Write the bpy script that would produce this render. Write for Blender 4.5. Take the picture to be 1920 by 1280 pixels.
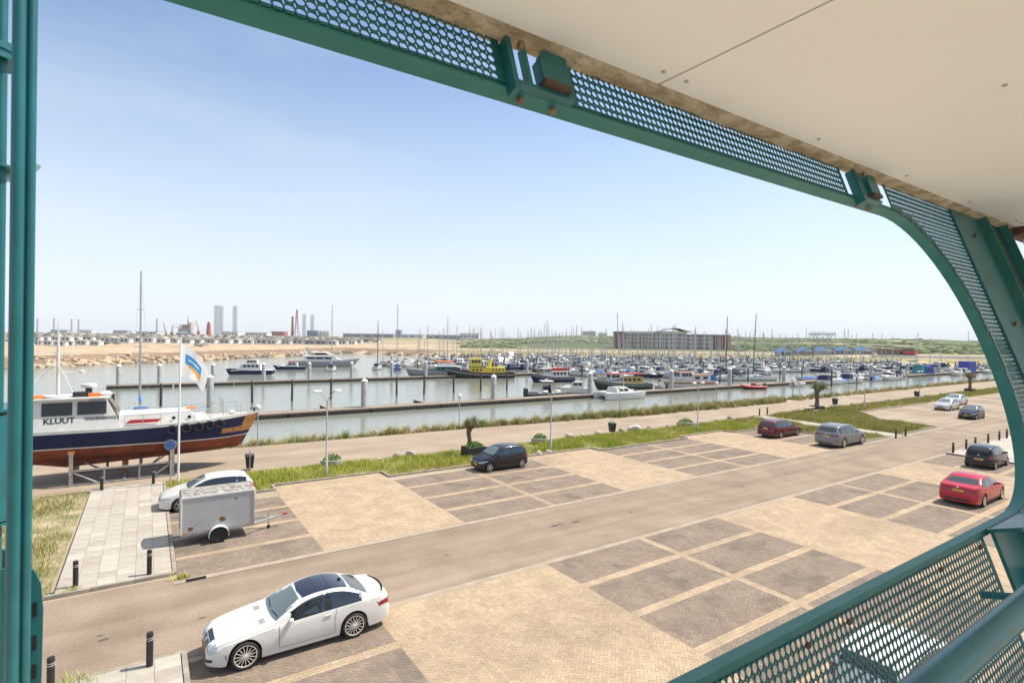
import bpy, bmesh, math, random
import numpy as np
from mathutils import Vector, Matrix
from mathutils.bvhtree import BVHTree
random.seed(7); np.random.seed(7)
R = math.radians
scene = bpy.context.scene
for o in list(bpy.data.objects): bpy.data.objects.remove(o)
COL = scene.collection
PI = math.pi

# ------------------------------------------------------------------ camera
CAM_H = 8.3
TH, PITCH, ROLL = R(56.2), R(0.3), R(0.8)
cd = bpy.data.cameras.new('camera'); cam = bpy.data.objects.new('camera', cd); COL.objects.link(cam)
_fw = Vector((math.cos(TH)*math.cos(PITCH), math.sin(TH)*math.cos(PITCH), -math.sin(PITCH)))
_rt = Vector((math.sin(TH), -math.cos(TH), 0)); _up = _rt.cross(_fw)
_r2 = _rt*math.cos(ROLL) + _up*math.sin(ROLL); _u2 = _up*math.cos(ROLL) - _rt*math.sin(ROLL)
cam.matrix_world = Matrix(((_r2.x, _u2.x, -_fw.x, 0), (_r2.y, _u2.y, -_fw.y, 0), (_r2.z, _u2.z, -_fw.z, CAM_H), (0, 0, 0, 1)))
cd.sensor_width = 36.0; cd.lens = 36.0*1022/1920; cd.clip_start = 0.05; cd.clip_end = 30000
scene.camera = cam

# ------------------------------------------------------------------ sky, sun, exposure
SUN_EL, SUN_AZ = R(56), R(-12)            # azimuth measured from +X towards +Y
world = bpy.data.worlds.new('World'); scene.world = world; world.use_nodes = True
wn = world.node_tree; wn.nodes.clear()
_bg = wn.nodes.new('ShaderNodeBackground'); _out = wn.nodes.new('ShaderNodeOutputWorld')
_sky = wn.nodes.new('ShaderNodeTexSky'); _sky.sky_type = 'NISHITA'; _sky.sun_disc = False
_sky.sun_elevation = SUN_EL; _sky.sun_rotation = R(90) - SUN_AZ
_sky.air_density = 1.0; _sky.dust_density = .7; _sky.ozone_density = 2.2; _sky.altitude = 0
# thin veils of high cloud over the clear sky
_tc = wn.nodes.new('ShaderNodeTexCoord'); _mp = wn.nodes.new('ShaderNodeMapping'); _mp.inputs['Scale'].default_value = (1.2, 1.2, 5.0)
_nz = wn.nodes.new('ShaderNodeTexNoise'); _nz.inputs['Scale'].default_value = 1.7; _nz.inputs['Detail'].default_value = 7; _nz.inputs['Roughness'].default_value = .55
_rp = wn.nodes.new('ShaderNodeValToRGB'); _rp.color_ramp.elements[0].position = .46; _rp.color_ramp.elements[1].position = .85
_rp.color_ramp.elements[1].color = (.26, .26, .26, 1)
_mx = wn.nodes.new('ShaderNodeMix'); _mx.data_type = 'RGBA'; _mx.inputs['B'].default_value = (6.0, 6.3, 6.8, 1)
wn.links.new(_tc.outputs['Generated'], _mp.inputs['Vector']); wn.links.new(_mp.outputs['Vector'], _nz.inputs['Vector'])
wn.links.new(_nz.outputs['Fac'], _rp.inputs['Fac']); wn.links.new(_rp.outputs['Color'], _mx.inputs['Factor'])
# whitish summer haze low over the whole horizon
_sx = wn.nodes.new('ShaderNodeSeparateXYZ'); _ab = wn.nodes.new('ShaderNodeMath'); _ab.operation = 'ABSOLUTE'; _hr = wn.nodes.new('ShaderNodeValToRGB')
_hr.color_ramp.interpolation = 'LINEAR'; _e = _hr.color_ramp.elements.new(.22); _e.color = (.52, .52, .52, 1); _hr.color_ramp.elements[0].color = (.94, .94, .94, 1); _hr.color_ramp.elements[1].position = .50; _hr.color_ramp.elements[1].color = (.0, .0, .0, 1)
_hm = wn.nodes.new('ShaderNodeMix'); _hm.data_type = 'RGBA'; _hm.inputs['B'].default_value = (5.6, 6.0, 6.55, 1)
wn.links.new(_tc.outputs['Generated'], _sx.inputs['Vector']); wn.links.new(_sx.outputs['Z'], _ab.inputs[0]); wn.links.new(_ab.outputs[0], _hr.inputs['Fac'])
wn.links.new(_hr.outputs['Color'], _hm.inputs['Factor']); _st = wn.nodes.new('ShaderNodeMix'); _st.data_type = 'RGBA'; _st.blend_type = 'MULTIPLY'; _st.inputs['Factor'].default_value = 1; _st.inputs['B'].default_value = (.92, 1.02, 1.10, 1); wn.links.new(_sky.outputs['Color'], _st.inputs['A']); wn.links.new(_st.outputs['Result'], _hm.inputs['A']); wn.links.new(_hm.outputs['Result'], _mx.inputs['A'])
wn.links.new(_mx.outputs['Result'], _bg.inputs['Color'])
_bg.inputs['Strength'].default_value = 0.12
wn.links.new(_bg.outputs['Background'], _out.inputs['Surface'])
sd = bpy.data.lights.new('sun', 'SUN'); sd.energy = 4.9; sd.angle = R(0.53); sd.color = (1.0, .92, .79)
sun = bpy.data.objects.new('sun', sd); COL.objects.link(sun); sun.location = (30, -10, 60)
_sv = Vector((math.cos(SUN_EL)*math.cos(SUN_AZ), math.cos(SUN_EL)*math.sin(SUN_AZ), math.sin(SUN_EL)))
sun.rotation_euler = _sv.to_track_quat('Z', 'Y').to_euler()
vs = scene.view_settings; vs.view_transform = 'Standard'; vs.look = 'None'; vs.gamma = 1; vs.use_curve_mapping = False
vs.exposure = 0.48
scene.render.engine = 'CYCLES'

# ------------------------------------------------------------------ helpers: materials
MATS = {}
def pm(name, col, rough=.6, metal=0., var=.12, scale=6., bump=0., bscale=40., spec=.5, coat=0., col2=None, detail=5, attr=None, lo=.35, hi=.65, grain=0., spots=None, streak=0.):
    """procedural principled material: noise between two tones, fine bump; attr = name of a per-piece tone attribute"""
    if name in MATS: return MATS[name]
    m = bpy.data.materials.new(name); m.use_nodes = True; MATS[name] = m
    n = m.node_tree.nodes; l = m.node_tree.links; b = n['Principled BSDF']
    b.inputs['Roughness'].default_value = rough; b.inputs['Metallic'].default_value = metal
    b.inputs['Specular IOR Level'].default_value = spec; b.inputs['Coat Weight'].default_value = coat; b.inputs['Coat Roughness'].default_value = .06
    tc = n.new('ShaderNodeTexCoord')
    if var > 0 or col2:
        nz = n.new('ShaderNodeTexNoise'); nz.inputs['Scale'].default_value = scale; nz.inputs['Detail'].default_value = detail
        l.new(tc.outputs['Object'], nz.inputs['Vector'])
        rp = n.new('ShaderNodeValToRGB'); rp.color_ramp.elements[0].position = lo; rp.color_ramp.elements[1].position = hi
        c2 = col2 or tuple(min(1, c*(1+var)) for c in col); c1 = col if col2 else tuple(c*(1-var) for c in col)
        rp.color_ramp.elements[0].color = (*c1, 1); rp.color_ramp.elements[1].color = (*c2, 1)
        l.new(nz.outputs['Fac'], rp.inputs['Fac']); outc = rp.outputs['Color']
        if attr:
            at = n.new('ShaderNodeAttribute'); at.attribute_name = attr
            mx = n.new('ShaderNodeMix'); mx.data_type = 'RGBA'; mx.blend_type = 'MULTIPLY'; mx.inputs['Factor'].default_value = 1
            l.new(outc, mx.inputs['A']); l.new(at.outputs['Color'], mx.inputs['B']); outc = mx.outputs['Result']
        if grain:
            gn = n.new('ShaderNodeTexNoise'); gn.inputs['Scale'].default_value = bscale*.8; gn.inputs['Detail'].default_value = 3; l.new(tc.outputs['Object'], gn.inputs['Vector'])
            gr = n.new('ShaderNodeMapRange'); gr.inputs['From Min'].default_value = .3; gr.inputs['From Max'].default_value = .7; gr.inputs['To Min'].default_value = 1-grain; gr.inputs['To Max'].default_value = 1+grain; l.new(gn.outputs['Fac'], gr.inputs['Value'])
            gm = n.new('ShaderNodeMix'); gm.data_type = 'RGBA'; gm.blend_type = 'MULTIPLY'; gm.inputs['Factor'].default_value = 1; l.new(outc, gm.inputs['A']); l.new(gr.outputs['Result'], gm.inputs['B']); outc = gm.outputs['Result']
        if streak:
            mg = n.new('ShaderNodeMapping'); mg.inputs['Scale'].default_value = (.05, 1.3, 1); l.new(tc.outputs['Object'], mg.inputs['Vector']); kn = n.new('ShaderNodeTexNoise'); kn.inputs['Scale'].default_value = 1.0; kn.inputs['Detail'].default_value = 4; l.new(mg.outputs['Vector'], kn.inputs['Vector'])
            kr_ = n.new('ShaderNodeMapRange'); kr_.inputs['From Min'].default_value = .3; kr_.inputs['From Max'].default_value = .7; kr_.inputs['To Min'].default_value = 1-streak; kr_.inputs['To Max'].default_value = 1+streak; l.new(kn.outputs['Fac'], kr_.inputs['Value'])
            km = n.new('ShaderNodeMix'); km.data_type = 'RGBA'; km.blend_type = 'MULTIPLY'; km.inputs['Factor'].default_value = 1; l.new(outc, km.inputs['A']); l.new(kr_.outputs['Result'], km.inputs['B']); outc = km.outputs['Result']
        if spots:
            sc, th, scol = spots; sn = n.new('ShaderNodeTexNoise'); sn.inputs['Scale'].default_value = sc; sn.inputs['Detail'].default_value = 6; sn.inputs['Roughness'].default_value = .65; l.new(tc.outputs['Object'], sn.inputs['Vector'])
            sr = n.new('ShaderNodeMapRange'); sr.inputs['From Min'].default_value = th; sr.inputs['From Max'].default_value = th+.06; l.new(sn.outputs['Fac'], sr.inputs['Value'])
            sm = n.new('ShaderNodeMix'); sm.data_type = 'RGBA'; sm.inputs['B'].default_value = (*scol, 1); l.new(sr.outputs['Result'], sm.inputs['Factor']); l.new(outc, sm.inputs['A']); outc = sm.outputs['Result']
        l.new(outc, b.inputs['Base Color'])
    elif attr:
        at = n.new('ShaderNodeAttribute'); at.attribute_name = attr; l.new(at.outputs['Color'], b.inputs['Base Color'])
    else: b.inputs['Base Color'].default_value = (*col, 1)
    if bump > 0:
        n2 = n.new('ShaderNodeTexNoise'); n2.inputs['Scale'].default_value = bscale; n2.inputs['Detail'].default_value = 4
        l.new(tc.outputs['Object'], n2.inputs['Vector'])
        bp = n.new('ShaderNodeBump'); bp.inputs['Strength'].default_value = bump; bp.inputs['Distance'].default_value = .02
        l.new(n2.outputs['Fac'], bp.inputs['Height']); l.new(bp.outputs['Normal'], b.inputs['Normal'])
    return m
def glass(name, col, rough=.04):
    """dark vehicle or cabin glazing seen from outside"""
    return pm(name, col, rough, 0, 0, spec=.9, coat=.6)

# ------------------------------------------------------------------ helpers: geometry
class MB:
    def __init__(s): s.v = []; s.f = []; s.m = []
    def add(s, vs, fs, mi=0):
        o = len(s.v); s.v += [tuple(v) for v in vs]; s.f += [tuple(i+o for i in f) for f in fs]; s.m += [mi]*len(fs); return s
    def box(s, c, d, rz=0, mi=0, rx=0, ry=0):
        x, y, z = d[0]/2, d[1]/2, d[2]/2
        M = Matrix.Translation(c) @ Matrix.Rotation(rz, 4, 'Z') @ Matrix.Rotation(ry, 4, 'Y') @ Matrix.Rotation(rx, 4, 'X')
        vs = [M @ Vector(p) for p in ((-x,-y,-z),(x,-y,-z),(x,y,-z),(-x,y,-z),(-x,-y,z),(x,-y,z),(x,y,z),(-x,y,z))]
        return s.add(vs, [(0,3,2,1),(4,5,6,7),(0,1,5,4),(1,2,6,5),(2,3,7,6),(3,0,4,7)], mi)
    def b2(s, a, b, mi=0):
        return s.box([(a[i]+b[i])/2 for i in range(3)], [abs(b[i]-a[i]) for i in range(3)], mi=mi)
    def tube(s, pts, r, n=10, mi=0, cap=True):
        pts = [Vector(p) for p in pts]; rs = r if isinstance(r, (list, tuple)) else [r]*len(pts)
        rings = []; ref = None
        for i, p in enumerate(pts):
            d = (pts[min(i+1, len(pts)-1)] - pts[max(i-1, 0)])
            d = d.normalized() if d.length > 1e-9 else Vector((0,0,1))
            if ref is None: ref = Vector((1,0,0)) if abs(d.x) < .9 else Vector((0,1,0))
            a = d.cross(ref).normalized(); b = d.cross(a).normalized(); ref = -(a.cross(d)) if False else ref
            rings.append([p + (a*math.cos(2*PI*k/n) + b*math.sin(2*PI*k/n))*rs[i] for k in range(n)])
        vs = [q for rg in rings for q in rg]; fs = []
        for i in range(len(pts)-1):
            for k in range(n):
                k2 = (k+1) % n; fs.append((i*n+k, (i+1)*n+k, (i+1)*n+k2, i*n+k2))
        if cap: fs += [tuple(range(n)), tuple(range((len(pts)-1)*n+n-1, (len(pts)-1)*n-1, -1))]
        return s.add(vs, fs, mi)
    def lathe(s, prof, c=(0,0,0), n=20, axis='Z', mi=0):
        vs = []; fs = []
        for r, z in prof:
            for k in range(n):
                a = 2*PI*k/n; p = (r*math.cos(a), r*math.sin(a), z)
                if axis == 'Y': p = (p[0], p[2], p[1])
                if axis == 'X': p = (p[2], p[0], p[1])
                vs.append((p[0]+c[0], p[1]+c[1], p[2]+c[2]))
        for i in range(len(prof)-1):
            for k in range(n):
                k2 = (k+1) % n; fs.append((i*n+k, i*n+k2, (i+1)*n+k2, (i+1)*n+k))
        ring_ = math.dist(prof[0], prof[-1]) < 1e-9
        if prof[0][0] > 1e-6 and not ring_: fs.append(tuple(range(n-1, -1, -1)))
        if prof[-1][0] > 1e-6 and not ring_: fs.append(tuple((len(prof)-1)*n+k for k in range(n)))
        return s.add(vs, fs, mi)
    def prism(s, poly, z0, z1, mi=0, axis='Z'):
        n = len(poly)
        def P(a, b, h): return {'Z': (a, b, h), 'Y': (a, h, b), 'X': (h, a, b)}[axis]
        vs = [P(a, b, z0) for a, b in poly] + [P(a, b, z1) for a, b in poly]
        fs = [tuple(range(n-1, -1, -1)), tuple(range(n, 2*n))] + [(i, (i+1) % n, n+(i+1) % n, n+i) for i in range(n)]
        return s.add(vs, fs, mi)
    def loft(s, secs, closed=True, cap=True, mi=0):
        n = len(secs[0]); vs = [p for q in secs for p in q]; fs = []
        for i in range(len(secs)-1):
            for k in range(n if closed else n-1):
                k2 = (k+1) % n; fs.append((i*n+k, i*n+k2, (i+1)*n+k2, (i+1)*n+k))
        if cap and closed: fs += [tuple(range(n-1, -1, -1)), tuple((len(secs)-1)*n+k for k in range(n))]
        return s.add(vs, fs, mi)
    def mesh(s, name, mats, smooth=None):
        me = bpy.data.meshes.new(name); me.from_pydata(s.v, [], s.f)
        for m in (mats if isinstance(mats, (list, tuple)) else [mats]): me.materials.append(m)
        if any(s.m): me.polygons.foreach_set('material_index', s.m)
        bm = bmesh.new(); bm.from_mesh(me); bmesh.ops.recalc_face_normals(bm, faces=bm.faces)
        if smooth:
            for f in bm.faces: f.smooth = True
            for e in bm.edges:
                if len(e.link_faces) == 2 and e.calc_face_angle(0) > smooth: e.smooth = False
        bm.to_mesh(me); bm.free(); me.update()
        return me
    def build(s, name, mats, parent=None, smooth=None, label=None):
        return link(name, s.mesh(name, mats, smooth), parent, label)
def link(name, me, parent=None, label=None):
    o = bpy.data.objects.new(name, me); COL.objects.link(o)
    if parent: o.parent = parent
    if label: o['label'] = label
    return o
def empty(name, loc=(0,0,0), rz=0, label=None, cat=None, group=None):
    o = bpy.data.objects.new(name, None); COL.objects.link(o); o.empty_display_size = .2
    o.location = loc; o.rotation_euler = (0, 0, rz); tag(o, label, cat, group); return o
def tag(o, label=None, cat=None, group=None, kind=None):
    if label: o['label'] = label
    if cat: o['category'] = cat
    if group: o['group'] = group
    if kind: o['kind'] = kind
    return o
def copy_tree(o, parent=None, loc=None, rz=None, label=None, group=None, scale=None):
    c = o.copy(); COL.objects.link(c); c.parent = parent
    if loc is not None: c.location = loc
    if rz is not None: c.rotation_euler = (0, 0, rz)
    if scale is not None: c.scale = (scale,)*3 if isinstance(scale, (int, float)) else scale
    if label: c['label'] = label
    if group: c['group'] = group
    for ch in list(o.children): copy_tree(ch, c)
    return c
def lerp(a, b, t): return a+(b-a)*t
def interp(pts, x):
    """smooth (pchip-like) interpolation through (x, y) points"""
    xs = [p[0] for p in pts]; ys = [p[1] for p in pts]
    if x <= xs[0]: return ys[0]
    if x >= xs[-1]: return ys[-1]
    for i in range(len(xs)-1):
        if x <= xs[i+1]: return lerp(ys[i], ys[i+1], (x-xs[i])/(xs[i+1]-xs[i]))
def smooth_pts(pts, it=2):
    for _ in range(it):
        q = [pts[0]]
        for a, b in zip(pts, pts[1:]):
            q += [(a[0]*.75+b[0]*.25, a[1]*.75+b[1]*.25), (a[0]*.25+b[0]*.75, a[1]*.25+b[1]*.75)]
        pts = q + [pts[-1]]
    return pts
def np_mesh(name, V, Fq, mat, attr=None):
    """V (n,3) array, Fq (m,k) index array, attr: per-face rgb array"""
    me = bpy.data.meshes.new(name); k = Fq.shape[1]
    me.vertices.add(len(V)); me.vertices.foreach_set('co', np.ascontiguousarray(V, dtype=np.float32).ravel())
    me.loops.add(Fq.size); me.loops.foreach_set('vertex_index', np.ascontiguousarray(Fq, dtype=np.int32).ravel())
    me.polygons.add(len(Fq)); me.polygons.foreach_set('loop_start', np.arange(0, Fq.size, k, dtype=np.int32))
    me.update(calc_edges=True); me.materials.append(mat)
    if attr is not None:
        ca = me.color_attributes.new('tone', 'FLOAT_COLOR', 'CORNER')
        c = np.ones((len(Fq), k, 4), dtype=np.float32); c[:, :, :3] = attr[:, None, :]; ca.data.foreach_set('color', c.ravel())
    return me
# ------------------------------------------------------------------ terrain, water
WATER_Z = -1.6
def at_depth(px, d, z=0):
    """a world point d metres ahead of the viewpoint in the compass direction a = px"""
    a = (px-960)/1022; p = Vector((math.cos(TH), math.sin(TH), 0))*d + Vector((math.sin(TH), -math.cos(TH), 0))*a*d
    return Vector((p.x, p.y, z))
BASIN = [(-400, 51), (330, 51.5)] + [tuple(at_depth(p, d)[:2]) for p, d in ((1900, 245), (1760, 247), (1600, 252), (1400, 285), (1200, 279), (1000, 275), (800, 290), (650, 318), (560, 262), (480, 240), (400, 210), (300, 188), (200, 172), (75, 152), (-150, 130))] + [(-400, 190)]
INLET = [tuple(at_depth(p, d)[:2]) for p, d in ((-600, 235), (40, 236), (130, 246), (205, 262), (150, 285), (60, 310), (-600, 420))]
def sdist(P, poly):
    """signed distance (negative inside) of points to a polygon"""
    P = np.asarray(P, float); n = len(poly); best = np.full(len(P), 1e18); ins = np.zeros(len(P), bool)
    for i in range(n):
        a = np.array(poly[i]); b = np.array(poly[(i+1) % n]); ab = b-a; ap = P-a
        t = np.clip((ap@ab)/(ab@ab), 0, 1); d = ap-t[:, None]*ab; best = np.minimum(best, (d*d).sum(1))
        c = ((a[1] > P[:, 1]) != (b[1] > P[:, 1])); xx = (b[0]-a[0])*(P[:, 1]-a[1])/(b[1]-a[1]+1e-12)+a[0]
        ins ^= c & (P[:, 0] < xx)
    return np.sqrt(best)*np.where(ins, -1, 1)
def vnoise(x, y, s, seed=0):
    """smooth value noise for terrain"""
    x = x/s; y = y/s; xi = np.floor(x).astype(int); yi = np.floor(y).astype(int); fx = x-xi; fy = y-yi
    def h(a, b): 
        q = np.sin(a*127.1+b*311.7+seed*74.7)*43758.5453; return q-np.floor(q)
    fx = fx*fx*(3-2*fx); fy = fy*fy*(3-2*fy)
    return (h(xi, yi)*(1-fx)+h(xi+1, yi)*fx)*(1-fy)+(h(xi, yi+1)*(1-fx)+h(xi+1, yi+1)*fx)*fy
def terrain(P):
    x, y = P[:, 0], P[:, 1]
    d = sdist(P, BASIN); di = sdist(P, INLET)
    near = y < 60
    zn = np.clip(d*.22-1.75, -4, 0)                                       # grassy bank of the near side
    fwd = x*math.cos(TH)+y*math.sin(TH); lat = x*math.sin(TH)-y*math.cos(TH); a = lat/np.maximum(fwd, 1)
    zf = np.clip(d*.34-1.7, -4, 1.2) + np.clip((d-14)*.03, 0, 1.0)
    dune = np.clip((fwd-330)/380, 0, 1)*np.clip((a+.12)/.25, 0, 1)
    zf = zf + dune*(4.5+vnoise(x, y, 160)*7+vnoise(x, y, 47, 3)*3.0) + np.clip((fwd-700)/600, 0, 1)*np.clip((a+.1)/.3, 0, 1)*6
    left = np.clip((-.08-a)/.1, 0, 1)
    zf = zf + left*np.clip((fwd-360)/700, 0, 1)*(2.5+vnoise(x, y, 60, 5)*2.2) + left*vnoise(x, y, 22, 9)*np.clip((fwd-330)/60, 0, .5)
    zf = np.where(di < 40, np.minimum(zf, np.clip(di*.06-1.75, -3, 9)), zf)
    bl = np.clip((y-58)/10, 0, 1)
    return zn*(1-bl)+zf*bl, d, di, a, fwd
def grow(a, step, f, end):
    out = []; s = step
    while abs(a) < abs(end): a += s; s *= f; out.append(a)
    return out
xs = sorted(set([round(v, 2) for v in list(np.arange(-180, 640, 6.5)) + grow(640, 8, 1.14, 9000) + grow(-180, -8, 1.2, -4000)]))
ys = sorted(set([round(v, 2) for v in list(np.arange(40, 60, .6)) + list(np.arange(60, 640, 6.5)) + grow(640, 8, 1.14, 9000) + grow(40, -6, 1.3, -400)]))
GX, GY = np.meshgrid(xs, ys); P = np.stack([GX.ravel(), GY.ravel()], 1)
Z, D_, DI, A_, FW_ = terrain(P); nx = len(xs); ny = len(ys)
idx = np.arange(nx*ny).reshape(ny, nx)
Fq = np.stack([idx[:-1, :-1], idx[:-1, 1:], idx[1:, 1:], idx[1:, :-1]], -1).reshape(-1, 4)
C = P[Fq].mean(1); zc, dc, dic, ac, fc = terrain(C)
sand = np.array([.48, .37, .25]); green = np.array([.13, .17, .065]); dry = np.array([.30, .26, .13]); mud = np.array([.10, .09, .07]); soil = np.array([.40, .33, .24]); dike = np.array([.27, .19, .13])
tone = np.tile(sand, (len(C), 1)); nz = vnoise(C[:, 0], C[:, 1], 35, 2)*.6+vnoise(C[:, 0], C[:, 1], 11, 4)*.4
def blend(t, col, w): return t*(1-w[:, None])+col*w[:, None]
gz = np.clip((fc-300)/60, 0, 1)*np.clip((ac+.16)/.12, 0, 1)*np.clip((nz-.22)*6, 0, 1)
tone = blend(tone, green*.9, gz)
tone = blend(tone, dry, np.clip((ac+.2)/.1, 0, 1)*(dc > 4)*(dc < 26)*np.clip((nz-.2)*5, .25, 1)*(C[:, 1] > 60))
tone = blend(tone, green*.8+dry*.2, np.clip((fc-380)/100, 0, 1)*np.clip((-.1-ac)/.1, 0, 1)*np.clip((nz-.45)*7, 0, .8))
tone = blend(tone, dike, (np.abs(dc-9) < 6)*(ac < -.12)*1.0)
tone = blend(tone, soil, (C[:, 1] < 44)*1.0); tone = blend(tone, dry*.9, ((C[:, 1] >= 43) & (C[:, 1] < 56))*1.0); tone = blend(tone, mud, (zc < -1.5)*1.0)
GROUND_M = pm('terrain sand and dune grass', (.85,)*3, .95, 0, .16, .12, .5, 3., attr='tone', spec=.2)
me = np_mesh('ground', np.column_stack([P, Z]), Fq, GROUND_M, tone)
me.polygons.foreach_set('use_smooth', [True]*len(me.polygons))
ground = tag(link('ground', me), kind='structure')
# water of the harbour basin and the beach inlet
wm = bpy.data.materials.new('harbour water'); wm.use_nodes = True; n = wm.node_tree.nodes; l = wm.node_tree.links; b = n['Principled BSDF']
b.inputs['Base Color'].default_value = (.215, .225, .185, 1); b.inputs['Roughness'].default_value = .11; b.inputs['IOR'].default_value = 1.33; b.inputs['Specular IOR Level'].default_value = .5
tc = n.new('ShaderNodeTexCoord'); w1 = n.new('ShaderNodeTexNoise'); w1.inputs['Scale'].default_value = 1.6; w1.inputs['Detail'].default_value = 5; w1.inputs['Roughness'].default_value = .6
mpg = n.new('ShaderNodeMapping'); mpg.inputs['Scale'].default_value = (.55, 1.0, 1); mpg.inputs['Rotation'].default_value = (0, 0, .5)
l.new(tc.outputs['Object'], mpg.inputs['Vector']); l.new(mpg.outputs['Vector'], w1.inputs['Vector'])
bp = n.new('ShaderNodeBump'); bp.inputs['Strength'].default_value = .32; bp.inputs['Distance'].default_value = .12; l.new(w1.outputs['Fac'], bp.inputs['Height']); l.new(bp.outputs['Normal'], b.inputs['Normal'])
mb = MB(); mb.add([(-5000, 46, WATER_Z), (9000, 46, WATER_Z), (9000, 9000, WATER_Z), (-5000, 9000, WATER_Z)], [(0, 1, 2, 3)])
water = tag(mb.build('water', wm), kind='structure')

# ------------------------------------------------------------------ roads and pavings
ASPH = pm('dusty asphalt', (.22, .168, .124), .9, 0, .10, .45, .4, 60, col2=(.285, .222, .166), spec=.25, streak=.13, grain=.26, spots=(.9, .70, (.175, .136, .102)))
ASPH2 = pm('sandy promenade asphalt', (.275, .215, .16), .92, 0, .1, .25, .3, 40, col2=(.34, .27, .203), spec=.2, streak=.12, grain=.2, spots=(.5, .68, (.24, .19, .145)))
JOINT = pm('sand in paving joints', (.27, .205, .145), .95, 0, .15, 4)
JOINTD = pm('grey sand in bay joints', (.16, .127, .10), .95, 0, .15, 4)
KERB = pm('weathered kerb concrete', (.30, .26, .21), .9, 0, .2, 3, .3, 30)
STRIPC = pm('pale concrete gutter strip', (.33, .265, .20), .9, 0, .12, 1.5, .3, 40)
def sheet(name, poly, z, mat, parent=None, h=None):
    mb = MB()
    if h: mb.prism(poly, z-h, z)
    else: mb.add([(x, y, z) for x, y in poly], [tuple(range(len(poly)))])
    o = mb.build(name, mat, parent)
    if not parent: tag(o, kind='structure')
    return o
road = sheet('road', [(-40, 16.3), (.8, 16.3), (.8, 16.14), (230, 16.14), (230, 21.1), (.8, 21.1), (.8, 21.75), (-40, 21.95)], .010, ASPH)
sheet('gutter_strip', [(.8, 21.12), (66, 21.12), (66, 21.42), (.8, 21.42)], .016, STRIPC, road); sheet('gutter_strip', [(5.8, 15.86), (50.4, 15.86), (50.4, 16.12), (5.8, 16.12)], .016, STRIPC, road)
# oil stains and patches on the road
OIL = pm('oil stain', (.07, .06, .055), .7, 0, .1)
rng = random.Random(3)
for sx, sy in ((5.5, 18.9), (5.9, 18.75), (9.6, 18.6), (15.1, 19.0), (15.5, 19.05), (16.3, 18.9), (19.5, 18.6), (24.4, 18.4), (24.8, 18.3), (28.5, 18.6), (33.5, 18.8), (37.2, 18.3), (1.4, 18.2), (-1.0, 18.6), (-.9, 18.3)):
    mb = MB(); n = 9; r0 = rng.uniform(.06, .16)
    mb.add([(sx+math.cos(k*2*PI/n)*r0*rng.uniform(.6, 1.9), sy+math.sin(k*2*PI/n)*r0*rng.uniform(.4, .8), .0135) for k in range(n)], [tuple(range(n))]); mb.build('oil_stain', OIL, road)
PATCH = pm('asphalt repair', (.23, .18, .14), .9, 0, .1, .8, .3, 60)
for q in (((35.2, 17.2), (35.3, 20.9)), ((23.2, 17.2), (23.25, 20.9)), ((-3.4, 16.6), (-3.32, 21.7)), ((44, 18.5), (51, 18.7))):
    sheet('asphalt_patch', [q[0], (q[1][0], q[0][1]), q[1], (q[0][0], q[1][1])], .0145, PATCH, road)
prom = sheet('promenade', [(-60, 36.2), (5, 36.3), (20, 35.6), (60, 35.3), (330, 36), (330, 43), (160, 43), (66, 41.2), (44, 41.6), (29, 43.4), (6, 44.4), (-60, 44.6)], .012, ASPH2)
lot2 = sheet('second_car_park', [(66, 21.42), (230, 21.42), (230, 31.2), (92, 31.2), (72, 31.2), (66, 26.5)], .008, ASPH2)
for k in range(7):
    for j in range(4):
        x0 = 76+k*9.0+(k//2)*5
        sheet('parking_bay', [(x0, 21.9+j*2.3), (x0+5, 21.9+j*2.3), (x0+5, 23.9+j*2.3), (x0, 23.9+j*2.3)], .013, ASPH, lot2)

# herringbone brick paving, every brick a block with open joints
BEIGE = np.array([.43, .325, .222]); DARK = np.array([.25, .196, .154])
YN = [16.13-2.296*k for k in range(6)]; YF = [21.16+2.296*k for k in range(5)]
GN = [(.9, 5.72, None), (12.32, 22.33, 17.32), (28.94, 38.95, 33.94), (45.5, 50.4, None)]
GF = [(.9, 5.75, None), (11.96, 21.97, 16.96), (28.22, 38.22, 33.22), (44.5, 50.2, None)]
def clip_rect(poly, x0, x1, y0, y1):
    """Sutherland-Hodgman clip of a small polygon to a rectangle"""
    for ax, lim, sgn in ((0, x0, 1), (0, x1, -1), (1, y0, 1), (1, y1, -1)):
        out = []
        for a, b in zip(poly, poly[1:]+poly[:1]):
            da = (a[ax]-lim)*sgn; db = (b[ax]-lim)*sgn
            if da >= 0: out.append(a)
            if (da >= 0) != (db >= 0): t_ = da/(da-db); out.append((a[0]+(b[0]-a[0])*t_, a[1]+(b[1]-a[1])*t_))
        poly = out
        if len(poly) < 3: return []
    return poly
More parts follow.
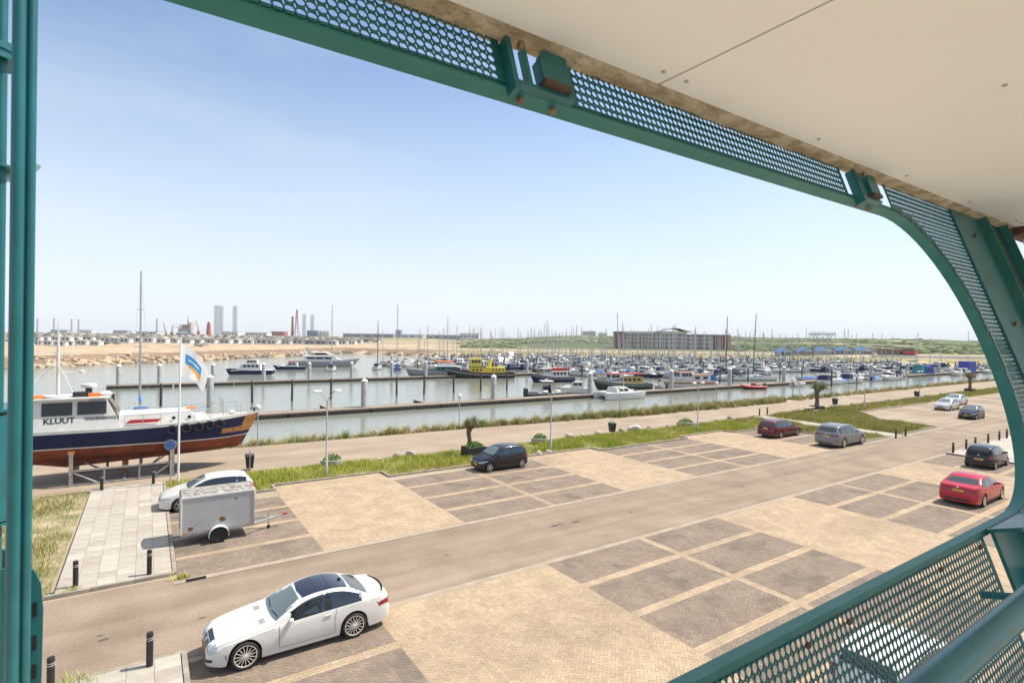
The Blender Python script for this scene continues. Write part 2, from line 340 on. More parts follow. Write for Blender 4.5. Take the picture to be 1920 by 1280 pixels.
def herring(x0, x1, y0, y1):
    """bricks of a herringbone laid at 45 degrees, trimmed to the rectangle: list of corner polygons"""
    u = .1; c = math.sqrt(.5); cx, cy = (x0+x1)/2, (y0+y1)/2; rad = (x1-x0+y1-y0)/2*c+.4
    ca, cb = (cx+cy)*c, (cy-cx)*c
    i = np.arange(int((ca-rad)/u)-2, int((ca+rad)/u)+2); j = np.arange(int((cb-rad)/u)-2, int((cb+rad)/u)+2); I, J = np.meshgrid(i, j); I = I.ravel(); J = J.ravel(); r = (I-J) % 4
    H = r == 0; V = r == 3; g = .0032
    A = np.concatenate([I[H], I[V]])*u+g; B = np.concatenate([J[H], J[V]])*u+g; W = np.concatenate([np.full(H.sum(), .2), np.full(V.sum(), .1)])-2*g; D = np.concatenate([np.full(H.sum(), .1), np.full(V.sum(), .2)])-2*g
    q = np.stack([np.stack([A, B], 1), np.stack([A+W, B], 1), np.stack([A+W, B+D], 1), np.stack([A, B+D], 1)], 1)
    xy = np.stack([(q[..., 0]-q[..., 1])*c, (q[..., 0]+q[..., 1])*c], -1)
    ins = ((xy[..., 0] >= x0) & (xy[..., 0] <= x1) & (xy[..., 1] >= y0) & (xy[..., 1] <= y1)); full = xy[ins.all(1)]
    part = xy[~ins.all(1) & (xy[..., 0].max(1) > x0) & (xy[..., 0].min(1) < x1) & (xy[..., 1].max(1) > y0) & (xy[..., 1].min(1) < y1)]
    out = [p.tolist() for p in full]
    for p in part:
        k = clip_rect([tuple(v) for v in p], x0, x1, y0, y1)
        if len(k) >= 3 and abs(sum(a[0]*b[1]-a[1]*b[0] for a, b in zip(k, k[1:]+k[:1])))/2 > .0008: out.append(k)
    return out
def courses(x0, x1, y0, y1, along):
    """straight courses of brick, as in the strips between the bays"""
    out = []; g = .0032
    w = (y1-y0) if along == 'x' else (x1-x0); n = max(1, int(round(w/.1))); L = (x1-x0) if along == 'x' else (y1-y0); s = w/n
    for k in range(n):
        a = -.1*(k % 2)
        while a < L:
            b = min(a+.2, L); a_ = max(a, 0)
            if b-a_ > .02:
                if along == 'x': out.append([(x0+a_+g, y0+k*s+g), (x0+b-g, y0+k*s+g), (x0+b-g, y0+(k+1)*s-g), (x0+a_+g, y0+(k+1)*s-g)])
                else: out.append([(x0+k*s+g, y0+a_+g), (x0+(k+1)*s-g, y0+a_+g), (x0+(k+1)*s-g, y0+b-g), (x0+k*s+g, y0+b-g)])
            a += .2
    return out
BRICK_M = pm('paving brick', (.92, .92, .92), .9, 0, .10, 1.1, .3, 90, attr='tone', spec=.2)
rbk = np.random.RandomState(11)
def brick_mesh(name, polys, cols):
    """one block per polygon: top face and sides, slightly uneven heights"""
    V = []; loops = []; sizes = []; C = []
    for p, c in zip(polys, cols):
        o = len(V); n = len(p); z = .0135+rbk.uniform(-.0016, .0016)
        V += [(x, y, .006) for x, y in p]+[(x, y, z) for x, y in p]; loops += list(range(o+n, o+2*n)); sizes.append(n); C.append((n, c))
        for k in range(n): k2 = (k+1) % n; loops += [o+k, o+k2, o+n+k2, o+n+k]; sizes.append(4); C.append((4, c))
    me = bpy.data.meshes.new(name); me.vertices.add(len(V)); me.vertices.foreach_set('co', np.array(V, dtype=np.float32).ravel()); me.loops.add(len(loops)); me.loops.foreach_set('vertex_index', np.array(loops, dtype=np.int32)); sizes = np.array(sizes, dtype=np.int32)
    me.polygons.add(len(sizes)); me.polygons.foreach_set('loop_start', np.concatenate([[0], np.cumsum(sizes)[:-1]]).astype(np.int32)); me.polygons.foreach_set('use_smooth', np.zeros(len(sizes), dtype=bool)); me.update(calc_edges=True); me.materials.append(BRICK_M)
    ca = me.color_attributes.new('tone', 'FLOAT_COLOR', 'CORNER'); cc = np.repeat(np.array([c for _, c in C], dtype=np.float32), [n for n, _ in C], 0); ca.data.foreach_set('color', np.column_stack([cc, np.ones(len(cc), np.float32)]).ravel()); return me
def zones(x0, x1, y0, y1, groups, rows):
    """split a car park into dark bays, beige strips between them and beige aisles"""
    Z = []; sw = .165; xs_ = x0
    for a, b, m in groups:
        if a > xs_+.05: Z.append((xs_, a, y0, y1, 'b'))
        cols = [(a, b)] if m is None else [(a, m-sw), (m+sw, b)]
        if m is not None: Z.append((m-sw, m+sw, y0, y1, 'sy'))
        ys_ = sorted(r for r in rows if y0 < r < y1)
        for ca_, cb_ in cols:
            lo = y0
            for r in ys_+[None]:
                hi = (r-sw) if r is not None else y1
                if hi-lo > .3: Z.append((ca_, cb_, lo, hi, 'd'))
                if r is not None: Z.append((ca_, cb_, max(y0, r-sw), min(y1, r+sw), 'sx')); lo = r+sw
        xs_ = b
    if x1 > xs_+.05: Z.append((xs_, x1, y0, y1, 'b'))
    return Z
def paving(name, x0, x1, y0, y1, Z=None, singles=0):
    base = sheet(name, [(x0, y0), (x1, y0), (x1, y1), (x0, y1)], .007, JOINT); polys = []; cols = []
    for a, b, c, d, k in (Z or [(x0, x1, y0, y1, 'b')]):
        if k == 'd': sheet('bay_bed', [(a, c), (b, c), (b, d), (a, d)], .0078, JOINTD, base)
        P_ = herring(a, b, c, d) if k in 'bd' else courses(a, b, c, d, k[1]); polys += P_; n = len(P_); cen = np.array([p[0] for p in P_])
        t = np.tile(DARK if k == 'd' else BEIGE, (n, 1))*rbk.uniform(.90, 1.10, (n, 1))*(1+rbk.uniform(-.025, .025, (n, 3)))
        sl = np.clip((vnoise(cen[:, 0], cen[:, 1], 1.1, 8)*.65+vnoise(cen[:, 0], cen[:, 1], .35, 5)*.35-.62)*2.6, 0, .5) if k == 'd' else np.clip((vnoise(cen[:, 0], cen[:, 1], 2.9, 6)-.6)*.7, 0, .16); t = t*(1-sl[:, None])+np.array([.13, .11, .09])*sl[:, None]; cols += list(t)
    if singles:
        # the bricks that show largest: the clear stretch of aisle just beyond the parapet
        cen = np.array([p[0] for p in polys]); d2 = np.where((cen[:, 0] > 6.6) & (cen[:, 1] > 8.2), (cen[:, 0]-8.0)**2+(cen[:, 1]-10.0)**2, 1e9); od = np.argsort(d2)
        for q in od[:singles]: link('brick', brick_mesh('brick', [polys[q]], [cols[q]]), base)
        keep = od[singles:]; polys = [polys[q] for q in keep]; cols = [cols[q] for q in keep]
    tag(link('brick_field', brick_mesh('brick_field', polys, cols), base), kind='stuff'); return base
paving('car_park_paving', .95, 50.4, 3.0, 15.86, zones(.95, 50.4, 3.0, 15.86, [(.95, 5.72, None)]+GN[1:], YN), 300)
paving('far_car_park_paving', .95, 50.2, 21.42, 30.0, zones(.95, 50.2, 21.42, 30.0, [(.95, 5.75, None)]+GF[1:], YF[1:]))
# deeper aisle ends beyond the bays
for x0, x1, y1 in ((5.8, 11.95, 32.0), (22.0, 28.2, 31.1), (38.25, 44.45, 30.95)):
    paving('aisle_paving', x0, x1, 30.02, y1)
sheet('bounce_ground', [(-12, -14), (26, -14), (26, 2.9), (-12, 2.9)], .010, pm('pale ground added for bounce light', (.52, .47, .41), .9, 0, .08, 1.2))  # unseen pale ground added to bounce sunlight up onto the ceiling

# pale slab plazas
SLAB = [pm('pale concrete slab %d' % i, c, .9, 0, .09, 2.5, .3, 60) for i, c in enumerate(((.37, .33, .28), (.42, .375, .32), (.335, .295, .25)))]
rs = random.Random(5)
def slabs(name, x0, x1, y0, y1, sx, sy, z=.11):
    base = sheet(name, [(x0, y0), (x1, y0), (x1, y1), (x0, y1)], z-.03, JOINT, h=z-.031)
    nx_ = int(round((x1-x0)/sx)); ny_ = int(round((y1-y0)/sy)); meshes = []
    sx = (x1-x0)/nx_; sy = (y1-y0)/ny_
    for m in SLAB:
        mb = MB(); mb.box((0, 0, 0), (sx-.008, sy-.008, .04)); meshes.append(mb.mesh('slab', m))
    for i in range(nx_):
        for j in range(ny_):
            o = link('slab', meshes[rs.choice((0, 0, 0, 1, 2))], base); o.location = (x0+sx*(i+.5), y0+sy*(j+.5), z-.012+rs.uniform(-.003, .003)); o.rotation_euler = (rs.uniform(-.003, .003), rs.uniform(-.003, .003), 0)
    return base
slabs('slab_plaza', -2.35, .78, 22.05, 35.9, .52, .6)
slabs('slab_plaza_by_the_road', -2.6, .78, 11.0, 16.28, .52, .6)
slabs('far_slab_plaza', 50.6, 66.2, 9.5, 15.85, .9, .9)
slabs('slab_footpath', 55.2, 57.4, 21.6, 35.0, .55, .6, .03)
# kerbs, each kerbstone a block
def kerb(pts, name='kerb', w=.12, h=.12):
    root = None
    for (xa, ya), (xb, yb) in zip(pts, pts[1:]):
        L = math.hypot(xb-xa, yb-ya); n = max(1, int(round(L/1.0))); a = math.atan2(yb-ya, xb-xa)
        mb = MB(); mb.box((0, 0, h/2), (L/n-.008, w, h)); me = mb.mesh('kerbstone', KERB)
        for k in range(n):
            if root is None: root = tag(bpy.data.objects.new(name, None), kind='structure'); COL.objects.link(root)
            t = (k+.5)/n; o = link('kerbstone', me, root); o.location = (xa+(xb-xa)*t, ya+(yb-ya)*t, rs.uniform(-.008, .006)); o.rotation_euler = (0, 0, a+rs.uniform(-.006, .006))
    return root
kerb([(.95, 31.1), (5.75, 31.2), (5.8, 32.1), (11.95, 32.05), (12.0, 30.75), (21.95, 30.75), (22.0, 31.15), (28.2, 31.15), (28.25, 30.1), (38.2, 30.1), (38.3, 31.0), (44.4, 31.0), (44.5, 30.05), (50.3, 30.05), (50.35, 21.5), (55.1, 21.5)])
kerb([(-2.6, 21.98), (.86, 21.98), (.86, 36.0)]); kerb([(-2.8, 16.35), (.86, 16.32), (.86, 11)]); kerb([(-12, 22.5), (-2.7, 22.0)])
kerb([(50.5, 15.93), (66.4, 15.93)]); kerb([(50.5, 9.5), (50.5, 15.9)]); kerb([(57.5, 21.5), (66, 21.6), (66.2, 26.6), (72, 31.3), (92, 31.3)])
# storm drain in the gutter
dr = empty('storm_drain', (1.45, 21.2, 0), 0, 'slotted black iron drain grate in the gutter by the slab plaza kerb', 'drain')
IRON = pm('dark cast iron', (.03, .03, .03), .6, .6, .2, 9)
mb = MB(); mb.b2((-.3, -.14, .0), (.3, .14, .016)); mb.build('frame', pm('worn iron', (.12, .11, .10), .7, .4, .2, 9), dr)
for k in range(6): mb = MB(); mb.b2((-.26+k*.09, -.11, .012), (-.20+k*.09, .11, .0185)); mb.build('slot', IRON, dr)
# ------------------------------------------------------------------ the building's gallery: inclined steel facade, ceiling, parapet, stair tower
TEAL = pm('teal painted steel', (.007, .118, .130), .4, 0, .12, 5, .05, 60, coat=.15, spots=(26, .72, (.10, .06, .03)))
TEALD = pm('teal painted steel, weathered', (.014, .148, .13), .5, 0, .25, 9, .08, 60, col2=(.035, .185, .155), lo=.4, hi=.75, spots=(22, .70, (.12, .075, .04)))
RUSTY = pm('rusty bracket steel', (.09, .055, .035), .75, 0, .4, 14, .2, 60)
BOLT = pm('rust-stained bolt', (.20, .14, .08), .6, .3, .3, 30)
CONC = pm('weathered concrete beam', (.36, .27, .17), .95, 0, .1, 11, .9, 45, col2=(.58, .48, .34), lo=.38, hi=.6)
CEILM = pm('cream ceiling board', (.87, .84, .79), .55, 0, .025, .7, .02, 20, spots=(1.1, .66, (.80, .76, .69)))
GREYCOL = pm('grey concrete column', (.30, .29, .27), .9, 0, .2, 4, .3, 30)
SL = .355                                   # the facade leans outward: y grows with height
def fp(x, z, off=0.):
    """point on the facade plane: x along it, z above eye level, off = distance inward along its normal"""
    k = 1/math.sqrt(1+SL*SL); return Vector((x, 1.0+SL*z-off*k, CAM_H+z+off*SL*k))
gal = empty('gallery_building', (0, 0, 0), 0, 'teal steel gallery of the building with cream ceiling and perforated parapet sheets', 'building')
# opening with rounded ends
OX0, OX1, OZ0, OZ1, OR = -1.3, 3.60, -.705, .625, .64
def opening(off=0., n=14, g=0.):
    x0, x1, z0, z1, r = OX0-g, OX1+g, OZ0-g, OZ1+g, OR+g; pts = []
    for cx, cz, a0 in ((x1-r, z1-r, 90), (x1-r, z0+r, 0), (x0+r, z0+r, -90), (x0+r, z1-r, 180)):
        for k in range(n+1):
            a = R(a0-90*k/n); pts.append((cx+r*math.cos(a), cz+r*math.sin(a)))
    return pts
def ring(name, g0, g1, o0, o1, mat):
    """closed frame bar round the opening between two offsets and two depths"""
    A = opening(g=g0); B = opening(g=g1); mb = MB(); n = len(A)
    secs = [[fp(*A[i % n], o0), fp(*B[i % n], o0), fp(*B[i % n], o1), fp(*A[i % n], o1)] for i in range(n+1)]
    mb.loft(secs, True, False); return mb.build(name, mat, gal, smooth=R(35))
ring('frame_bar', 0, .012, 0, .05, TEALD)
ring('frame_border', .012, .020, .044, .0495, TEAL)
def inside_open(x, z, m):
    """distance test: True when (x, z) is within m of the opening"""
    cx = min(max(x, OX0+OR), OX1-OR); cz = min(max(z, OZ0+OR), OZ1-OR)
    return math.hypot(x-cx, z-cz) < OR+m
def perforated(name, x0, x1, z0, z1, off=.05, p=.0222, r=.0097, n=10, th=.003):
    """steel sheet with real round holes; the part of the sheet that falls in the opening is left out"""
    nx_ = max(1, int((x1-x0)/p)); nz_ = max(1, int((z1-z0)/p)); px = (x1-x0)/nx_; pz = (z1-z0)/nz_; mb = MB()
    ang = [2*PI*(k+.5)/n for k in range(n)]
    def sq(a):
        c, s_ = math.cos(a), math.sin(a); m = max(abs(c), abs(s_)); return c/m, s_/m
    for i in range(nx_):
        for j in range(nz_):
            cx = x0+(i+.5)*px; cz = z0+(j+.5)*pz
            if inside_open(cx, cz, .008): continue
            hole = not (inside_open(cx, cz, .042 if cx > 2.95 else .020) or i in (0, nx_-1))
            if not hole:
                q = [(cx-px/2, cz-pz/2), (cx+px/2, cz-pz/2), (cx+px/2, cz+pz/2), (cx-px/2, cz+pz/2)]
                mb.add([fp(a, b, off) for a, b in q]+[fp(a, b, off+th) for a, b in q], [(0, 1, 2, 3), (7, 6, 5, 4)]); continue
            vs = []; fs = []
            for a in ang:
                sx, sz = sq(a); cx1, cz1 = cx+math.cos(a)*r, cz+math.sin(a)*r
                vs += [fp(cx+sx*px/2, cz+sz*pz/2, off), fp(cx1, cz1, off), fp(cx1, cz1, off+th), fp(cx+sx*px/2, cz+sz*pz/2, off+th)]
            for k in range(n):
                a = 4*k; b = 4*((k+1) % n); fs += [(a, a+1, b+1, b), (a+1, a+2, b+2, b+1), (a+2, a+3, b+3, b+2)]
            mb.add(vs, fs)
    me = bpy.data.meshes.new(name); me.from_pydata(mb.v, [], mb.f); me.materials.append(TEAL); return link(name, me, gal)
ZT, ZB = .765, -1.42
for a, b in ((-1.05, .76), (.98, 2.56), (2.99, 3.86)): perforated('perforated_sheet', a, b, OZ1+.008, ZT)
perforated('perforated_sheet', 2.99, 3.86, -.70, OZ1+.008)
for a, b in ((-.9, .82), (.86, 2.56), (2.99, 3.86)): perforated('perforated_sheet', a, b, ZB, -.70)
for a, b in ((5.45, 6.6), (6.62, 7.8)): perforated('perforated_sheet', a, b, -1.42, .752)
def bar(name, x0, x1, z0, z1, o0, o1, mat, parent=None):
    """block lying on the facade plane"""
    mb = MB(); A = [fp(x0, z0, o0), fp(x1, z0, o0), fp(x1, z1, o0), fp(x0, z1, o0)]; B = [fp(x0, z0, o1), fp(x1, z0, o1), fp(x1, z1, o1), fp(x0, z1, o1)]
    mb.loft([A, B]); return mb.build(name, mat, parent or gal)
# brackets between the frame bar and the ceiling edge, with bolts
for xb in (.86, 2.72):
    br = bar('bracket', xb-.10, xb-.085, .60, .752, .045, .085, TEAL)
    bar('bracket_plate', xb+.02, xb+.10, .645, .75, .052, .085, TEALD, br); bar('bracket_block', xb+.0, xb+.092, .655, .72, .052, .088, TEAL, br); bar('bracket_base', xb+.002, xb+.09, .640, .654, .052, .092, RUSTY, br)
    bar('bracket_foot', xb-.09, xb+.11, .626, .638, .03, .075, TEAL, br); bar('bracket_web', xb-.04, xb-.03, .64, .75, .05, .075, TEALD, br)
    for dx in (-.05, .06):
        mb = MB(); c = fp(xb+dx, .622, .035); mb.lathe([(.011, -.004), (.0115, -.012), (.008, -.017)], c, 6); mb.build('bolt', BOLT, br)
    mb = MB(); c = fp(xb-.075, .72, .1); mb.lathe([(.011, 0), (.012, .012), (.007, .016)], c, 6, 'X'); mb.build('bolt', BOLT, br)
# posts: flat plates on the inner side with webs coloured dark as recess shade, and the round concrete column
for a, b, o0, o1 in ((3.80, 4.25, .054, .068), (4.62, 4.80, .06, .072), (5.30, 5.45, .06, .072)): bar('post_plate', a, b, ZB, .752, o0, o1, TEAL)
for x in (4.245, 4.63): bar('post_flange', x, x+.014, ZB, .752, .072, .11, TEALD)
for z in (.10, .62): 
    mb = MB(); c = fp(4.02, z, .072); mb.lathe([(.014, 0), (.015, -.010), (.008, -.016)], c, 6, 'Y'); mb.build('bolt', BOLT, gal)
bar('post_web', 4.26, 4.62, ZB, .752, .055, .065, pm('teal steel with recess shade painted in', (.008, .045, .04), .6, 0, .2, 6))  # flush web; the shade of a recess is put into its colour
mb = MB(); mb.tube([fp(5.05, ZB, .22), fp(5.05, .74, .22)], .15, 24); mb.build('column', GREYCOL, gal, smooth=R(40))
bar('column_head', 4.80, 5.40, .70, .752, .06, .40, RUSTY)
# lower posts behind the parapet
for a in (2.60, -.95):
    pst = bar('parapet_post', a, a+.36, ZB, -.70, .066, .078, TEAL); bar('post_rib', a+.34, a+.355, ZB, -.70, .078, .16, TEALD, pst); bar('post_rib', a+.16, a+.175, -1.2, -.86, .078, .14, TEALD, pst)
    bar('post_cap', a-.02, a+.40, -.712, -.70, .066, .17, TEAL, pst)
for x in (1.3, 1.5, 2.1, 2.45, 2.9): 
    mb = MB(); c = fp(x, -.735, .069); mb.lathe([(.008, 0), (.009, -.006), (.004, -.01)], c, 6, 'Y'); mb.build('bolt', RUSTY, gal)
mb = MB(); mb.tube([(-2.5, .40, CAM_H-.63), (7.5, .40, CAM_H-.63)], .031, 20); mb.build('handrail', TEAL, gal, smooth=R(40))
for x in (2.3, 4.6):
    mb = MB(); mb.tube([(x, .40, CAM_H-.65), (x, .42, CAM_H-.76), tuple(fp(x, -.85, .08))], .012, 10); mb.build('handrail_bracket', TEAL, gal, smooth=R(40))
# ceiling boards with a joint and screws, rough concrete edge beam outside them
CZ = CAM_H+.79
scr = MB(); scr.lathe([(.0075, 0), (.007, -.003), (.004, -.005), (0, -.0055)], (0, 0, 0), 10); SCR = scr.mesh('screw', pm('screw head', (.42, .39, .35), .4, .6, .1, 30), R(40))
rs2 = random.Random(4)
for x0, x1 in ((-2.2, 1.302), (1.311, 4.6), (4.609, 7.8)):
    mb = MB(); mb.b2((x0, -1.6, CZ), (x1, 1.155, CZ+.015)); pnl = mb.build('ceiling_board', CEILM, gal)
    k = 0
    for y in (1.10, .56, 0, -.6, -1.3):
        x = x0+.045
        while x < x1:
            o = link('screw', SCR, pnl); o.location = (x, y+rs2.uniform(-.01, .01), CZ-.0005); x += (x1-x0-.09)/4*.999
            k += 1
mb = MB(); nxs = 160; secs = []
for i in range(nxs+1):
    x = -2.2+10.0*i/nxs; w = [rs2.uniform(-.004, .004) for _ in range(8)]
    secs.append([(x, 1.157, CZ-.003+w[0]*.3), (x, 1.18, CZ-.008+w[1]), (x, 1.20, CZ-.011+w[2]*1.4), (x, 1.222, CZ-.009+w[3]*1.4), (x, 1.243, CZ-.002+w[4]), (x, 1.252, CZ+.06), (x, 1.252, CZ+.16), (x, 1.157, CZ+.16)])
mb.loft(secs); mb.build('edge_beam', CONC, gal, smooth=R(50))
mb = MB(); mb.b2((-2.2, -1.6, CZ+.16), (7.8, 1.25, CZ+.30)); mb.build('upper_floor_slab', GREYCOL, gal)
gf = MB(); gf.b2((-2.2, -.45, CAM_H-1.66), (-2.19, .50, CAM_H-1.60)); GB = gf.mesh('light_gap_bar', TGV := pm('galvanised light-passing grating', (.5, .5, .49), .5, .5, .1, 9))
gr_ = MB(); gr_.b2((-2.2, -.45, CAM_H-1.70), (7.8, -.40, CAM_H-1.60)); gfl = gr_.build('light_passing_floor', TGV, gal)  # unseen floor made as open grating so ground light reaches the ceiling
for k in range(200): o = link('light_gap_bar', GB, gfl); o.location = (k*.05, 0, 0)
mb = MB(); mb.b2((-2.2, .50, CAM_H-1.78), (7.8, .58, CAM_H-1.50)); mb.build('floor_edge', TEAL, gal)
for x in (-2.0, 3.0, 7.6): mb = MB(); mb.b2((x-.15, -.35, 0), (x+.15, -.05, CAM_H-1.75)); mb.build('support_column', GREYCOL, gal)
# stair tower beside the gallery: tall tubes tied by curved plates
tw = empty('stair_tower', (-.75, 3.25, 0), 0, 'teal tubular steel stair tower with curved plates beside the gallery', 'stair tower')
def on(px, d):
    q = at_depth(px, d); return (q.x+.75, q.y-3.25)
for px, d, r in ((31, 2.45, .0245), (55, 2.5, .0205), (43, 2.95, .011), (62, 3.02, .008), (-3, 2.75, .027)):
    x, y = on(px-2, d); mb = MB(); mb.tube([(x-.012, y-.05, 0), (x, y, CAM_H), (x+.002, y+.03, CAM_H+3.2)], r, 20); mb.build('tube', TEAL, tw, smooth=R(40))
def band(name, cx, cy, r, a0, a1, z0, z1, th, mat, rise=0., n=24):
    mb = MB(); secs = []
    for k in range(n+1):
        a = R(a0+(a1-a0)*k/n); dz = rise*k/n; c, s_ = math.cos(a), math.sin(a)
        secs.append([(cx+c*r, cy+s_*r, z0+dz), (cx+c*(r+th), cy+s_*(r+th), z0+dz), (cx+c*(r+th), cy+s_*(r+th), z1+dz), (cx+c*r, cy+s_*r, z1+dz)])
    mb.loft(secs); return mb.build(name, mat, tw, smooth=R(40))
tx, ty = on(-62, 2.75)
for z0, z1, rise in ((-.95, -.42, .0), (-1.62, -1.42, .25), (1.30, 1.38, .12), (-2.6, -2.3, .2)):
    band('curved_stringer', tx, ty, .205, -160, 70, CAM_H+z0, CAM_H+z1, .012, TEAL, rise)
for z0 in (-.40, -.97, -1.40, 1.40, .82):
    mb = MB(); mb.lathe([(.02, CAM_H+z0), (.225, CAM_H+z0), (.225, CAM_H+z0+.012), (.02, CAM_H+z0+.012)], (tx, ty, 0), 32); mb.build('ring_plate', TEAL, tw)
mb = MB(); mb.tube([(tx-.1, ty, CAM_H+.78), (tx+.2, ty+.02, CAM_H+.82), (tx+.245, ty+.03, CAM_H+.90)], .035, 14); mb.build('elbow_tube', pm('pale teal tube', (.25, .5, .46), .4, 0, .1), tw, smooth=R(40))
x, y = on(58, 2.62); mb = MB(); mb.prism([(x-.10, CAM_H-1.75), (x+.05, CAM_H-1.75), (x+.055, CAM_H-1.35), (x+.045, CAM_H-1.22), (x+.02, CAM_H-1.15), (x-.02, CAM_H-1.12), (x-.10, CAM_H-1.12)], y-.006, y+.006, axis='Y'); gp = mb.build('gusset_plate', TEAL, tw)
for z in (-1.34, -1.50, -1.64):
    mb = MB(); mb.b2((x+.015, y-.009, CAM_H+z-.035), (x+.032, y-.0065, CAM_H+z+.035)); mb.build('slot', IRON, gp)
# ------------------------------------------------------------------ vehicles
GLASSM = glass('tinted car glass', (.012, .018, .02)); CLEARG = glass('windscreen glass', (.11, .14, .13)); TYRE = pm('tyre rubber', (.018, .018, .018), .85, 0, .15, 12)
RIMM = pm('alloy rim', (.55, .54, .52), .3, .9, .05); RIMD = pm('dark wheel well', (.01, .01, .01), .9, 0, 0); BLACKP = pm('black plastic trim', (.02, .02, .022), .5, 0, .1)
HLM = pm('headlamp glass', (.42, .46, .48), .08, .4, .25, 25, coat=.8); TLM = pm('red tail lamp', (.22, .008, .01), .15, 0, .15, 20, coat=.6); PLATE = pm('yellow number plate', (.75, .48, .03), .5, 0, .04); CHROME = pm('chrome', (.7, .7, .7), .15, 1, 0); PTXT = pm('plate lettering', (.02, .02, .02), .6, 0, 0); PLATEB = pm('plate blue band', (.02, .06, .4), .5, 0, 0)
ORANGE = pm('orange lamp', (.8, .2, .02), .3, 0, .1)
def text_mesh(name, body, size, mat, extrude=.002, bold=False, sx=1.0):
    cu = bpy.data.curves.new(name, 'FONT'); cu.body = body; cu.size = size; cu.extrude = extrude; cu.align_x = 'CENTER'; cu.align_y = 'CENTER'; cu.resolution_u = 2
    if bold: cu.offset = size*.018
    o = bpy.data.objects.new(name, cu); COL.objects.link(o); dg = bpy.context.evaluated_depsgraph_get(); me = bpy.data.meshes.new_from_object(o.evaluated_get(dg))
    bpy.data.objects.remove(o); me.materials.clear(); me.materials.append(mat)
    if sx != 1.0: me.transform(Matrix.Diagonal((sx, 1, 1, 1)))
    return me
class Car:
    def __init__(s, name, label, L, W, top, belt, plan, axles, rw, paint, clear=.17, group=None, tumble=.20):
        s.L, s.W, s.top, s.belt, s.plan, s.axles, s.rw, s.clear, s.tumble = L, W, smooth_pts(top), smooth_pts(belt), smooth_pts(plan), axles, rw, clear, tumble
        s.root = empty(name, (0, 0, 0), 0, label, 'car', group); s.paint = paint
        st = sorted(set([0, .012, .03, .06, .1, .16, .24, L-.012, L, L-.03, L-.06, L-.1, L-.16, L-.24]+[round(.24+k*(L-.48)/70, 3) for k in range(71)]+[round(a+(rw+.045)*math.cos(R(d)), 3) for a in axles for d in range(0, 181, 10)]))
        secs = []
        for q in st:
            w = W/2*interp(s.plan, q); t = interp(s.top, q); zb = clear+.06*max(0, 1-q/.3)+.07*max(0, 1-(L-q)/.35)
            for a in axles:
                d = abs(q-a); ra = rw+.045
                if d < ra: zb = max(zb, rw+math.sqrt(ra*ra-d*d)-.01)
            b = min(interp(s.belt, q), t-.012); zb = min(zb, b-.06); h = t-b; hh = min(1, max(0, h/.42)); pts = [(0, zb), (w*.55, zb), (w*.90, zb+.005)]
            for k in range(8):
                z = zb+.03+(b-zb-.03)*k/7; zr = (z-.2)/max(.2, b-.2); f = .955+.045*math.sin(min(1, max(0, zr/.55))*PI/2) if zr < .55 else 1-.035*((zr-.55)/.45)**1.6
                pts.append((w*f, z))
            ye = w*(.945-s.tumble*hh)
            for u in (.12, .4, .7, .9): pts.append((lerp(w*.945, ye, u**1.25), b+.004+(h-.035*hh)*u))
            pts += [(ye*.955, t-.028*hh-.004), (ye*.82, t-.012*hh-.002), (ye*.5, t-.004*hh), (0, t)]
            x = L/2-q; secs.append([(x, y, z) for y, z in pts]+[(x, -y, z) for y, z in reversed(pts[1:-1])])
        mb = MB(); mb.loft(secs); s.body = mb.build('body', paint, s.root, smooth=R(42))
        me = s.body.data; s.bvh = BVHTree.FromPolygons([v.co for v in me.vertices], [p.vertices[:] for p in me.polygons])
        # dark wheel wells and underside
        mb = MB(); mb.b2((-L/2+.25, -W*.40, clear+.02), (L/2-.25, W*.40, clear+.25)); mb.build('underbody', RIMD, s.root)
    def hit(s, a, b, ax):
        o, d = {'L': ((a, 5, b), (0, -1, 0)), 'R': ((a, -5, b), (0, 1, 0)), 'F': ((5, a, b), (-1, 0, 0)), 'B': ((-5, a, b), (1, 0, 0)), 'T': ((a, b, 5), (0, 0, -1))}[ax]
        h = s.bvh.ray_cast(Vector(o), Vector(d)); return (h[0], Vector(d)) if h[0] is not None else None
    def decal(s, name, poly, ax, mat, off=.006, parent=None, sub=5):
        """a panel that follows the body: polygon in the view plane of ax, laid on the surface"""
        out = []
        for p, q in zip(poly, poly[1:]+poly[:1]):
            for k in range(sub): out.append((lerp(p[0], q[0], k/sub), lerp(p[1], q[1], k/sub)))
        c = (sum(p[0] for p in out)/len(out), sum(p[1] for p in out)/len(out)); vs = []; n = len(out); rings = (1, .8, .55, .28)
        for r in rings:
            for p in out:
                rr = r
                for _ in range(40):
                    h = s.hit(c[0]+(p[0]-c[0])*rr, c[1]+(p[1]-c[1])*rr, ax)
                    if h: break
                    rr *= .97
                if not h: return None
                vs.append(h[0]-h[1]*off)
        h = s.hit(*c, ax); vs.append((h[0]-h[1]*off) if h else vs[-1]); fs = []
        for i in range(len(rings)-1):
            for k in range(n): k2 = (k+1) % n; fs.append((i*n+k, i*n+k2, (i+1)*n+k2, (i+1)*n+k))
        m = (len(rings)-1)*n; fs += [(m+k, m+(k+1) % n, len(vs)-1) for k in range(n)]
        mb = MB(); mb.add(vs, fs); return mb.build(name, mat, parent or s.root, smooth=R(60))
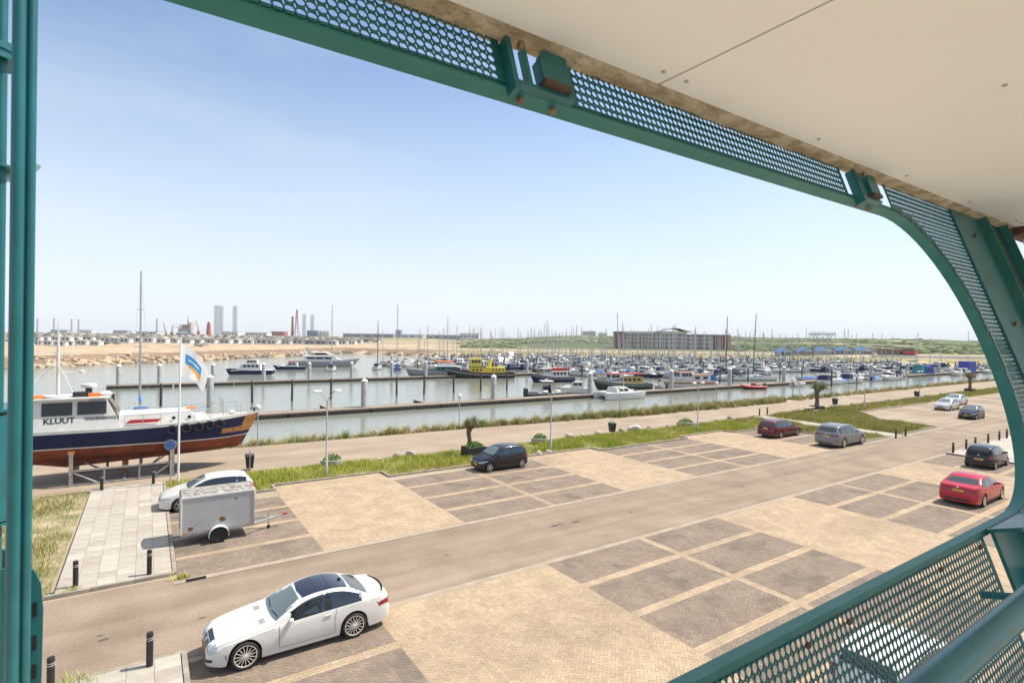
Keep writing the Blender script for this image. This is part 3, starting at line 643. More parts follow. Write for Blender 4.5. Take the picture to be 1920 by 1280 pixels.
    def line(s, name, pts, ax, w, mat, off=.004, parent=None):
        """narrow strip along a polyline on the body"""
        q = []
        for a, b in zip(pts, pts[1:]):
            for k in range(6): q.append((lerp(a[0], b[0], k/6), lerp(a[1], b[1], k/6)))
        q.append(pts[-1]); vs = []
        for i, p in enumerate(q):
            a = q[max(0, i-1)]; b = q[min(len(q)-1, i+1)]; d = math.hypot(b[0]-a[0], b[1]-a[1]) or 1; nx_, ny_ = -(b[1]-a[1])/d, (b[0]-a[0])/d
            for sg in (-1, 1):
                h = s.hit(p[0]+nx_*w/2*sg, p[1]+ny_*w/2*sg, ax)
                if not h: h = s.hit(p[0], p[1], ax)
                if not h: return None
                vs.append(h[0]-h[1]*off)
        mb = MB(); mb.add(vs, [(2*i, 2*i+1, 2*i+3, 2*i+2) for i in range(len(q)-1)]); return mb.build(name, mat, parent or s.root)
    def X(s, q): return s.L/2-q
    def side_windows(s, s0, s1, pillars, mat=GLASSM, lo=.035, hi=.075, frame=True):
        cuts = [s0]+[v for p in pillars for v in (p-.03, p+.03)]+[s1]
        for ax in 'LR':
            if frame:
                top = [(s.X(q), max(interp(s.top, q)-hi+.02, interp(s.belt, q)+lo)) for q in np.linspace(s0-.06, s1+.05, 16)]; bot = [(s.X(q), interp(s.belt, q)+lo-.02) for q in np.linspace(s1+.05, s0-.06, 8)]
                s.decal('window_frame', top+bot, ax, BLACKP, .002, sub=1)
            for a, b in zip(cuts[::2], cuts[1::2]):
                qs = np.linspace(a, b, 12); top = [(s.X(q), max(interp(s.top, q)-hi, interp(s.belt, q)+lo+.012)) for q in qs]; bot = [(s.X(q), interp(s.belt, q)+lo) for q in np.linspace(b, a, 6)]
                s.decal('side_window', top+bot, ax, mat, .014, sub=1)
    def screen(s, name, q0, q1, ax, mat, inset=.10, drop=.05):
        """windscreen or rear window between base station q0 and roof station q1"""
        def half(q):
            w = s.W/2*interp(s.plan, q); hh = min(1, max(0, (interp(s.top, q)-interp(s.belt, q))/.42)); return w*(.945-s.tumble*hh)
        z0 = interp(s.top, q0)+.02; z1 = interp(s.top, q1)-drop; y0 = half(q0)-inset*.8; y1 = half(q1)-inset
        s.decal(name, [(-y0, z0), (-y0*.5, z0-.015), (0, z0-.02), (y0*.5, z0-.015), (y0, z0), (y1, z1), (y1*.5, z1+.012), (0, z1+.016), (-y1*.5, z1+.012), (-y1, z1)], ax, mat, .007, sub=3)
    def wheels(s, spokes=5, rimr=.72, rim=RIMM, sw=.05, track=.015):
        tm = MB(); w = .205; r = s.rw; tm.lathe([(r*rimr, -w/2+.01), (r*.90, -w/2), (r*.985, -w/2+.03), (r, -w/2+.06), (r, w/2-.06), (r*.985, w/2-.03), (r*.90, w/2), (r*rimr, w/2-.01), (r*rimr, -w/2+.01)], n=32, axis='Y'); tme = tm.mesh('wheel', TYRE, R(50))
        rm = MB(); R1 = r*rimr; rm.lathe([(R1, .07), (R1, .095), (R1*.93, .097), (R1*.91, .07), (R1, .07)], n=32, axis='Y'); rm.lathe([(R1*.16, .05), (R1*.16, .092), (R1*.10, .098), (0, .098)], n=14, axis='Y')
        for k in range(spokes):
            a = 2*PI*k/spokes; c, s_ = math.cos(a), math.sin(a); q = [(R1*.15, -sw*.7), (R1*.93, -sw*.5), (R1*.93, sw*.5), (R1*.15, sw*.7)]
            vs = [(u*c-v*s_, yy, u*s_+v*c) for yy in (.06, .09) for u, v in q]; rm.add(vs, [(0, 1, 2, 3), (7, 6, 5, 4), (0, 1, 5, 4), (1, 2, 6, 5), (2, 3, 7, 6), (3, 0, 4, 7)])
        rme = rm.mesh('rim', rim, R(40)); bm_ = MB(); bm_.lathe([(R1, .03), (0, .03)], n=24, axis='Y'); bme = bm_.mesh('brake', RIMD)
        for a in s.axles:
            for sg in (1, -1):
                o = link('wheel', tme, s.root); o.location = (s.X(a), sg*(s.W/2-w/2-track), r); o.rotation_euler = (0, random.uniform(0, 1), 0 if sg > 0 else PI)
                link('rim', rme, o); link('wheel_well', bme, o)
    def plate(s, end, z, txt, w=.52):
        h = .11; q = [(-w/2, z-h/2), (w/2, z-h/2), (w/2, z+h/2), (-w/2, z+h/2)]; p = s.decal('number_plate', q, end, PLATE, .014)
        if not p: return
        sg = 1 if end == 'F' else -1; x = s.hit(0, z, end)[0].x+sg*.02
        me = text_mesh('plate_text', txt, .10, PTXT, .001); o = link('plate_text', me, p); o.rotation_euler = (PI/2, 0, PI/2*sg); o.location = (x, 0, z)
        s.decal('plate_band', [(sg*(-w/2), z-h/2), (sg*(-w/2+.05), z-h/2), (sg*(-w/2+.05), z+h/2), (sg*(-w/2), z+h/2)], end, PLATEB, .017, p)
    def mirrors(s, q, mat):
        for sg in (1, -1):
            w = s.W/2*interp(s.plan, q); b = interp(s.belt, q); x = s.X(q); mb = MB()
            mb.loft([[(x+dx*k+.0, sg*(w*.93+yy), b+.07+dz*k) for dx, dz in ((.07, -.045), (.075, .03), (.03, .07), (-.04, .06), (-.05, -.04), (.0, -.06))] for yy, k in ((.0, .5), (.06, .95), (.14, 1), (.19, .6))]); mb.build('mirror', mat, s.root, smooth=R(50))
    def doors(s, cuts, handles, paint):
        for ax, sg in (('L', 1), ('R', -1)):
            for q, lean in cuts:
                b = interp(s.belt, q); s.line('door_seam', [(s.X(q)+lean, b+.01), (s.X(q), b-.25), (s.X(q), s.clear+.16)], ax, .009, RIMD)
            s.line('sill_seam', [(s.X(cuts[0][0]), s.clear+.15), (s.X(cuts[-1][0]), s.clear+.15)], ax, .008, RIMD)
            for q in handles:
                z = interp(s.belt, q)-.10; h = s.hit(s.X(q), z, ax)
                if h: mb = MB(); mb.box((s.X(q), h[0].y+sg*.018, z), (.19, .022, .026)); mb.build('door_handle', paint, s.root)
    def place(s, x, y, rz, z=.02):
        s.root.location = (x, y, z); s.root.rotation_euler = (0, 0, rz); return s.root
def paint(name, c, rough=.25, metal=0.): return pm(name, c, rough, metal, .03, 2, spec=.35, coat=.35)
PW = paint('white car paint', (.63, .62, .59)); PB = paint('black car paint', (.012, .012, .016)); PR = paint('red car paint', (.42, .012, .03)); PG = paint('grey car paint', (.20, .20, .20), .3, .5); PM = paint('maroon car paint', (.11, .012, .018)); PS = paint('silver car paint', (.55, .55, .54), .3, .6); PN = paint('dark blue car paint', (.02, .022, .035))
# --- white coupe
def coupe():
    L = 4.65; c = Car('parked_car', 'white two-door coupe with black glass roof and multi-spoke wheels parked beside the road', L, 1.76,
        [(0, .42), (.02, .55), (.10, .66), (.35, .745), (.9, .84), (1.42, .915), (1.5, .93), (1.95, 1.19), (2.3, 1.335), (2.75, 1.40), (3.2, 1.375), (3.6, 1.25), (4.0, 1.055), (4.12, 1.01), (4.5, .985), (4.6, .95), (4.64, .62), (4.65, .5)],
        [(0, .40), (.1, .60), (.5, .70), (1.3, .83), (2.2, .89), (3.2, .93), (4.0, .94), (4.5, .92), (4.65, .5)],
        [(0, .62), (.04, .74), (.16, .86), (.5, .955), (1.0, .99), (2.4, 1.0), (3.7, .985), (4.2, .93), (4.5, .85), (4.62, .76), (4.65, .70)], (.84, 3.56), .335, PW, .15)
    c.side_windows(1.92, 3.72, [2.78], hi=.062)
    c.screen('windscreen', 1.5, 2.28, 'F', CLEARG, .07); c.screen('rear_window', 4.02, 3.42, 'B', GLASSM, .08)
    c.decal('roof_panel', [(c.X(2.25), -.53), (c.X(2.20), 0), (c.X(2.25), .53), (c.X(2.8), .56), (c.X(3.44), .52), (c.X(3.50), 0), (c.X(3.44), -.52), (c.X(2.8), -.56)], 'T', pm('black glass roof', (.012, .012, .014), .1, 0, 0, coat=.8), .005)
    for q in (2.62, 2.98): c.line('roof_seam', [(c.X(q), -.5), (c.X(q), .5)], 'T', .012, BLACKP, .008)
    mb = MB(); h = c.hit(c.X(3.36), 0, 'T')[0]; mb.loft([[(h.x+dx, dy, h.z+dz) for dx, dy in ((.05, 0), (-.05, .015), (-.05, -.015))] for dz in (0, .05)]); mb.build('antenna', BLACKP, c.root)
    for sg in (1, -1):
        for y0, z0, r in ((.63, .60, .115), (.47, .585, .085)):
            c.decal('headlamp', [(sg*(y0+r*math.cos(t*PI/8)), z0+r*.85*math.sin(t*PI/8)) for t in range(16)], 'F', HLM, .01, sub=1)
        c.decal('tail_lamp', [(sg*.52, .78), (sg*.80, .80), (sg*.80, .66), (sg*.56, .64)], 'B', TLM, .008); c.decal('fog_lamp', [(sg*.52, .30), (sg*.72, .33), (sg*.72, .40), (sg*.55, .38)], 'F', BLACKP, .008)
        c.decal('tail_lamp_side', [(c.X(4.36), .70), (c.X(4.60), .69), (c.X(4.60), .80), (c.X(4.42), .81)], 'L' if sg > 0 else 'R', TLM, .007)
        for k in range(3): c.line('bumper_slot', [(c.X(.42+k*.05), .34), (c.X(.40+k*.05), .46)], 'L' if sg > 0 else 'R', .018, BLACKP)
        for k in range(2): c.decal('bonnet_vent', [(c.X(1.20), sg*(.30+k*.13)), (c.X(1.34), sg*(.30+k*.13)), (c.X(1.34), sg*(.40+k*.13)), (c.X(1.20), sg*(.40+k*.13))], 'T', pm('bonnet vent grille', (.30, .30, .30), .5, .3, .3, 60), .004)
        c.line('wiper', [(c.X(1.56), sg*.1), (c.X(1.62), sg*.62)], 'T', .02, BLACKP, .012)
    g = c.decal('grille', [(-.33, .70), (.33, .70), (.27, .52), (0, .48), (-.27, .52)], 'F', pm('grille mesh', (.05, .055, .06), .3, .5, .3, 50), .008)
    for z in (.55, .60, .65): c.line('grille_bar', [(-.28, z), (.28, z)], 'F', .012, CHROME, .014, g)
    c.decal('star_badge', [(.055*math.cos(t*PI/6), .60+.055*math.sin(t*PI/6)) for t in range(12)], 'F', CHROME, .02, g, 1)
    c.decal('air_intake', [(-.45, .28), (.45, .28), (.42, .39), (-.42, .39)], 'F', BLACKP, .008); c.plate('F', .44, '53-XX-ZB'); c.plate('B', .72, '53-XX-ZB')
    c.doors([(1.62, .0), (3.02, -.06)], [2.84], PW); c.mirrors(1.9, PW); c.line('side_crease', [(c.X(1.25), .62), (c.X(3.1), .66)], 'R', .006, RIMD, .002)
    mb = MB(); mb.loft([[(c.X(4.52)+.16*(y/.62)**2, y, .985), (c.X(4.575)+.16*(y/.62)**2, y, 1.005), (c.X(4.585)+.16*(y/.62)**2, y, .99), (c.X(4.53)+.16*(y/.62)**2, y, .965)] for y in np.linspace(-.6, .6, 9)]); mb.build('boot_spoiler', BLACKP, c.root)
    c.wheels(15, .80, pm('two-tone spoke rim', (.80, .74, .66), .35, .3, .06), .013, .005); return c
coupe().place(3.58, 15.64, PI)
# --- generic cars by silhouette
def profile(kind):
    if kind == 'mini': return 3.55, 1.65, [(0, .42), (.02, .60), (.12, .74), (.5, .88), (.82, .95), (1.35, 1.33), (1.7, 1.45), (2.3, 1.48), (3.0, 1.44), (3.28, 1.36), (3.45, 1.0), (3.52, .86), (3.55, .5)], [(0, .4), (.3, .74), (1.0, .90), (2.5, .95), (3.3, 1.0), (3.5, .85), (3.55, .5)], (.62, 3.04), .29, (.9, 1.66, 3.46, 3.22), (1.12, 3.22, [2.12]), [(1.05, .0), (2.15, -.0), (2.95, -.08)], [1.98, 2.85]
    if kind == 'hatch': return 4.05, 1.73, [(0, .42), (.02, .60), (.12, .70), (.6, .86), (1.05, .95), (1.75, 1.34), (2.1, 1.43), (2.7, 1.45), (3.4, 1.40), (3.72, 1.30), (3.92, 1.0), (4.02, .85), (4.05, .5)], [(0, .4), (.3, .72), (1.2, .89), (2.8, .95), (3.8, 1.0), (4.0, .83), (4.05, .5)], (.82, 3.40), .31, (1.12, 2.05, 3.95, 3.66), (1.45, 3.62, [2.48, 3.2]), [(1.35, .0), (2.5, .0), (3.25, -.1)], [2.35, 3.1]
    if kind == 'sedan': return 4.58, 1.80, [(0, .42), (.02, .58), (.12, .70), (.6, .84), (1.25, .94), (2.0, 1.33), (2.4, 1.44), (2.9, 1.455), (3.35, 1.38), (3.95, 1.10), (4.12, 1.06), (4.42, 1.03), (4.52, .96), (4.56, .70), (4.58, .5)], [(0, .4), (.3, .72), (1.3, .88), (2.8, .94), (3.9, 1.0), (4.4, .97), (4.58, .5)], (.93, 3.63), .325, (1.32, 2.35, 4.05, 3.40), (1.65, 3.72, [2.62, 3.42]), [(1.55, .0), (2.66, .0), (3.55, -.12)], [2.5, 3.42]
    if kind == 'estate': return 4.70, 1.73, [(0, .42), (.02, .58), (.12, .68), (.6, .82), (1.3, .92), (2.0, 1.32), (2.35, 1.43), (3.0, 1.47), (4.0, 1.45), (4.28, 1.38), (4.52, 1.02), (4.62, .93), (4.67, .70), (4.70, .5)], [(0, .4), (.3, .70), (1.3, .87), (3.0, .92), (4.4, .96), (4.62, .9), (4.70, .5)], (.95, 3.60), .31, (1.35, 2.30, 4.55, 4.26), (1.68, 4.30, [2.62, 3.45]), [(1.55, .0), (2.66, .0), (3.50, -.1)], [2.5, 3.36]
    return 5.05, 1.97, [(0, .5), (.02, .72), (.12, .86), (.6, 1.02), (1.3, 1.11), (2.0, 1.56), (2.4, 1.70), (3.1, 1.745), (4.2, 1.70), (4.5, 1.62), (4.82, 1.18), (4.96, 1.06), (5.02, .8), (5.05, .6)], [(0, .48), (.3, .88), (1.3, 1.06), (3.0, 1.10), (4.6, 1.14), (4.96, 1.0), (5.05, .6)], (.98, 3.97), .385, (1.36, 2.35, 4.85, 4.48), (1.72, 4.52, [2.72, 3.62]), [(1.6, .0), (2.75, .0), (3.7, -.1)], [2.58, 3.52]
def car(kind, label, paint_, txt, spokes=7, rails=False, black_roof=False):
    L, W, top, belt, ax, rw, gh, sw, dc, hd = profile(kind)
    plan = [(0, .66), (.04, .77), (.16, .88), (.5, .955), (1.0, .99), (L*.5, 1.0), (L-.7, .985), (L-.3, .94), (L-.08, .88), (L, .80)]
    c = Car('parked_car', label, L, W, top, belt, plan, ax, rw, paint_, .19 if kind == 'suv' else .16)
    c.side_windows(sw[0], sw[1], sw[2]); c.screen('windscreen', gh[0], gh[1], 'F', CLEARG, .08); c.screen('rear_window', gh[2]-.06, gh[3], 'B', GLASSM, .12, .04)
    zf = .60 if kind != 'suv' else .80; zr = .80 if kind != 'suv' else .98; w = W/2
    for sg in (1, -1):
        c.decal('headlamp', [(sg*w*.42, zf+.01), (sg*w*.74, zf+.07), (sg*w*.86, zf+.10), (sg*w*.84, zf-.02), (sg*w*.50, zf-.06)], 'F', HLM, .009)
        if kind in ('sedan', 'suv'): q = [(sg*w*.40, zr-.03), (sg*w*.88, zr-.02), (sg*w*.88, zr+.10), (sg*w*.42, zr+.06)]
        else: q = [(sg*w*.66, zr-.10), (sg*w*.88, zr-.10), (sg*w*.86, zr+.16), (sg*w*.70, zr+.16)]
        c.decal('tail_lamp', q, 'B', TLM, .009); s_ = 'L' if sg > 0 else 'R'
        c.decal('tail_lamp_side', [(c.X(L-.32), zr+.02), (c.X(L-.06), zr-.06), (c.X(L-.06), zr+.08), (c.X(L-.26), zr+.10)], s_, TLM, .007)
        c.decal('headlamp_side', [(c.X(.10), zf-.02), (c.X(.46), zf+.07), (c.X(.42), zf+.11), (c.X(.12), zf+.05)], s_, HLM, .007)
        c.line('sill_trim', [(c.X(ax[0]+.45), .25), (c.X(ax[1]-.45), .25)], s_, .06, BLACKP, .006)
    c.decal('grille', [(-w*.36, zf-.02), (w*.36, zf-.02), (w*.32, zf-.10), (-w*.32, zf-.10)], 'F', BLACKP, .008); c.decal('air_intake', [(-w*.55, .26), (w*.55, .26), (w*.5, .38), (-w*.5, .38)], 'F', BLACKP, .008)
    c.decal('rear_bumper_trim', [(-w*.6, .30), (w*.6, .30), (w*.62, .40), (-w*.62, .40)], 'B', BLACKP, .007)
    for e, z in (('F', zf), ('B', zr+.10 if kind != 'sedan' else .95)): c.decal('badge', [(.05*math.cos(t*PI/6), z+.05*math.sin(t*PI/6)) for t in range(12)], e, CHROME, .014, None, 1)
    c.plate('F', .46, txt); c.plate('B', {'mini': .62, 'hatch': .66, 'sedan': .80, 'estate': .80, 'suv': .88}[kind], txt)
    c.doors(dc, hd, paint_); c.mirrors(sw[0]+.12, paint_); c.wheels(spokes, .70 if kind != 'suv' else .76)
    if rails:
        for sg in (1, -1):
            y = sg*(W/2*.70); mb = MB(); mb.tube([(c.X(q), y, interp(c.top, q)-.015+(.05 if 0 < i < 5 else 0)) for i, q in enumerate(np.linspace(gh[1]+.15, gh[3]-.15, 6))], .016, 8); mb.build('roof_rail', CHROME if kind == 'suv' else BLACKP, c.root, smooth=R(50))
    return c
# (x, y) centres from wheel positions; rz 0 faces along +X
car('mini', 'black small five-door hatchback parked by the pollard tree planter and grass verge', PB, '2-SKT-37', 5).place(18.85, 29.45, PI)
car('sedan', 'red four-door sedan seen from behind, parked on dark bay bricks', PR, 'XX-476-Z', 10).place(37.05, 10.50, 0)
car('mini', 'black small hatchback parked beside the pale slab plaza with bollards', PB, 'NX-984-K', 5).place(48.35, 12.95, 0)
car('suv', 'large grey SUV with roof rails parked at the edge of the road', PG, 'NK-514-J', 10, True).place(47.45, 22.1, 0)
car('estate', 'dark red estate car with roof rails parked against the grass island', PM, '73-RL-GD', 7, True).place(46.95, 27.0, 0)
car('hatch', 'silver hatchback facing the road in the second car park', PS, '52-TNV-8', 7).place(85.0, 26.9, PI)
car('mini', 'dark blue small hatchback next to the road in the second car park', PN, '18-SPF-4', 5).place(77.6, 22.25, PI)
car('sedan', 'white sedan standing behind the silver hatchback in the second car park', PS, '91-ZKB-2', 7).place(93.5, 28.6, PI)
car('hatch', 'white hatchback half hidden behind the grey box trailer', PW, 'RJ-208-S', 5).place(2.55, 30.4, PI)
car('hatch', 'white car parked right below the perforated parapet', PW, 'TZ-661-F', 5).place(15.1, 5.55, 0)
# --- grey box trailer
TG = pm('grey trailer panel', (.36, .365, .36), .6, 0, .06, 1.5); TGW = pm('galvanised steel', (.42, .43, .43), .45, .6, .15, 9); TW = pm('white trailer trim', (.68, .68, .66), .5, 0, .06, 4); RUSTB = pm('rotten plywood patch', (.16, .09, .035), .95, 0, .5, 18, .4, 40)
t = empty('box_trailer', (2.45, 25.25, .02), 0, 'grey single-axle box trailer with rotted patches and a rusty wheel', 'trailer')
mb = MB(); mb.b2((-1.28, -.62, .50), (1.28, .62, 1.92)); mb.build('box', TG, t)
mb = MB(); mb.loft([[(x, -.62, 1.92), (x, -.35, 2.04), (x, 0, 2.07), (x, .35, 2.04), (x, .62, 1.92)] for x in (-1.29, 1.29)], False, False); mb.build('roof', pm('dirty grey roof skin', (.26, .24, .22), .85, 0, .45, 7, .2, 30), t, smooth=R(50))
for y in (-.63, .63):
    mb = MB(); mb.b2((-1.30, y-.02, 1.86), (1.30, y+.02, 1.93)); mb.build('top_trim', TW, t)
    for x in (-1.285, 1.285): mb = MB(); mb.b2((x-.025, y-.022, .48), (x+.025, y+.022, 1.86)); mb.build('corner_trim', TW if x < 0 else TGW, t)
mb = MB(); mb.b2((-1.3, -.60, .40), (1.3, .60, .50)); mb.build('chassis', TGW, t)
mb = MB(); mb.b2((-1.31, -.60, .52), (-1.285, .60, 1.90)); dd = mb.build('rear_door', TG, t); mb = MB(); mb.b2((-1.34, -.01, .6), (-1.31, .01, 1.5)); mb.build('door_bar', TGW, dd)
for x, z, s_ in ((-.98, .66, .14), (.12, .86, .17), (.62, 1.62, .07)):
    mb = MB(); n = 11; q = [(x+s_*random.uniform(.5, 1)*math.cos(k*2*PI/n), z+s_*.75*random.uniform(.5, 1)*math.sin(k*2*PI/n)) for k in range(n)]; mb.prism(q, -.6235, -.6205, axis='Y'); mb.build('rot_patch', RUSTB, t)
for sg in (-1, 1):
    w = MB(); w.lathe([(.16, -.08), (.27, -.085), (.30, -.05), (.30, .05), (.27, .085), (.16, .08)], n=28, axis='Y'); wo = w.build('wheel', TYRE, t, smooth=R(50)); wo.location = (.0, sg*.74, .30)
    w = MB(); w.lathe([(.17, sg*.05), (.17, sg*.075), (.15, sg*.06), (.09, sg*.03), (.08, sg*.06), (.05, sg*.07), (0, sg*.07)], n=24, axis='Y'); w.build('rim', pm('rusty rim', (.22, .11, .05), .8, .2, .4, 12), wo, smooth=R(40))
    g = MB(); secs = [[(math.cos(R(a))*rr, sg*.62+sg*yy, .30+math.sin(R(a))*rr) for rr, yy in ((.36, 0), (.36, .25), (.345, .25), (.345, 0))] for a in range(-12, 193, 12)]; g.loft(secs); g.build('mudguard', TW, t, smooth=R(40))
    for x, m in ((-1.15, ORANGE), (-.35, ORANGE), (1.1, ORANGE)): mb = MB(); mb.b2((x-.05, sg*.622, .51), (x+.05, sg*.635, .55)); mb.build('marker_lamp', m, t)
mb = MB(); mb.tube([(1.25, -.45, .44), (2.15, 0, .44)], .03, 8); mb.build('drawbar', TGW, t); mb = MB(); mb.tube([(1.25, .45, .44), (2.15, 0, .44)], .03, 8); mb.build('drawbar', TGW, t)
mb = MB(); mb.tube([(1.9, 0, .44), (2.62, 0, .47)], .032, 8); mb.build('coupling_bar', TGW, t); mb = MB(); mb.tube([(2.55, 0, .50), (2.72, 0, .52)], .05, 10); mb.build('coupling', pm('red coupling', (.35, .03, .03), .5, 0, .2), t)
mb = MB(); mb.tube([(1.95, -.08, .02), (1.95, -.08, .78)], .028, 10); mb.tube([(1.95, -.08, .70), (2.02, -.08, .84), (2.06, -.08, .80)], .012, 8); mb.build('jockey_leg', TGW, t); mb = MB(); mb.lathe([(.07, -.03), (.08, 0), (.07, .03)], (1.95, -.08, .08), 14, 'Y'); mb.build('jockey_wheel', TYRE, t)
# ------------------------------------------------------------------ boats: shared hull builder
BWHITE = pm('white gelcoat', (.62, .61, .58), .4, 0, .07, 2, coat=.1); BNAVY = pm('navy hull paint', (.009, .014, .06), .5, 0, .25, 2, spec=.3, spots=(2.2, .66, (.03, .035, .07))); BRED = pm('red-brown antifouling', (.19, .045, .022), .75, 0, .3, 1.2, .15, 20, spots=(1.7, .60, (.12, .05, .035))); BBLACK = pm('black hull paint', (.02, .02, .022), .45, 0, .2, 2); WOOD = pm('varnished wood', (.33, .15, .045), .45, 0, .3, 4, .1, 20); DECKG = pm('grey deck paint', (.42, .41, .38), .8, 0, .15, 3); TEAKD = pm('teak deck', (.36, .27, .18), .8, 0, .15, 6)
BGREEN = pm('dark green hull paint', (.015, .045, .03), .4, 0, .15, 2); BGREY = pm('grey hull paint', (.25, .25, .26), .5, 0, .12, 2); BBLUE = pm('blue hull paint', (.03, .13, .36), .4, 0, .12, 2); BYEL = pm('yellow superstructure paint', (.72, .58, .06), .45, 0, .1, 2); BREDP = pm('red paint', (.45, .025, .03), .45, 0, .12, 2); BTEAL = pm('teal cabin paint', (.03, .22, .22), .5, 0, .12, 2); BOCH = pm('ochre cabin paint', (.55, .36, .10), .5, 0, .12, 3); BORANGE = pm('orange paint', (.75, .18, .02), .5, 0, .1, 3)
BGLASS = pm('cabin glass', (.025, .03, .033), .08, 0, 0, spec=.4); ALU = pm('aluminium spar', (.45, .45, .44), .4, .5, .04); ROPE = pm('rope and wire', (.35, .33, .30), .6, .2, .1); TARPB = pm('blue tarpaulin', (.03, .16, .5), .7, 0, .15, 4); CANVAS = pm('navy canvas', (.02, .03, .08), .85, 0, .1, 5); DKWOOD = pm('dark mast wood', (.09, .06, .045), .6, 0, .2, 5)
def hull_secs(L, B, zk, zd, rise=.4, stern=.8, rake=.6, full=2.2, n=18, chine=.0, kr=.30):
    """stations from stern (x=-L/2) to bow; each a list of (x, y, z) from keel to deck edge on one side"""
    out = []
    for i in range(n+1):
        t = i/n; hb = B/2*(stern+(1-stern)*min(1, t/.35)) if t < .5 else B/2*(1-((t-.5)/.5)**full)
        hb = max(hb, .015*B); d = zd+rise*max(0, (t-.35)/.65)**2; k = zk+(d-zk)*kr*max(0, (t-.72)/.28)**2; h = d-k; sec = []
        for fy, fz in ((0, 0), (.30+chine*.2, .04), (.62+chine*.2, .16), (.84+chine*.08, .36), (.94, .58), (.985, .80), (1.0, 1.0)):
            taper = lerp(1, fy**.6 if fy > 0 else 0, 0); x = -L/2+L*t-rake*(1-fz)*max(0, (t-.55)/.45)**1.5
            sec.append((x, hb*fy*taper, k+h*fz))
        out.append(sec)
    return out
def zcut(sec, z0, z1, m=5):
    """part of a section between two heights"""
    def at(z):
        for a, b in zip(sec, sec[1:]):
            if z <= b[2]: 
                t = 0 if b[2] == a[2] else max(0, (z-a[2])/(b[2]-a[2])); return tuple(lerp(a[k], b[k], t) for k in range(3))
        return sec[-1]
    return [at(lerp(z0, z1, k/m)) for k in range(m+1)]
def strip(secs, mat, name, parent, close_stern=True, grow=0.):
    """both sides of a hull band given per-station side curves"""
    mb = MB(); m = len(secs[0]); ring = [[(x, -(y+grow), z) for x, y, z in reversed(s)]+[(x, y+grow, z) for x, y, z in s] for s in secs]; mb.loft(ring, False, False)
    if close_stern: r = ring[0]; mb.add(r, [tuple(range(len(r)))]); 
    r = ring[-1]; mb.add(r, [tuple(range(len(r)))])
    return mb.build(name, mat, parent, smooth=R(40))
def hull(parent, secs, bands, deckmat, lip=.06, name='hull', rail=None):
    """bands: list of (z_low, z_high or None for deck edge, material, name); deck set a little below the edge"""
    for z0, z1, m, nm in bands:
        q = []
        for s in secs:
            a = s[0][2] if z0 is None else max(s[0][2], z0); b = s[-1][2] if z1 is None else min(s[-1][2], z1); b = max(b, a+.004); q.append(zcut(s, a, b))
        strip(q, m, nm, parent)
    mb = MB(); mb.loft([[(s[-1][0], -s[-1][1]*.985, s[-1][2]-lip), (s[-1][0], s[-1][1]*.985, s[-1][2]-lip)] for s in secs], False, False); mb.build('deck', deckmat, parent)
    if rail:
        for sg in (-1, 1): mb = MB(); mb.tube([(s[-1][0], sg*s[-1][1], s[-1][2]+.01) for s in secs], .035, 6); mb.build('gunwale', rail, parent, smooth=R(50))
def block(parent, name, mat, x0, x1, w0, w1, z0, z1, f=0., b=0., crown=.0):
    """cabin: plan half-widths w0 (base) to w1 (top); f, b = how far front and back lean in"""
    mb = MB(); A = [(x0, -w0, z0), (x1, -w0*.96, z0), (x1, w0*.96, z0), (x0, w0, z0)]; T = [(x0+b, -w1, z1), (x1-f, -w1*.94, z1), (x1-f, w1*.94, z1), (x0+b, w1, z1)]
    mb.loft([A, T]); 
    if crown: mb.add([T[0], T[1], T[2], T[3], (x0+b, 0, z1+crown), (x1-f, 0, z1+crown)], [(0, 1, 5, 4), (3, 2, 5, 4), (0, 4, 3), (1, 2, 5)])
    return mb.build(name, mat, parent)
def windows(parent, x0, x1, w0, w1, z0, z1, zb, zt, n, gap=.12, name='window', mat=None):
    """row of panes on both sides of a cabin whose half-width runs w0 at zb to w1 at zt"""
    def wy(z): return lerp(w0, w1, (z-zb)/(zt-zb))
    step = (x1-x0)/n
    for sg in (-1, 1):
        for k in range(n):
            a = x0+k*step+gap/2; b = a+step-gap; mb = MB(); q = [(a, sg*(wy(z0)+.004), z0), (b, sg*(wy(z0)+.004), z0), (b, sg*(wy(z1)+.004), z1), (a, sg*(wy(z1)+.004), z1)]
            mb.loft([[(x, y+sg*e, z) for x, y, z in q] for e in (-.02, .012)]); mb.build(name, mat or BGLASS, parent)
def screen_pane(parent, x0, z0, x1, z1, w0, w1, name='windscreen'):
    mb = MB(); q = [(x0, -w0, z0), (x0, w0, z0), (x1, w1, z1), (x1, -w1, z1)]; mb.loft([[(x+e, y, z+e*.3) for x, y, z in q] for e in (-.01, .014)]); mb.build(name, BGLASS, parent)
def rails(parent, pts, h=.6, r=.018, mat=None, posts=6):
    mat = mat or ALU; mb = MB(); mb.tube([(x, y, z+h) for x, y, z in pts], r, 6); 
    for k in range(posts): 
        i = round(k*(len(pts)-1)/(posts-1)); x, y, z = pts[i]; mb.tube([(x, y, z), (x, y, z+h)], r*.8, 5)
    return mb.build('rail', mat, parent)
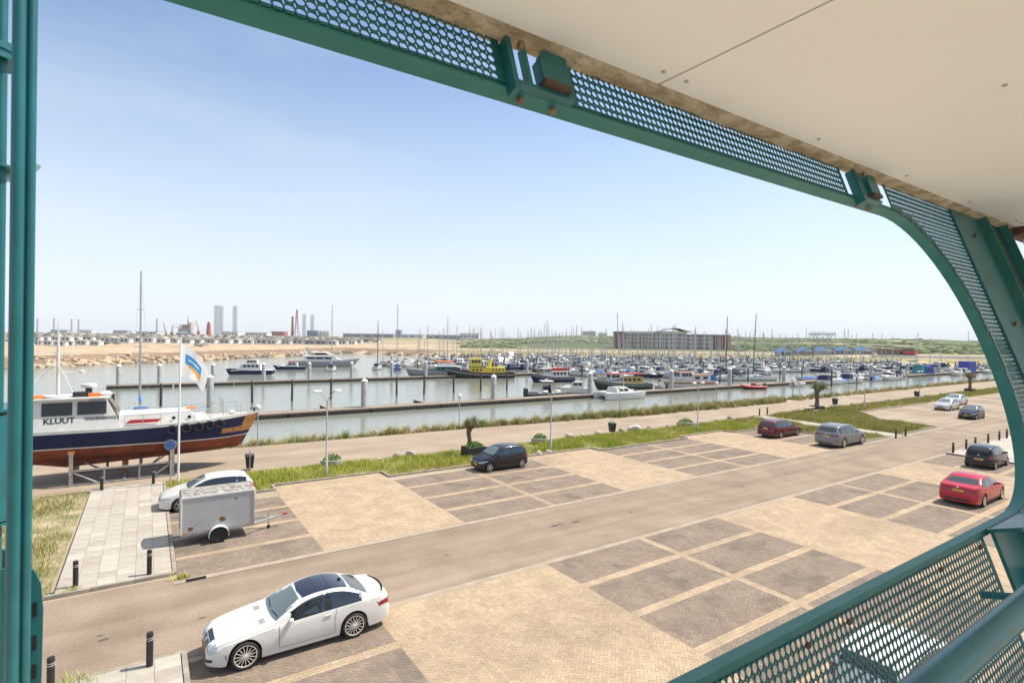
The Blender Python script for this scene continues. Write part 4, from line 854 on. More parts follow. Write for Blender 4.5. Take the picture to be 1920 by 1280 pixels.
def mast(parent, x, z0, h, r=.07, boom=0, cover=None, mat=None, lean=0, stay_f=None, stay_b=None, spread=.9):
    mat = mat or ALU; m = MB(); m.tube([(x, 0, z0), (x-lean, 0, z0+h)], [r, r*.62], 8); mo = m.build('mast', mat, parent, smooth=R(50))
    for f in (.45, .72):
        if h > 7: m = MB(); m.tube([(x-lean*f, -spread*(1.1-f), z0+h*f), (x-lean*f, spread*(1.1-f), z0+h*f)], r*.32, 5); m.build('spreader', mat, mo)
    if boom: m = MB(); m.tube([(x, 0, z0+1.0), (x-boom, 0, z0+.95)], r*.75, 6); m.build('boom', mat, parent, smooth=R(50))
    if cover: m = MB(); m.tube([(x-.1, 0, z0+1.3), (x-boom*.3, 0, z0+1.18), (x-boom*.95, 0, z0+1.06)], [.10, .17, .08], 8); m.build('sail_cover', cover, parent, smooth=R(60))
    for sx in (stay_f, stay_b):
        if sx is not None: m = MB(); m.tube([(sx, 0, z0), (x-lean*.97, 0, z0+h*.97)], .011, 4); m.build('stay', ROPE, parent)
    for sg in (-1, 1): m = MB(); m.tube([(x-.15, sg*1.0, z0-.2), (x-lean*.72, sg*.35*spread, z0+h*.72), (x-lean*.95, 0, z0+h*.95)], .009, 4); m.build('shroud', ROPE, parent)
    return mo
def ringbuoy(parent, c, ax, r=.3, mat=None):
    mb = MB(); n = 18; secs = []
    for k in range(n+1):
        a = 2*PI*k/n; ca, sa = math.cos(a), math.sin(a); s = []
        for j in range(6):
            b = 2*PI*j/6; rr = r+.07*math.cos(b); u = .07*math.sin(b)
            s.append({'Z': (c[0]+rr*ca, c[1]+rr*sa, c[2]+u), 'Y': (c[0]+rr*ca, c[1]+u, c[2]+rr*sa), 'X': (c[0]+u, c[1]+rr*ca, c[2]+rr*sa)}[ax])
        secs.append(s)
    mb.loft(secs, True, False); return mb.build('lifebuoy' if mat is None else 'tyre_fender', mat or BORANGE, parent, smooth=R(60))
# ------------------------------------------------------------------ the tender on its cradle
kl = empty('tender_boat', (0, 39.2, 0), 0, 'navy, white and red-brown tender boat named KLUUT standing on a steel cradle', 'boat')
S = hull_secs(12.8, 3.6, 1.12, 3.02, .34, .86, 1.1, 3.0, 30, 0, .04); S = [[(x-.15, y, z) for x, y, z in s] for s in S]
WL = [(-6.5, 2.05), (0, 1.96), (4, 1.86), (6.3, 1.84)]
def band(f0, f1, mat, nm, grow=0.):
    q = []
    for s in S:
        a = max(s[0][2], f0(s)); b = max(a+.004, min(s[-1][2], f1(s))); q.append(zcut(s, a, b))
    return strip(q, mat, nm, kl, grow=grow)
wl = lambda s: interp(WL, s[0][0])
band(lambda s: -9, lambda s: wl(s), BRED, 'bottom'); band(lambda s: wl(s), lambda s: wl(s)+.06, BWHITE, 'waterline_stripe', .004); band(lambda s: wl(s)+.06, lambda s: s[-1][2]-.16, BNAVY, 'topsides'); band(lambda s: s[-1][2]-.16, lambda s: s[-1][2], BWHITE, 'sheer_strake', .012)
q = [zcut(s, wl(s)+.30, s[-1][2]-.2) for s in S if s[-1][0] > 3.7]; strip(q, WOOD, 'bow_panel', kl, False, .006)
q = [zcut(s, lerp(wl(s)+.30, s[-1][2]-.2, .36), lerp(wl(s)+.30, s[-1][2]-.2, 1.0)) for s in S if 3.4 < s[-1][0] < 5.7]; strip(q, BNAVY, 'bow_emblem', kl, False, .012)
mb = MB(); mb.loft([[(s[-1][0], -s[-1][1]*.98, s[-1][2]-.05), (s[-1][0], s[-1][1]*.98, s[-1][2]-.05)] for s in S], False, False); mb.build('deck', DECKG, kl)
mb = MB(); mb.prism([(-6.0, 1.25), (-3.7, .76), (-2.6, .80), (3.2, .98), (5.0, 1.12), (5.0, 1.3), (-5, 1.3)], -.07, .07, axis='Y'); mb.build('keel', BRED, kl)
block(kl, 'wheelhouse', BWHITE, -5.6, -1.15, 1.38, 1.18, 2.95, 4.68, .75, .25, .06); block(kl, 'deckhouse', BWHITE, -1.3, 2.75, 1.30, 1.12, 2.95, 3.66, .55, 0, .05); block(kl, 'foredeck_step', BWHITE, 2.2, 3.4, .95, .8, 2.98, 3.32, .4, 0, .02)
windows(kl, -4.75, -1.75, 1.38, 1.18, 3.80, 4.50, 2.95, 4.68, 2, .22); screen_pane(kl, -1.30, 3.78, -1.78, 4.55, .98, .88)
mb = MB(); mb.b2((-5.7, -1.42, 4.66), (-1.75, 1.42, 4.72)); mb.build('wheelhouse_roof', BWHITE, kl)
TXT = pm('black lettering', (.015, .015, .015), .6, 0, 0)
for body, sz, x, z, sx, bold in (('KLUUT', .42, -3.9, 3.52, 1.0, True), ('TENDERSERVICE', .21, -2.12, 3.56, .95, True), ('06 11 48 13', .13, -2.3, 4.585, 1, False)):
    me = text_mesh('lettering', body, sz, TXT, .004, bold, sx); zz = z; yy = -lerp(1.38, 1.18, (zz-2.95)/1.73)*lerp(1, .955, (x+5.6)/4.45)-.005; o = link('lettering', me, kl); o.rotation_euler = (PI/2-.115, 0, .0135); o.location = (x, yy, zz)
mb = MB(); mb.prism([(-1.0, 3.16), (.55, 3.16), (.75, 3.34), (-.75, 3.36)], -1.32, -1.285, axis='Y'); mb.build('red_board', BREDP, kl)
for x in (1.35, 2.15): mb = MB(); mb.lathe([(.10, 0), (.10, -.02), (.06, -.022), (0, -.022)], (x, -1.235+.03*(x-1.3), 3.33), 16, 'Y'); mb.build('porthole', BGLASS, kl)
for k, x in enumerate((1.25, 1.95, 2.6, 3.2, 3.75)):
    s = min(S, key=lambda s: abs(s[-1][0]-x)); ringbuoy(kl, (x, -s[-1][1]-.06, s[-1][2]-.36), 'Y', .21, TYRE)
mb = MB(); mb.tube([(-4.1, 0, 4.72), (-4.1, 0, 7.4), (-4.1, 0, 8.9)], [.10, .07, .02], 10); mo = mb.build('mast', BWHITE, kl, smooth=R(50))
for p0, p1 in (((-4.1, 0, 6.9), (-5.6, -.9, 4.75)), ((-4.1, 0, 6.6), (-3.3, .6, 4.75)), ((-4.1, 0, 6.6), (-3.3, -.6, 4.75)), ((-4.1, 0, 6.9), (-5.6, .9, 4.75))): mb = MB(); mb.tube([p0, p1], .018, 6); mb.build('mast_stay', BWHITE, kl)
mb = MB(); mb.tube([(-5.0, 0, 7.15), (-3.3, 0, 7.15)], .03, 6); mb.build('yard', BWHITE, mo); mb = MB(); mb.tube([(-4.1, 0, 6.1), (-3.0, 0, 6.05)], .03, 6); mb.build('light_arm', BWHITE, mo)
for x, z, h in ((-4.95, 7.15, .9), (-3.5, 7.15, 1.1), (-3.3, 7.15, .5)): mb = MB(); mb.tube([(x, 0, z), (x, 0, z+h)], .012, 5); mb.build('whip_antenna', BWHITE, mo)
mb = MB(); mb.lathe([(.0, .0), (.12, .02), (.13, .14), (.0, .2)], (-3.05, 0, 6.0), 14); mb.build('searchlight', BWHITE, mo, smooth=R(50))
mb = MB(); mb.tube([(-2.75, .2, 4.72), (-2.75, .2, 5.15)], .16, 12); mb.build('radar_pedestal', BBLACK, kl); mb = MB(); mb.lathe([(.0, 5.15), (.36, 5.17), (.40, 5.27), (.36, 5.38), (0, 5.42)], (-2.75, .2, 0), 24); mb.build('radar_dome', BWHITE, kl, smooth=R(50))
mb = MB(); mb.b2((-3.4, -.7, 4.73), (-2.7, .0, 4.98)); mb.build('roof_box', BBLACK, kl); mb = MB(); mb.b2((-2.7, -.75, 4.73), (-2.2, -.35, 4.90)); mb.build('roof_locker', BORANGE, kl); mb = MB(); mb.lathe([(.30, 4.74), (.33, 4.84), (.2, 4.95), (0, 4.97)], (-1.95, -.2, 0), 14); mb.build('roof_vent', BWHITE, kl, smooth=R(50))
ringbuoy(kl, (-4.95, -.65, 4.80), 'Z', .33); ringbuoy(kl, (-4.2, -.8, 4.80), 'Z', .33, BWHITE)
pts = [(s[-1][0], -s[-1][1]*.93, s[-1][2]) for s in S if -1.2 < s[-1][0] < 5.0]; rails(kl, pts, .62, .018, None, 8); pts = [(x, -y, z) for x, y, z in pts]; rails(kl, pts, .62, .018, None, 8)
mb = MB(); mb.tube([(4.0, -.75, 3.25), (4.0, -.75, 4.25), (4.0, .75, 4.25), (4.0, .75, 3.25)], .03, 8); mb.build('bow_arch', ALU, kl); mb = MB(); mb.tube([(5.9, 0, 3.3), (5.9, 0, 3.55)], .06, 8); mb.tube([(5.7, -.18, 3.5), (5.7, .18, 3.5)], .04, 8); mb.build('bow_bollard', BBLACK, kl)
mb = MB(); mb.lathe([(.16, 3.25), (.2, 3.33), (.1, 3.42), (0, 3.43)], (4.6, .1, 0), 10); mb.build('rope_coil', BWHITE, kl)
block(kl, 'hatch', BORANGE, 2.05, 2.55, .3, .28, 3.70, 3.78)
# cradle
cr = empty('boat_cradle', (0, 39.2, 0), 0, 'grey steel cradle with props holding the tender boat on land', 'cradle')
CRM = pm('weathered cradle steel', (.33, .31, .29), .7, .3, .25, 5, .1, 30); CRD = pm('dark prop steel', (.035, .035, .04), .6, .2, .2, 5)
for y in (-1.75, 1.75):
    mb = MB(); mb.b2((-3.5, y-.06, .0), (1.45, y+.06, .12)); mb.build('ground_beam', CRM, cr); mb = MB(); mb.b2((-3.4, y-.05, .78), (1.35, y+.05, .88)); mb.build('upper_beam', CRM, cr)
    for x in (-3.35, 1.3): mb = MB(); mb.b2((x-.08, y-.08, .0), (x+.08, y+.08, 1.78)); ps = mb.build('corner_post', CRM, cr); mb = MB(); mb.b2((x-.14, y*.94-.12, 1.74), (x+.14, y*.94+.12, 1.88)); mb.build('pad', WOOD, ps)
    for x in (-1.9, -.3): mb = MB(); mb.b2((x-.04, y-.05, .12), (x+.04, y+.05, .80)); mb.build('upright', CRM, cr); mb = MB(); mb.tube([(x+.1, y*.9, .82), (x+.12, y*.55, 1.42)], .04, 8); mb.build('prop', CRD, cr)
    for x0, x1 in ((-3.3, -2.2), (1.25, .3)): mb = MB(); mb.tube([(x0, y, .78), (x1, y, .1)], .045, 6); mb.build('brace', CRM, cr); mb = MB(); mb.tube([(x0+(.5 if x0 < 0 else -.5), y*.9, 1.25), (x1, y*.9, .82)], .03, 6); mb.build('prop', CRD, cr)
for x in (-3.35, -1.0, 1.3): mb = MB(); mb.b2((x-.06, -1.69, .002), (x+.06, 1.69, .118)); mb.build('cross_beam', CRM, cr); mb = MB(); mb.b2((x-.15, -.15, .118), (x+.15, .15, {-3.35: .78, -1.0: .84, 1.3: .91}[x])); mb.build('keel_block', WOOD, cr)

# ------------------------------------------------------------------ street furniture
POLE = pm('grey lamp post', (.42, .43, .43), .5, .4, .1, 3); WHITEP = pm('white painted pole', (.75, .74, .72), .5, 0, .05, 3); BOLLM = pm('black bollard paint', (.02, .018, .02), .5, 0, .2, 8); BAND = pm('white bollard band', (.7, .68, .65), .6, 0, .05)
LAMPW = pm('lamp shade', (.66, .65, .60), .4, 0, .08, 6); GLOBE = pm('milky lamp globe', (.72, .69, .58), .25, 0, .06, 5)
def double_lamp(x, y, label, h=5.0):
    t = empty('street_lamp', (x, y, 0), 0, label, 'street lamp', 'two-armed lamps along the car park verge')
    mb = MB(); mb.tube([(0, 0, 0), (0, 0, .9), (0, 0, .92), (0, 0, h-.7)], [.075, .075, .055, .045], 12); mb.build('post', POLE, t, smooth=R(50))
    for sg in (-1, 1):
        mb = MB(); mb.tube([(0, 0, h-.72), (sg*.12, 0, h-.45), (sg*.30, 0, h-.18), (sg*.42, 0, h-.10)], .026, 8); a = mb.build('arm', POLE, t, smooth=R(50))
        mb = MB(); mb.loft([[(sg*xx, yy*w, h-.06+zz*k) for yy, zz in ((-1, 0), (-.7, .07), (0, .10), (.7, .07), (1, 0), (.6, -.05), (-.6, -.05))] for xx, w, k in ((.34, .06, .5), (.42, .14, 1), (.62, .16, 1), (.80, .11, .8), (.86, .05, .4))]); mb.build('lamp_head', LAMPW, a, smooth=R(60))
double_lamp(8.88, 32.8, 'two-armed grey lamp post on the verge beside the tender boat\'s bow', 5.1)
double_lamp(24.94, 31.9, 'two-armed grey lamp post beside two white stones by the small black car', 4.5)
double_lamp(42.33, 32.2, 'two-armed grey lamp post on the verge near the square planter', 4.5)
for x, y in ((76.7, 32.9), (93.7, 32.9)): double_lamp(x, y, 'two-armed grey lamp post on the verge of the second car park', 4.4)
def globe_lamp(x, y, label, group):
    t = empty('globe_lamp', (x, y, 0), 0, label, 'street lamp', group); mb = MB(); mb.tube([(0, 0, 0), (0, 0, 2.75)], [.05, .035], 10); mb.build('post', POLE, t, smooth=R(50)); mb = MB(); mb.lathe([(.0, 2.72), (.12, 2.74), (.19, 2.84), (.20, 2.95), (.15, 3.08), (0, 3.14)], n=16); mb.build('globe', GLOBE, t, smooth=R(60)); mb = MB(); mb.lathe([(.07, 2.68), (.07, 2.74), (0, 2.74)], n=10); mb.build('collar', POLE, t)
gl = [(6.9, 44.2), (24.1, 44.6), (44.0, 43.9), (61.0, 43.6), (78.6, 43.4), (98, 43.4), (119, 43.8), (142, 44)]
for i, (x, y) in enumerate(gl):
    globe_lamp(x, y, ('globe lamp on the water side of the promenade, by the tender boat\'s bow', 'globe lamp on the bank beyond the nearest pollard tree and small black car', 'globe lamp on the bank in front of the white catamaran', 'globe lamp on the bank in front of the classic motor yacht', 'globe lamp on the bank beyond the picnic table')[i] if i < 5 else 'globe lamp on the bank beyond the second car park', 'globe lamps along the promenade')
def bollard(x, y, label, h=.85, z=.1):
    t = empty('bollard', (x, y, z), random.uniform(0, 3), label, 'bollard', 'black bollards at the kerbs'); mb = MB(); mb.lathe([(.075, 0), (.075, h-.05), (.07, h-.01), (.045, h), (0, h)], n=16); mb.build('post', BOLLM, t, smooth=R(50))
    for zz in (h-.14, h-.19): mb = MB(); mb.lathe([(.0755, zz), (.077, zz), (.077, zz+.012), (.0755, zz+.012)], n=16); mb.build('band', BAND, t)
for x, y, lb in ((.13, 22.2, 'black bollard on the slab plaza corner beside the drain grate'), (-1.85, 22.35, 'black bollard at the plaza edge beside the dry grass'), (.12, 16.05, 'black bollard at the plaza edge nearest the white coupe'), (-1.75, 16.0, 'black bollard beside the foot of the stair tower'), (-1.9, 35.4, 'black bollard in front of the cradle, on the dry grass side of the plaza'), (.35, 35.5, 'black bollard in front of the cradle next to the round sign')): bollard(x, y, lb)
for x, y in ((54.9, 21.0), (56.9, 21.0)): bollard(x, y, 'black bollard at the road end of the slab footpath', z=.02)
for x, y in ((57.2, 35.3), (58.9, 35.4)): bollard(x, y, 'black bollard at the promenade end of the slab footpath', z=.02)
for x in (50.9, 53.6, 55.6, 58.6, 61.4, 63.4): bollard(x, 15.65, 'black bollard in the row along the far slab plaza', .8)
# flag on its pole
fl = empty('flagpole', (1.48, 34.9, 0), 0, 'tall white flagpole beside the plaza with a limp white, blue and orange flag', 'flagpole')
mb = MB(); mb.tube([(0, 0, 0), (.02, 0, 4), (.05, 0, 8.0)], [.06, .05, .035], 12); mb.build('pole', WHITEP, fl, smooth=R(50)); mb = MB(); mb.lathe([(0, 7.98), (.06, 8.03), (.05, 8.1), (0, 8.13)], (.05, 0, 0), 10); mb.build('finial', WHITEP, fl)
FLM = bpy.data.materials.new('flag cloth'); FLM.use_nodes = True; FLM.node_tree.nodes['Principled BSDF'].inputs['Roughness'].default_value = .8
_n = FLM.node_tree.nodes; _l = FLM.node_tree.links; _a = _n.new('ShaderNodeAttribute'); _a.attribute_name = 'tone'; _l.new(_a.outputs['Color'], _n['Principled BSDF'].inputs['Base Color'])
nu, nv = 24, 22; V = []; T = []
for i in range(nu+1):
    for j in range(nv+1):
        u, v = i/nu, j/nv; droop = u*u*1.25+u*.25; fold = .13*math.sin(u*9+v*2.5)*u+.05*math.sin(u*17+v*4)*u
        V.append((.07+u*1.35*(1-.18*v), fold+u*.18, 7.75-v*1.75*(1-.25*u)-droop))
for i in range(nu):
    for j in range(nv):
        u, v = (i+.5)/nu, (j+.5)/nv; c = (.78, .78, .76)
        if .18 < u < .78 and .28 < v < .60: c = (.05, .30, .62)
        if .22 < u < .78 and .60 <= v < .78 and v < .64+.25*(u-.2): c = (.85, .38, .03)
        if .30 < u < .7 and .42 < v < .47: c = (.78, .78, .76)
        T.append(c)
Fq = np.array([(i*(nv+1)+j, (i+1)*(nv+1)+j, (i+1)*(nv+1)+j+1, i*(nv+1)+j+1) for i in range(nu) for j in range(nv)])
me = np_mesh('flag', np.array(V), Fq, FLM, np.array(T)); me.polygons.foreach_set('use_smooth', [True]*len(me.polygons)); link('flag', me, fl)
# round blue sign on a post
sg_ = empty('road_sign', (1.15, 35.9, 0), R(-20), 'round blue sign on a thin post under the tender boat', 'sign'); mb = MB(); mb.tube([(0, 0, 0), (0, 0, 2.35)], .03, 10); mb.build('post', POLE, sg_); mb = MB(); mb.lathe([(.28, -.01), (.28, .01), (0, .01)], (0, -.045, 2.1), 24, 'Y'); d_ = mb.build('disc', pm('faded blue sign', (.07, .15, .36), .5, 0, .12, 8), sg_); mb = MB(); mb.lathe([(.30, -.012), (.30, .008), (.28, .012), (.28, -.014), (.30, -.012)], (0, -.045, 2.1), 24, 'Y'); mb.build('rim', pm('grey sign rim', (.5, .5, .5), .4, .3, .05), d_)
# litter bins in frames
def litter_bin(x, y, label, kind):
    t = empty('litter_bin', (x, y, 0), random.uniform(-.2, .2), label, 'litter bin', 'litter bins along the promenade'); b = pm('black bin plastic', (.022, .022, .022), .55, 0, .2, 7); mb = MB(); mb.loft([[(w*.9, -w, z), (w*.9, w, z), (-w*.9, w, z), (-w*.9, -w, z)] for w, z in ((.21, .16), (.27, .80), (.285, .82), (.285, .88))]); mb.build('bin', b, t)
    mb = MB(); mb.loft([[(w, -w, z), (w, w, z), (-w, w, z), (-w, -w, z)] for w, z in ((.27, .885), (.25, .97), (.12, 1.02))]); mb.build('lid', pm('bin lid', (.07, .07, .075), .5, 0, .15, 8), t)
    if kind:
        for yy in (-.34, .34): mb = MB(); mb.tube([(0, yy, 0), (0, yy, 1.30)], .022, 8); mb.build('frame_post', POLE, t)
        mb = MB(); mb.tube([(0, -.34, 1.30), (0, .34, 1.30)], .022, 8); mb.tube([(0, -.34, .75), (0, .34, .75)], .018, 8); mb.build('frame_bar', POLE, t)
    else: mb = MB(); mb.tube([(0, -.2, 1.0), (0, -.2, 1.25), (0, .2, 1.25), (0, .2, 1.0)], .02, 8); mb.build('handle', POLE, t)
litter_bin(5.3, 36.7, 'black litter bin in a tall frame beside the white hatchback', True); litter_bin(34.4, 35.2, 'black litter bin with a looped handle on the promenade verge', False); litter_bin(76.0, 36.2, 'black litter bin beside the far planted tree and picnic table', False); litter_bin(100.0, 35.5, 'black litter bin near the last lamp of the second car park', False)
# pollard trees in black boxes
BARK = pm('pollard bark', (.13, .10, .07), .95, 0, .35, 9, .8, 25); TWIG = pm('grey green twigs', (.27, .24, .12), .9, 0, .3, 8); LEAFM = pm('planter foliage', (.10, .20, .03), .7, 0, .3, 4, attr=None)
def pollard(x, y, label, s=1.0, seed=1):
    rg = random.Random(seed); t = empty('pollard_tree', (x, y, .66), 0, label, 'tree', 'pollard trees in planter boxes'); mb = MB(); mb.tube([(0, 0, 0), (.06*s, 0, .5*s), (-.03*s, .02, 1.0*s), (.03*s, 0, 1.45*s)], [.20*s, .16*s, .17*s, .24*s], 10); mb.build('trunk', BARK, t, smooth=R(60))
    tips = []
    for k in range(9):
        a = rg.uniform(0, 2*PI); e = rg.uniform(.35, 1.1); L = rg.uniform(.4, .75)*s; q = (math.cos(a)*math.cos(e)*L, math.sin(a)*math.cos(e)*L, 1.35*s+math.sin(e)*L); tips.append(q); mb = MB(); mb.tube([(0, 0, 1.3*s), (q[0]*.5, q[1]*.5, 1.32*s+(q[2]-1.3*s)*.45), q], [.11*s, .08*s, .07*s], 7); mb.build('limb', BARK, t, smooth=R(60))
    V = []; F = []
    for q in tips:
        for k in range(80):
            a = rg.uniform(0, 2*PI); e = rg.uniform(-.1, 1.5); L = rg.uniform(.2, .6)*s; d = Vector((math.cos(a)*math.cos(e), math.sin(a)*math.cos(e), math.sin(e)))*L; p = Vector(q); w = Vector((rg.uniform(-1, 1), rg.uniform(-1, 1), rg.uniform(-1, 1))).normalized()*.012*s; o = len(V); V += [p-w, p+w, p+d+w*.3, p+d-w*.3]; F.append((o, o+1, o+2, o+3))
            for _ in range(2):
                f = rg.uniform(.4, 1); c = p+d*f; u = Vector((rg.uniform(-1, 1), rg.uniform(-1, 1), rg.uniform(-1, 1))).normalized()*.03*s; v2 = u.cross(Vector((rg.uniform(-1, 1), rg.uniform(-1, 1), .3))).normalized()*.02*s; o = len(V); V += [c-u, c+v2, c+u, c-v2]; F.append((o, o+1, o+2, o+3))
    mb = MB(); mb.add(V, F); mb.build('crown', TWIG, t)
def planter_box(x, y, label, green=True):
    t = empty('planter_box', (x, y, 0), 0, label, 'planter', 'black planter boxes'); mb = MB(); b = pm('black planter', (.022, .02, .02), .7, 0, .2, 6); mb.b2((-.72, -.6, 0), (.72, .6, .68)); mb.build('box', b, t); mb = MB(); mb.b2((-.66, -.54, .675), (.66, .54, .70)); mb.build('soil', pm('planter soil', (.06, .045, .03), .95, 0, .3, 9), t)
    if green: tag(link('herbs', leaf_mound('herbs', .68, .54, .34, 700, 3), t), kind='stuff').location = (0, 0, .68)
def leaf_mound(name, rx, ry, h, n, seed, mat=None, leaf=.055):
    rg = np.random.RandomState(seed); a = rg.uniform(0, 2*PI, n); r = np.sqrt(rg.uniform(0, 1, n)); x = np.cos(a)*r*rx; y = np.sin(a)*r*ry; z = h*(1-r**2)*rg.uniform(.3, 1.05, n)+rg.uniform(0, .06, n); c = np.stack([x, y, z], 1)
    u = rg.normal(size=(n, 3)); u /= np.linalg.norm(u, axis=1)[:, None]; v = np.cross(u, rg.normal(size=(n, 3))); v /= np.linalg.norm(v, axis=1)[:, None]; s = leaf*rg.uniform(.6, 1.4, (n, 1))
    V = np.stack([c-u*s, c+v*s*.6, c+u*s, c-v*s*.6], 1).reshape(-1, 3); F = np.arange(4*n).reshape(-1, 4); g = np.array([.11, .20, .035]); t = g*rg.uniform(.6, 1.5, (n, 1))*(1+rg.uniform(-.15, .15, (n, 3)))
    return np_mesh(name, V, F, mat or pm('leaves by piece', (1,)*3, .7, 0, 0, attr='tone'), t)
planter_box(19.2, 33.3, 'black planter box with green herbs behind the small black car'); pollard(18.9, 33.5, 'pollard tree with bristly crown in the box behind the small black car', .92, 4)
planter_box(67.4, 34.2, 'black planter box beside the picnic table', False); pollard(67.4, 34.2, 'pollard tree with spreading crown beside the picnic table', 1.35, 9)
planter_box(119.7, 34.6, 'black planter box at the far end of the promenade', False); pollard(119.7, 34.6, 'pollard tree with round crown at the far end of the promenade', 1.3, 12)
# round concrete planters
def round_planter(x, y, label, r=.7, h=.45, g=True):
    t = empty('concrete_planter', (x, y, 0), 0, label, 'planter', 'concrete planters on the verge'); mb = MB(); mb.lathe([(r*.93, 0), (r, .1), (r, h), (r*.88, h), (r*.86, h-.08), (0, h-.08)], n=24); mb.build('ring', pm('planter concrete', (.40, .36, .30), .9, 0, .2, 4, .3, 30), t, smooth=R(35))
    if g: tag(link('herbs', leaf_mound('herbs', r*.85, r*.85, .4, 500, int(x)), t), kind='stuff').location = (0, 0, h-.09)
round_planter(9.9, 35.3, 'low round concrete planter beside the lamp post near the tender boat'); round_planter(26.1, 34.8, 'round concrete planter with grass near the two white stones'); round_planter(43.4, 34.4, 'dark concrete planter with a tall grass tuft on the verge', .85, .5)
# boulders along the verge
ROCKM = pm('grey boulder', (.30, .27, .23), .95, 0, .3, 4, .6, 14, col2=(.46, .42, .36)); ROCKW = pm('pale boulder', (.5, .47, .42), .95, 0, .2, 5, .5, 14)
def rock_mesh(seed, mat):
    rg = np.random.RandomState(seed); bm = bmesh.new(); bmesh.ops.create_icosphere(bm, subdivisions=2, radius=1)
    pl = rg.normal(size=(7, 3)); pl /= np.linalg.norm(pl, axis=1)[:, None]; off = rg.uniform(.5, .85, 7)
    for v in bm.verts:
        for p, o in zip(pl, off):
            d = v.co.dot(Vector(p))-o
            if d > 0: v.co -= Vector(p)*d
        v.co *= 1+rg.uniform(-.04, .04)
    me = bpy.data.meshes.new('boulder'); bm.to_mesh(me); bm.free(); me.materials.append(mat); return me
RM = [rock_mesh(i, ROCKM) for i in range(5)]; RW = [rock_mesh(i+10, ROCKW) for i in range(3)]
rg = random.Random(2)
def boulder(x, y, s, me, label, group='boulders along the verge', z=0, parent=None):
    o = link('boulder', me, parent); o.location = (x, y, z+s*.35); o.rotation_euler = (rg.uniform(-.3, .3), rg.uniform(-.3, .3), rg.uniform(0, 6)); o.scale = (s*rg.uniform(.8, 1.3), s*rg.uniform(.7, 1.1), s*rg.uniform(.6, .9))
    if not parent: tag(o, label, 'boulder', group)
for x, y, s, lb in ((23.4, 31.3, .30, 'white stone on the kerb beside the two-armed lamp post'), (24.4, 31.45, .27, 'white stone on the kerb beside the two-armed lamp post'), (37.6, 35.6, .55, 'largest pale boulder between the promenade and the verge')): boulder(x, y, s, RW[int(x) % 3], lb)
for k, x in enumerate([11.5, 13.0, 14.2, 15.6, 30, 31.4, 33, 36.2, 39.8, 41.6, 46, 49.5, 52, 70, 73, 79, 83, 87, 90, 96, 104, 110]): boulder(x+rg.uniform(-.3, .3), 35.45+rg.uniform(-.3, .3), rg.uniform(.2, .38), RM[k % 5], 'grey boulder in the line along the promenade edge')
# picnic table
def picnic(x, y, rz, label):
    t = empty('picnic_table', (x, y, 0), rz, label, 'picnic table'); m = pm('weathered picnic wood', (.42, .37, .30), .85, 0, .2, 6, .2, 20)
    for k in range(5): mb = MB(); mb.b2((-.95, -.37+k*.15, .72), (.95, -.24+k*.15, .76)); mb.build('table_board', m, t)
    for sg in (-1, 1):
        for k in range(2): mb = MB(); mb.b2((-.95, sg*(.64+k*.14)-.06, .42), (.95, sg*(.64+k*.14)+.06, .46)); mb.build('bench_board', m, t)
        for x_ in (-.7, .7): mb = MB(); mb.tube([(x_, sg*.22, .72), (x_, sg*.62, 0)], .045, 4); mb.build('leg', m, t)
    for x_ in (-.7, .7): mb = MB(); mb.b2((x_-.03, -.80, .36), (x_+.03, .80, .42)); mb.build('cross_bar', m, t)
picnic(64.6, 33.6, .2, 'weathered wooden picnic table beside the planter box with the tree')
# ------------------------------------------------------------------ jetties and piles
DOCKW = pm('weathered jetty timber', (.30, .24, .19), .9, 0, .25, 3, .2, 15); DOCKS = pm('wet jetty side', (.07, .055, .04), .7, 0, .3, 3); PILEG = pm('galvanised mooring pile', (.36, .36, .35), .6, .3, .2, 2); PILEW = pm('dark timber pile', (.075, .06, .048), .9, 0, .3, 3, .3, 15); CAPW = pm('white pile cap', (.68, .67, .64), .6, 0, .1, 3)
def jetty(x0, x1, y, w, label, z=-1.0, seg=10.0):
    t = empty('jetty', (x0, y, z), 0, label, 'jetty', 'floating jetties of the marina'); L = x1-x0; n = int(L/seg); s = L/n
    mb = MB(); mb.b2((0, -w/2, -.10), (s-.04, w/2, 0)); dm = mb.mesh('deck_section', DOCKW); mb = MB(); mb.b2((.1, -w/2+.06, -.75), (s-.2, w/2-.06, -.10)); fm = mb.mesh('float', DOCKS); mb = MB(); mb.b2((0, -.05, -.13), (s-.04, .05, .05)); em = mb.mesh('edge_beam', DOCKW)
    for k in range(n):
        o = link('deck_section', dm, t); o.location = (k*s, 0, 0); o = link('float', fm, t); o.location = (k*s, 0, 0)
        for sg in (-1, 1): o = link('edge_beam', em, t); o.location = (k*s, sg*(w/2), 0)
    return t
jetty(4, 300, 70.2, 1.9, 'long floating jetty nearest the promenade bank'); jetty(-6, 300, 120.0, 1.9, 'second floating jetty with the tug and barge alongside')
for i, (y, x0, x1) in enumerate(((150, 70, 300), (178, 66, 308), (205, 92, 306), (231, 140, 290))): jetty(x0, x1, y, 1.8, 'far floating jetty lined with small moored boats')
def finger(x, y, L, label):
    t = empty('finger_jetty', (x, y, -1.05), 0, label, 'jetty', 'finger jetties'); mb = MB(); mb.prism([(-.9, 0), (.9, 0), (.28, .8), (.28, L), (-.28, L), (-.28, .8)], -.10, 0); mb.build('deck', DOCKW, t); mb = MB(); mb.b2((-.2, .5, -.6), (.2, L-.1, -.10)); mb.build('float', DOCKS, t)
for x in (19.8, 33.5): finger(x, 71.15, 5.0, 'short empty finger jetty on the nearest long jetty')
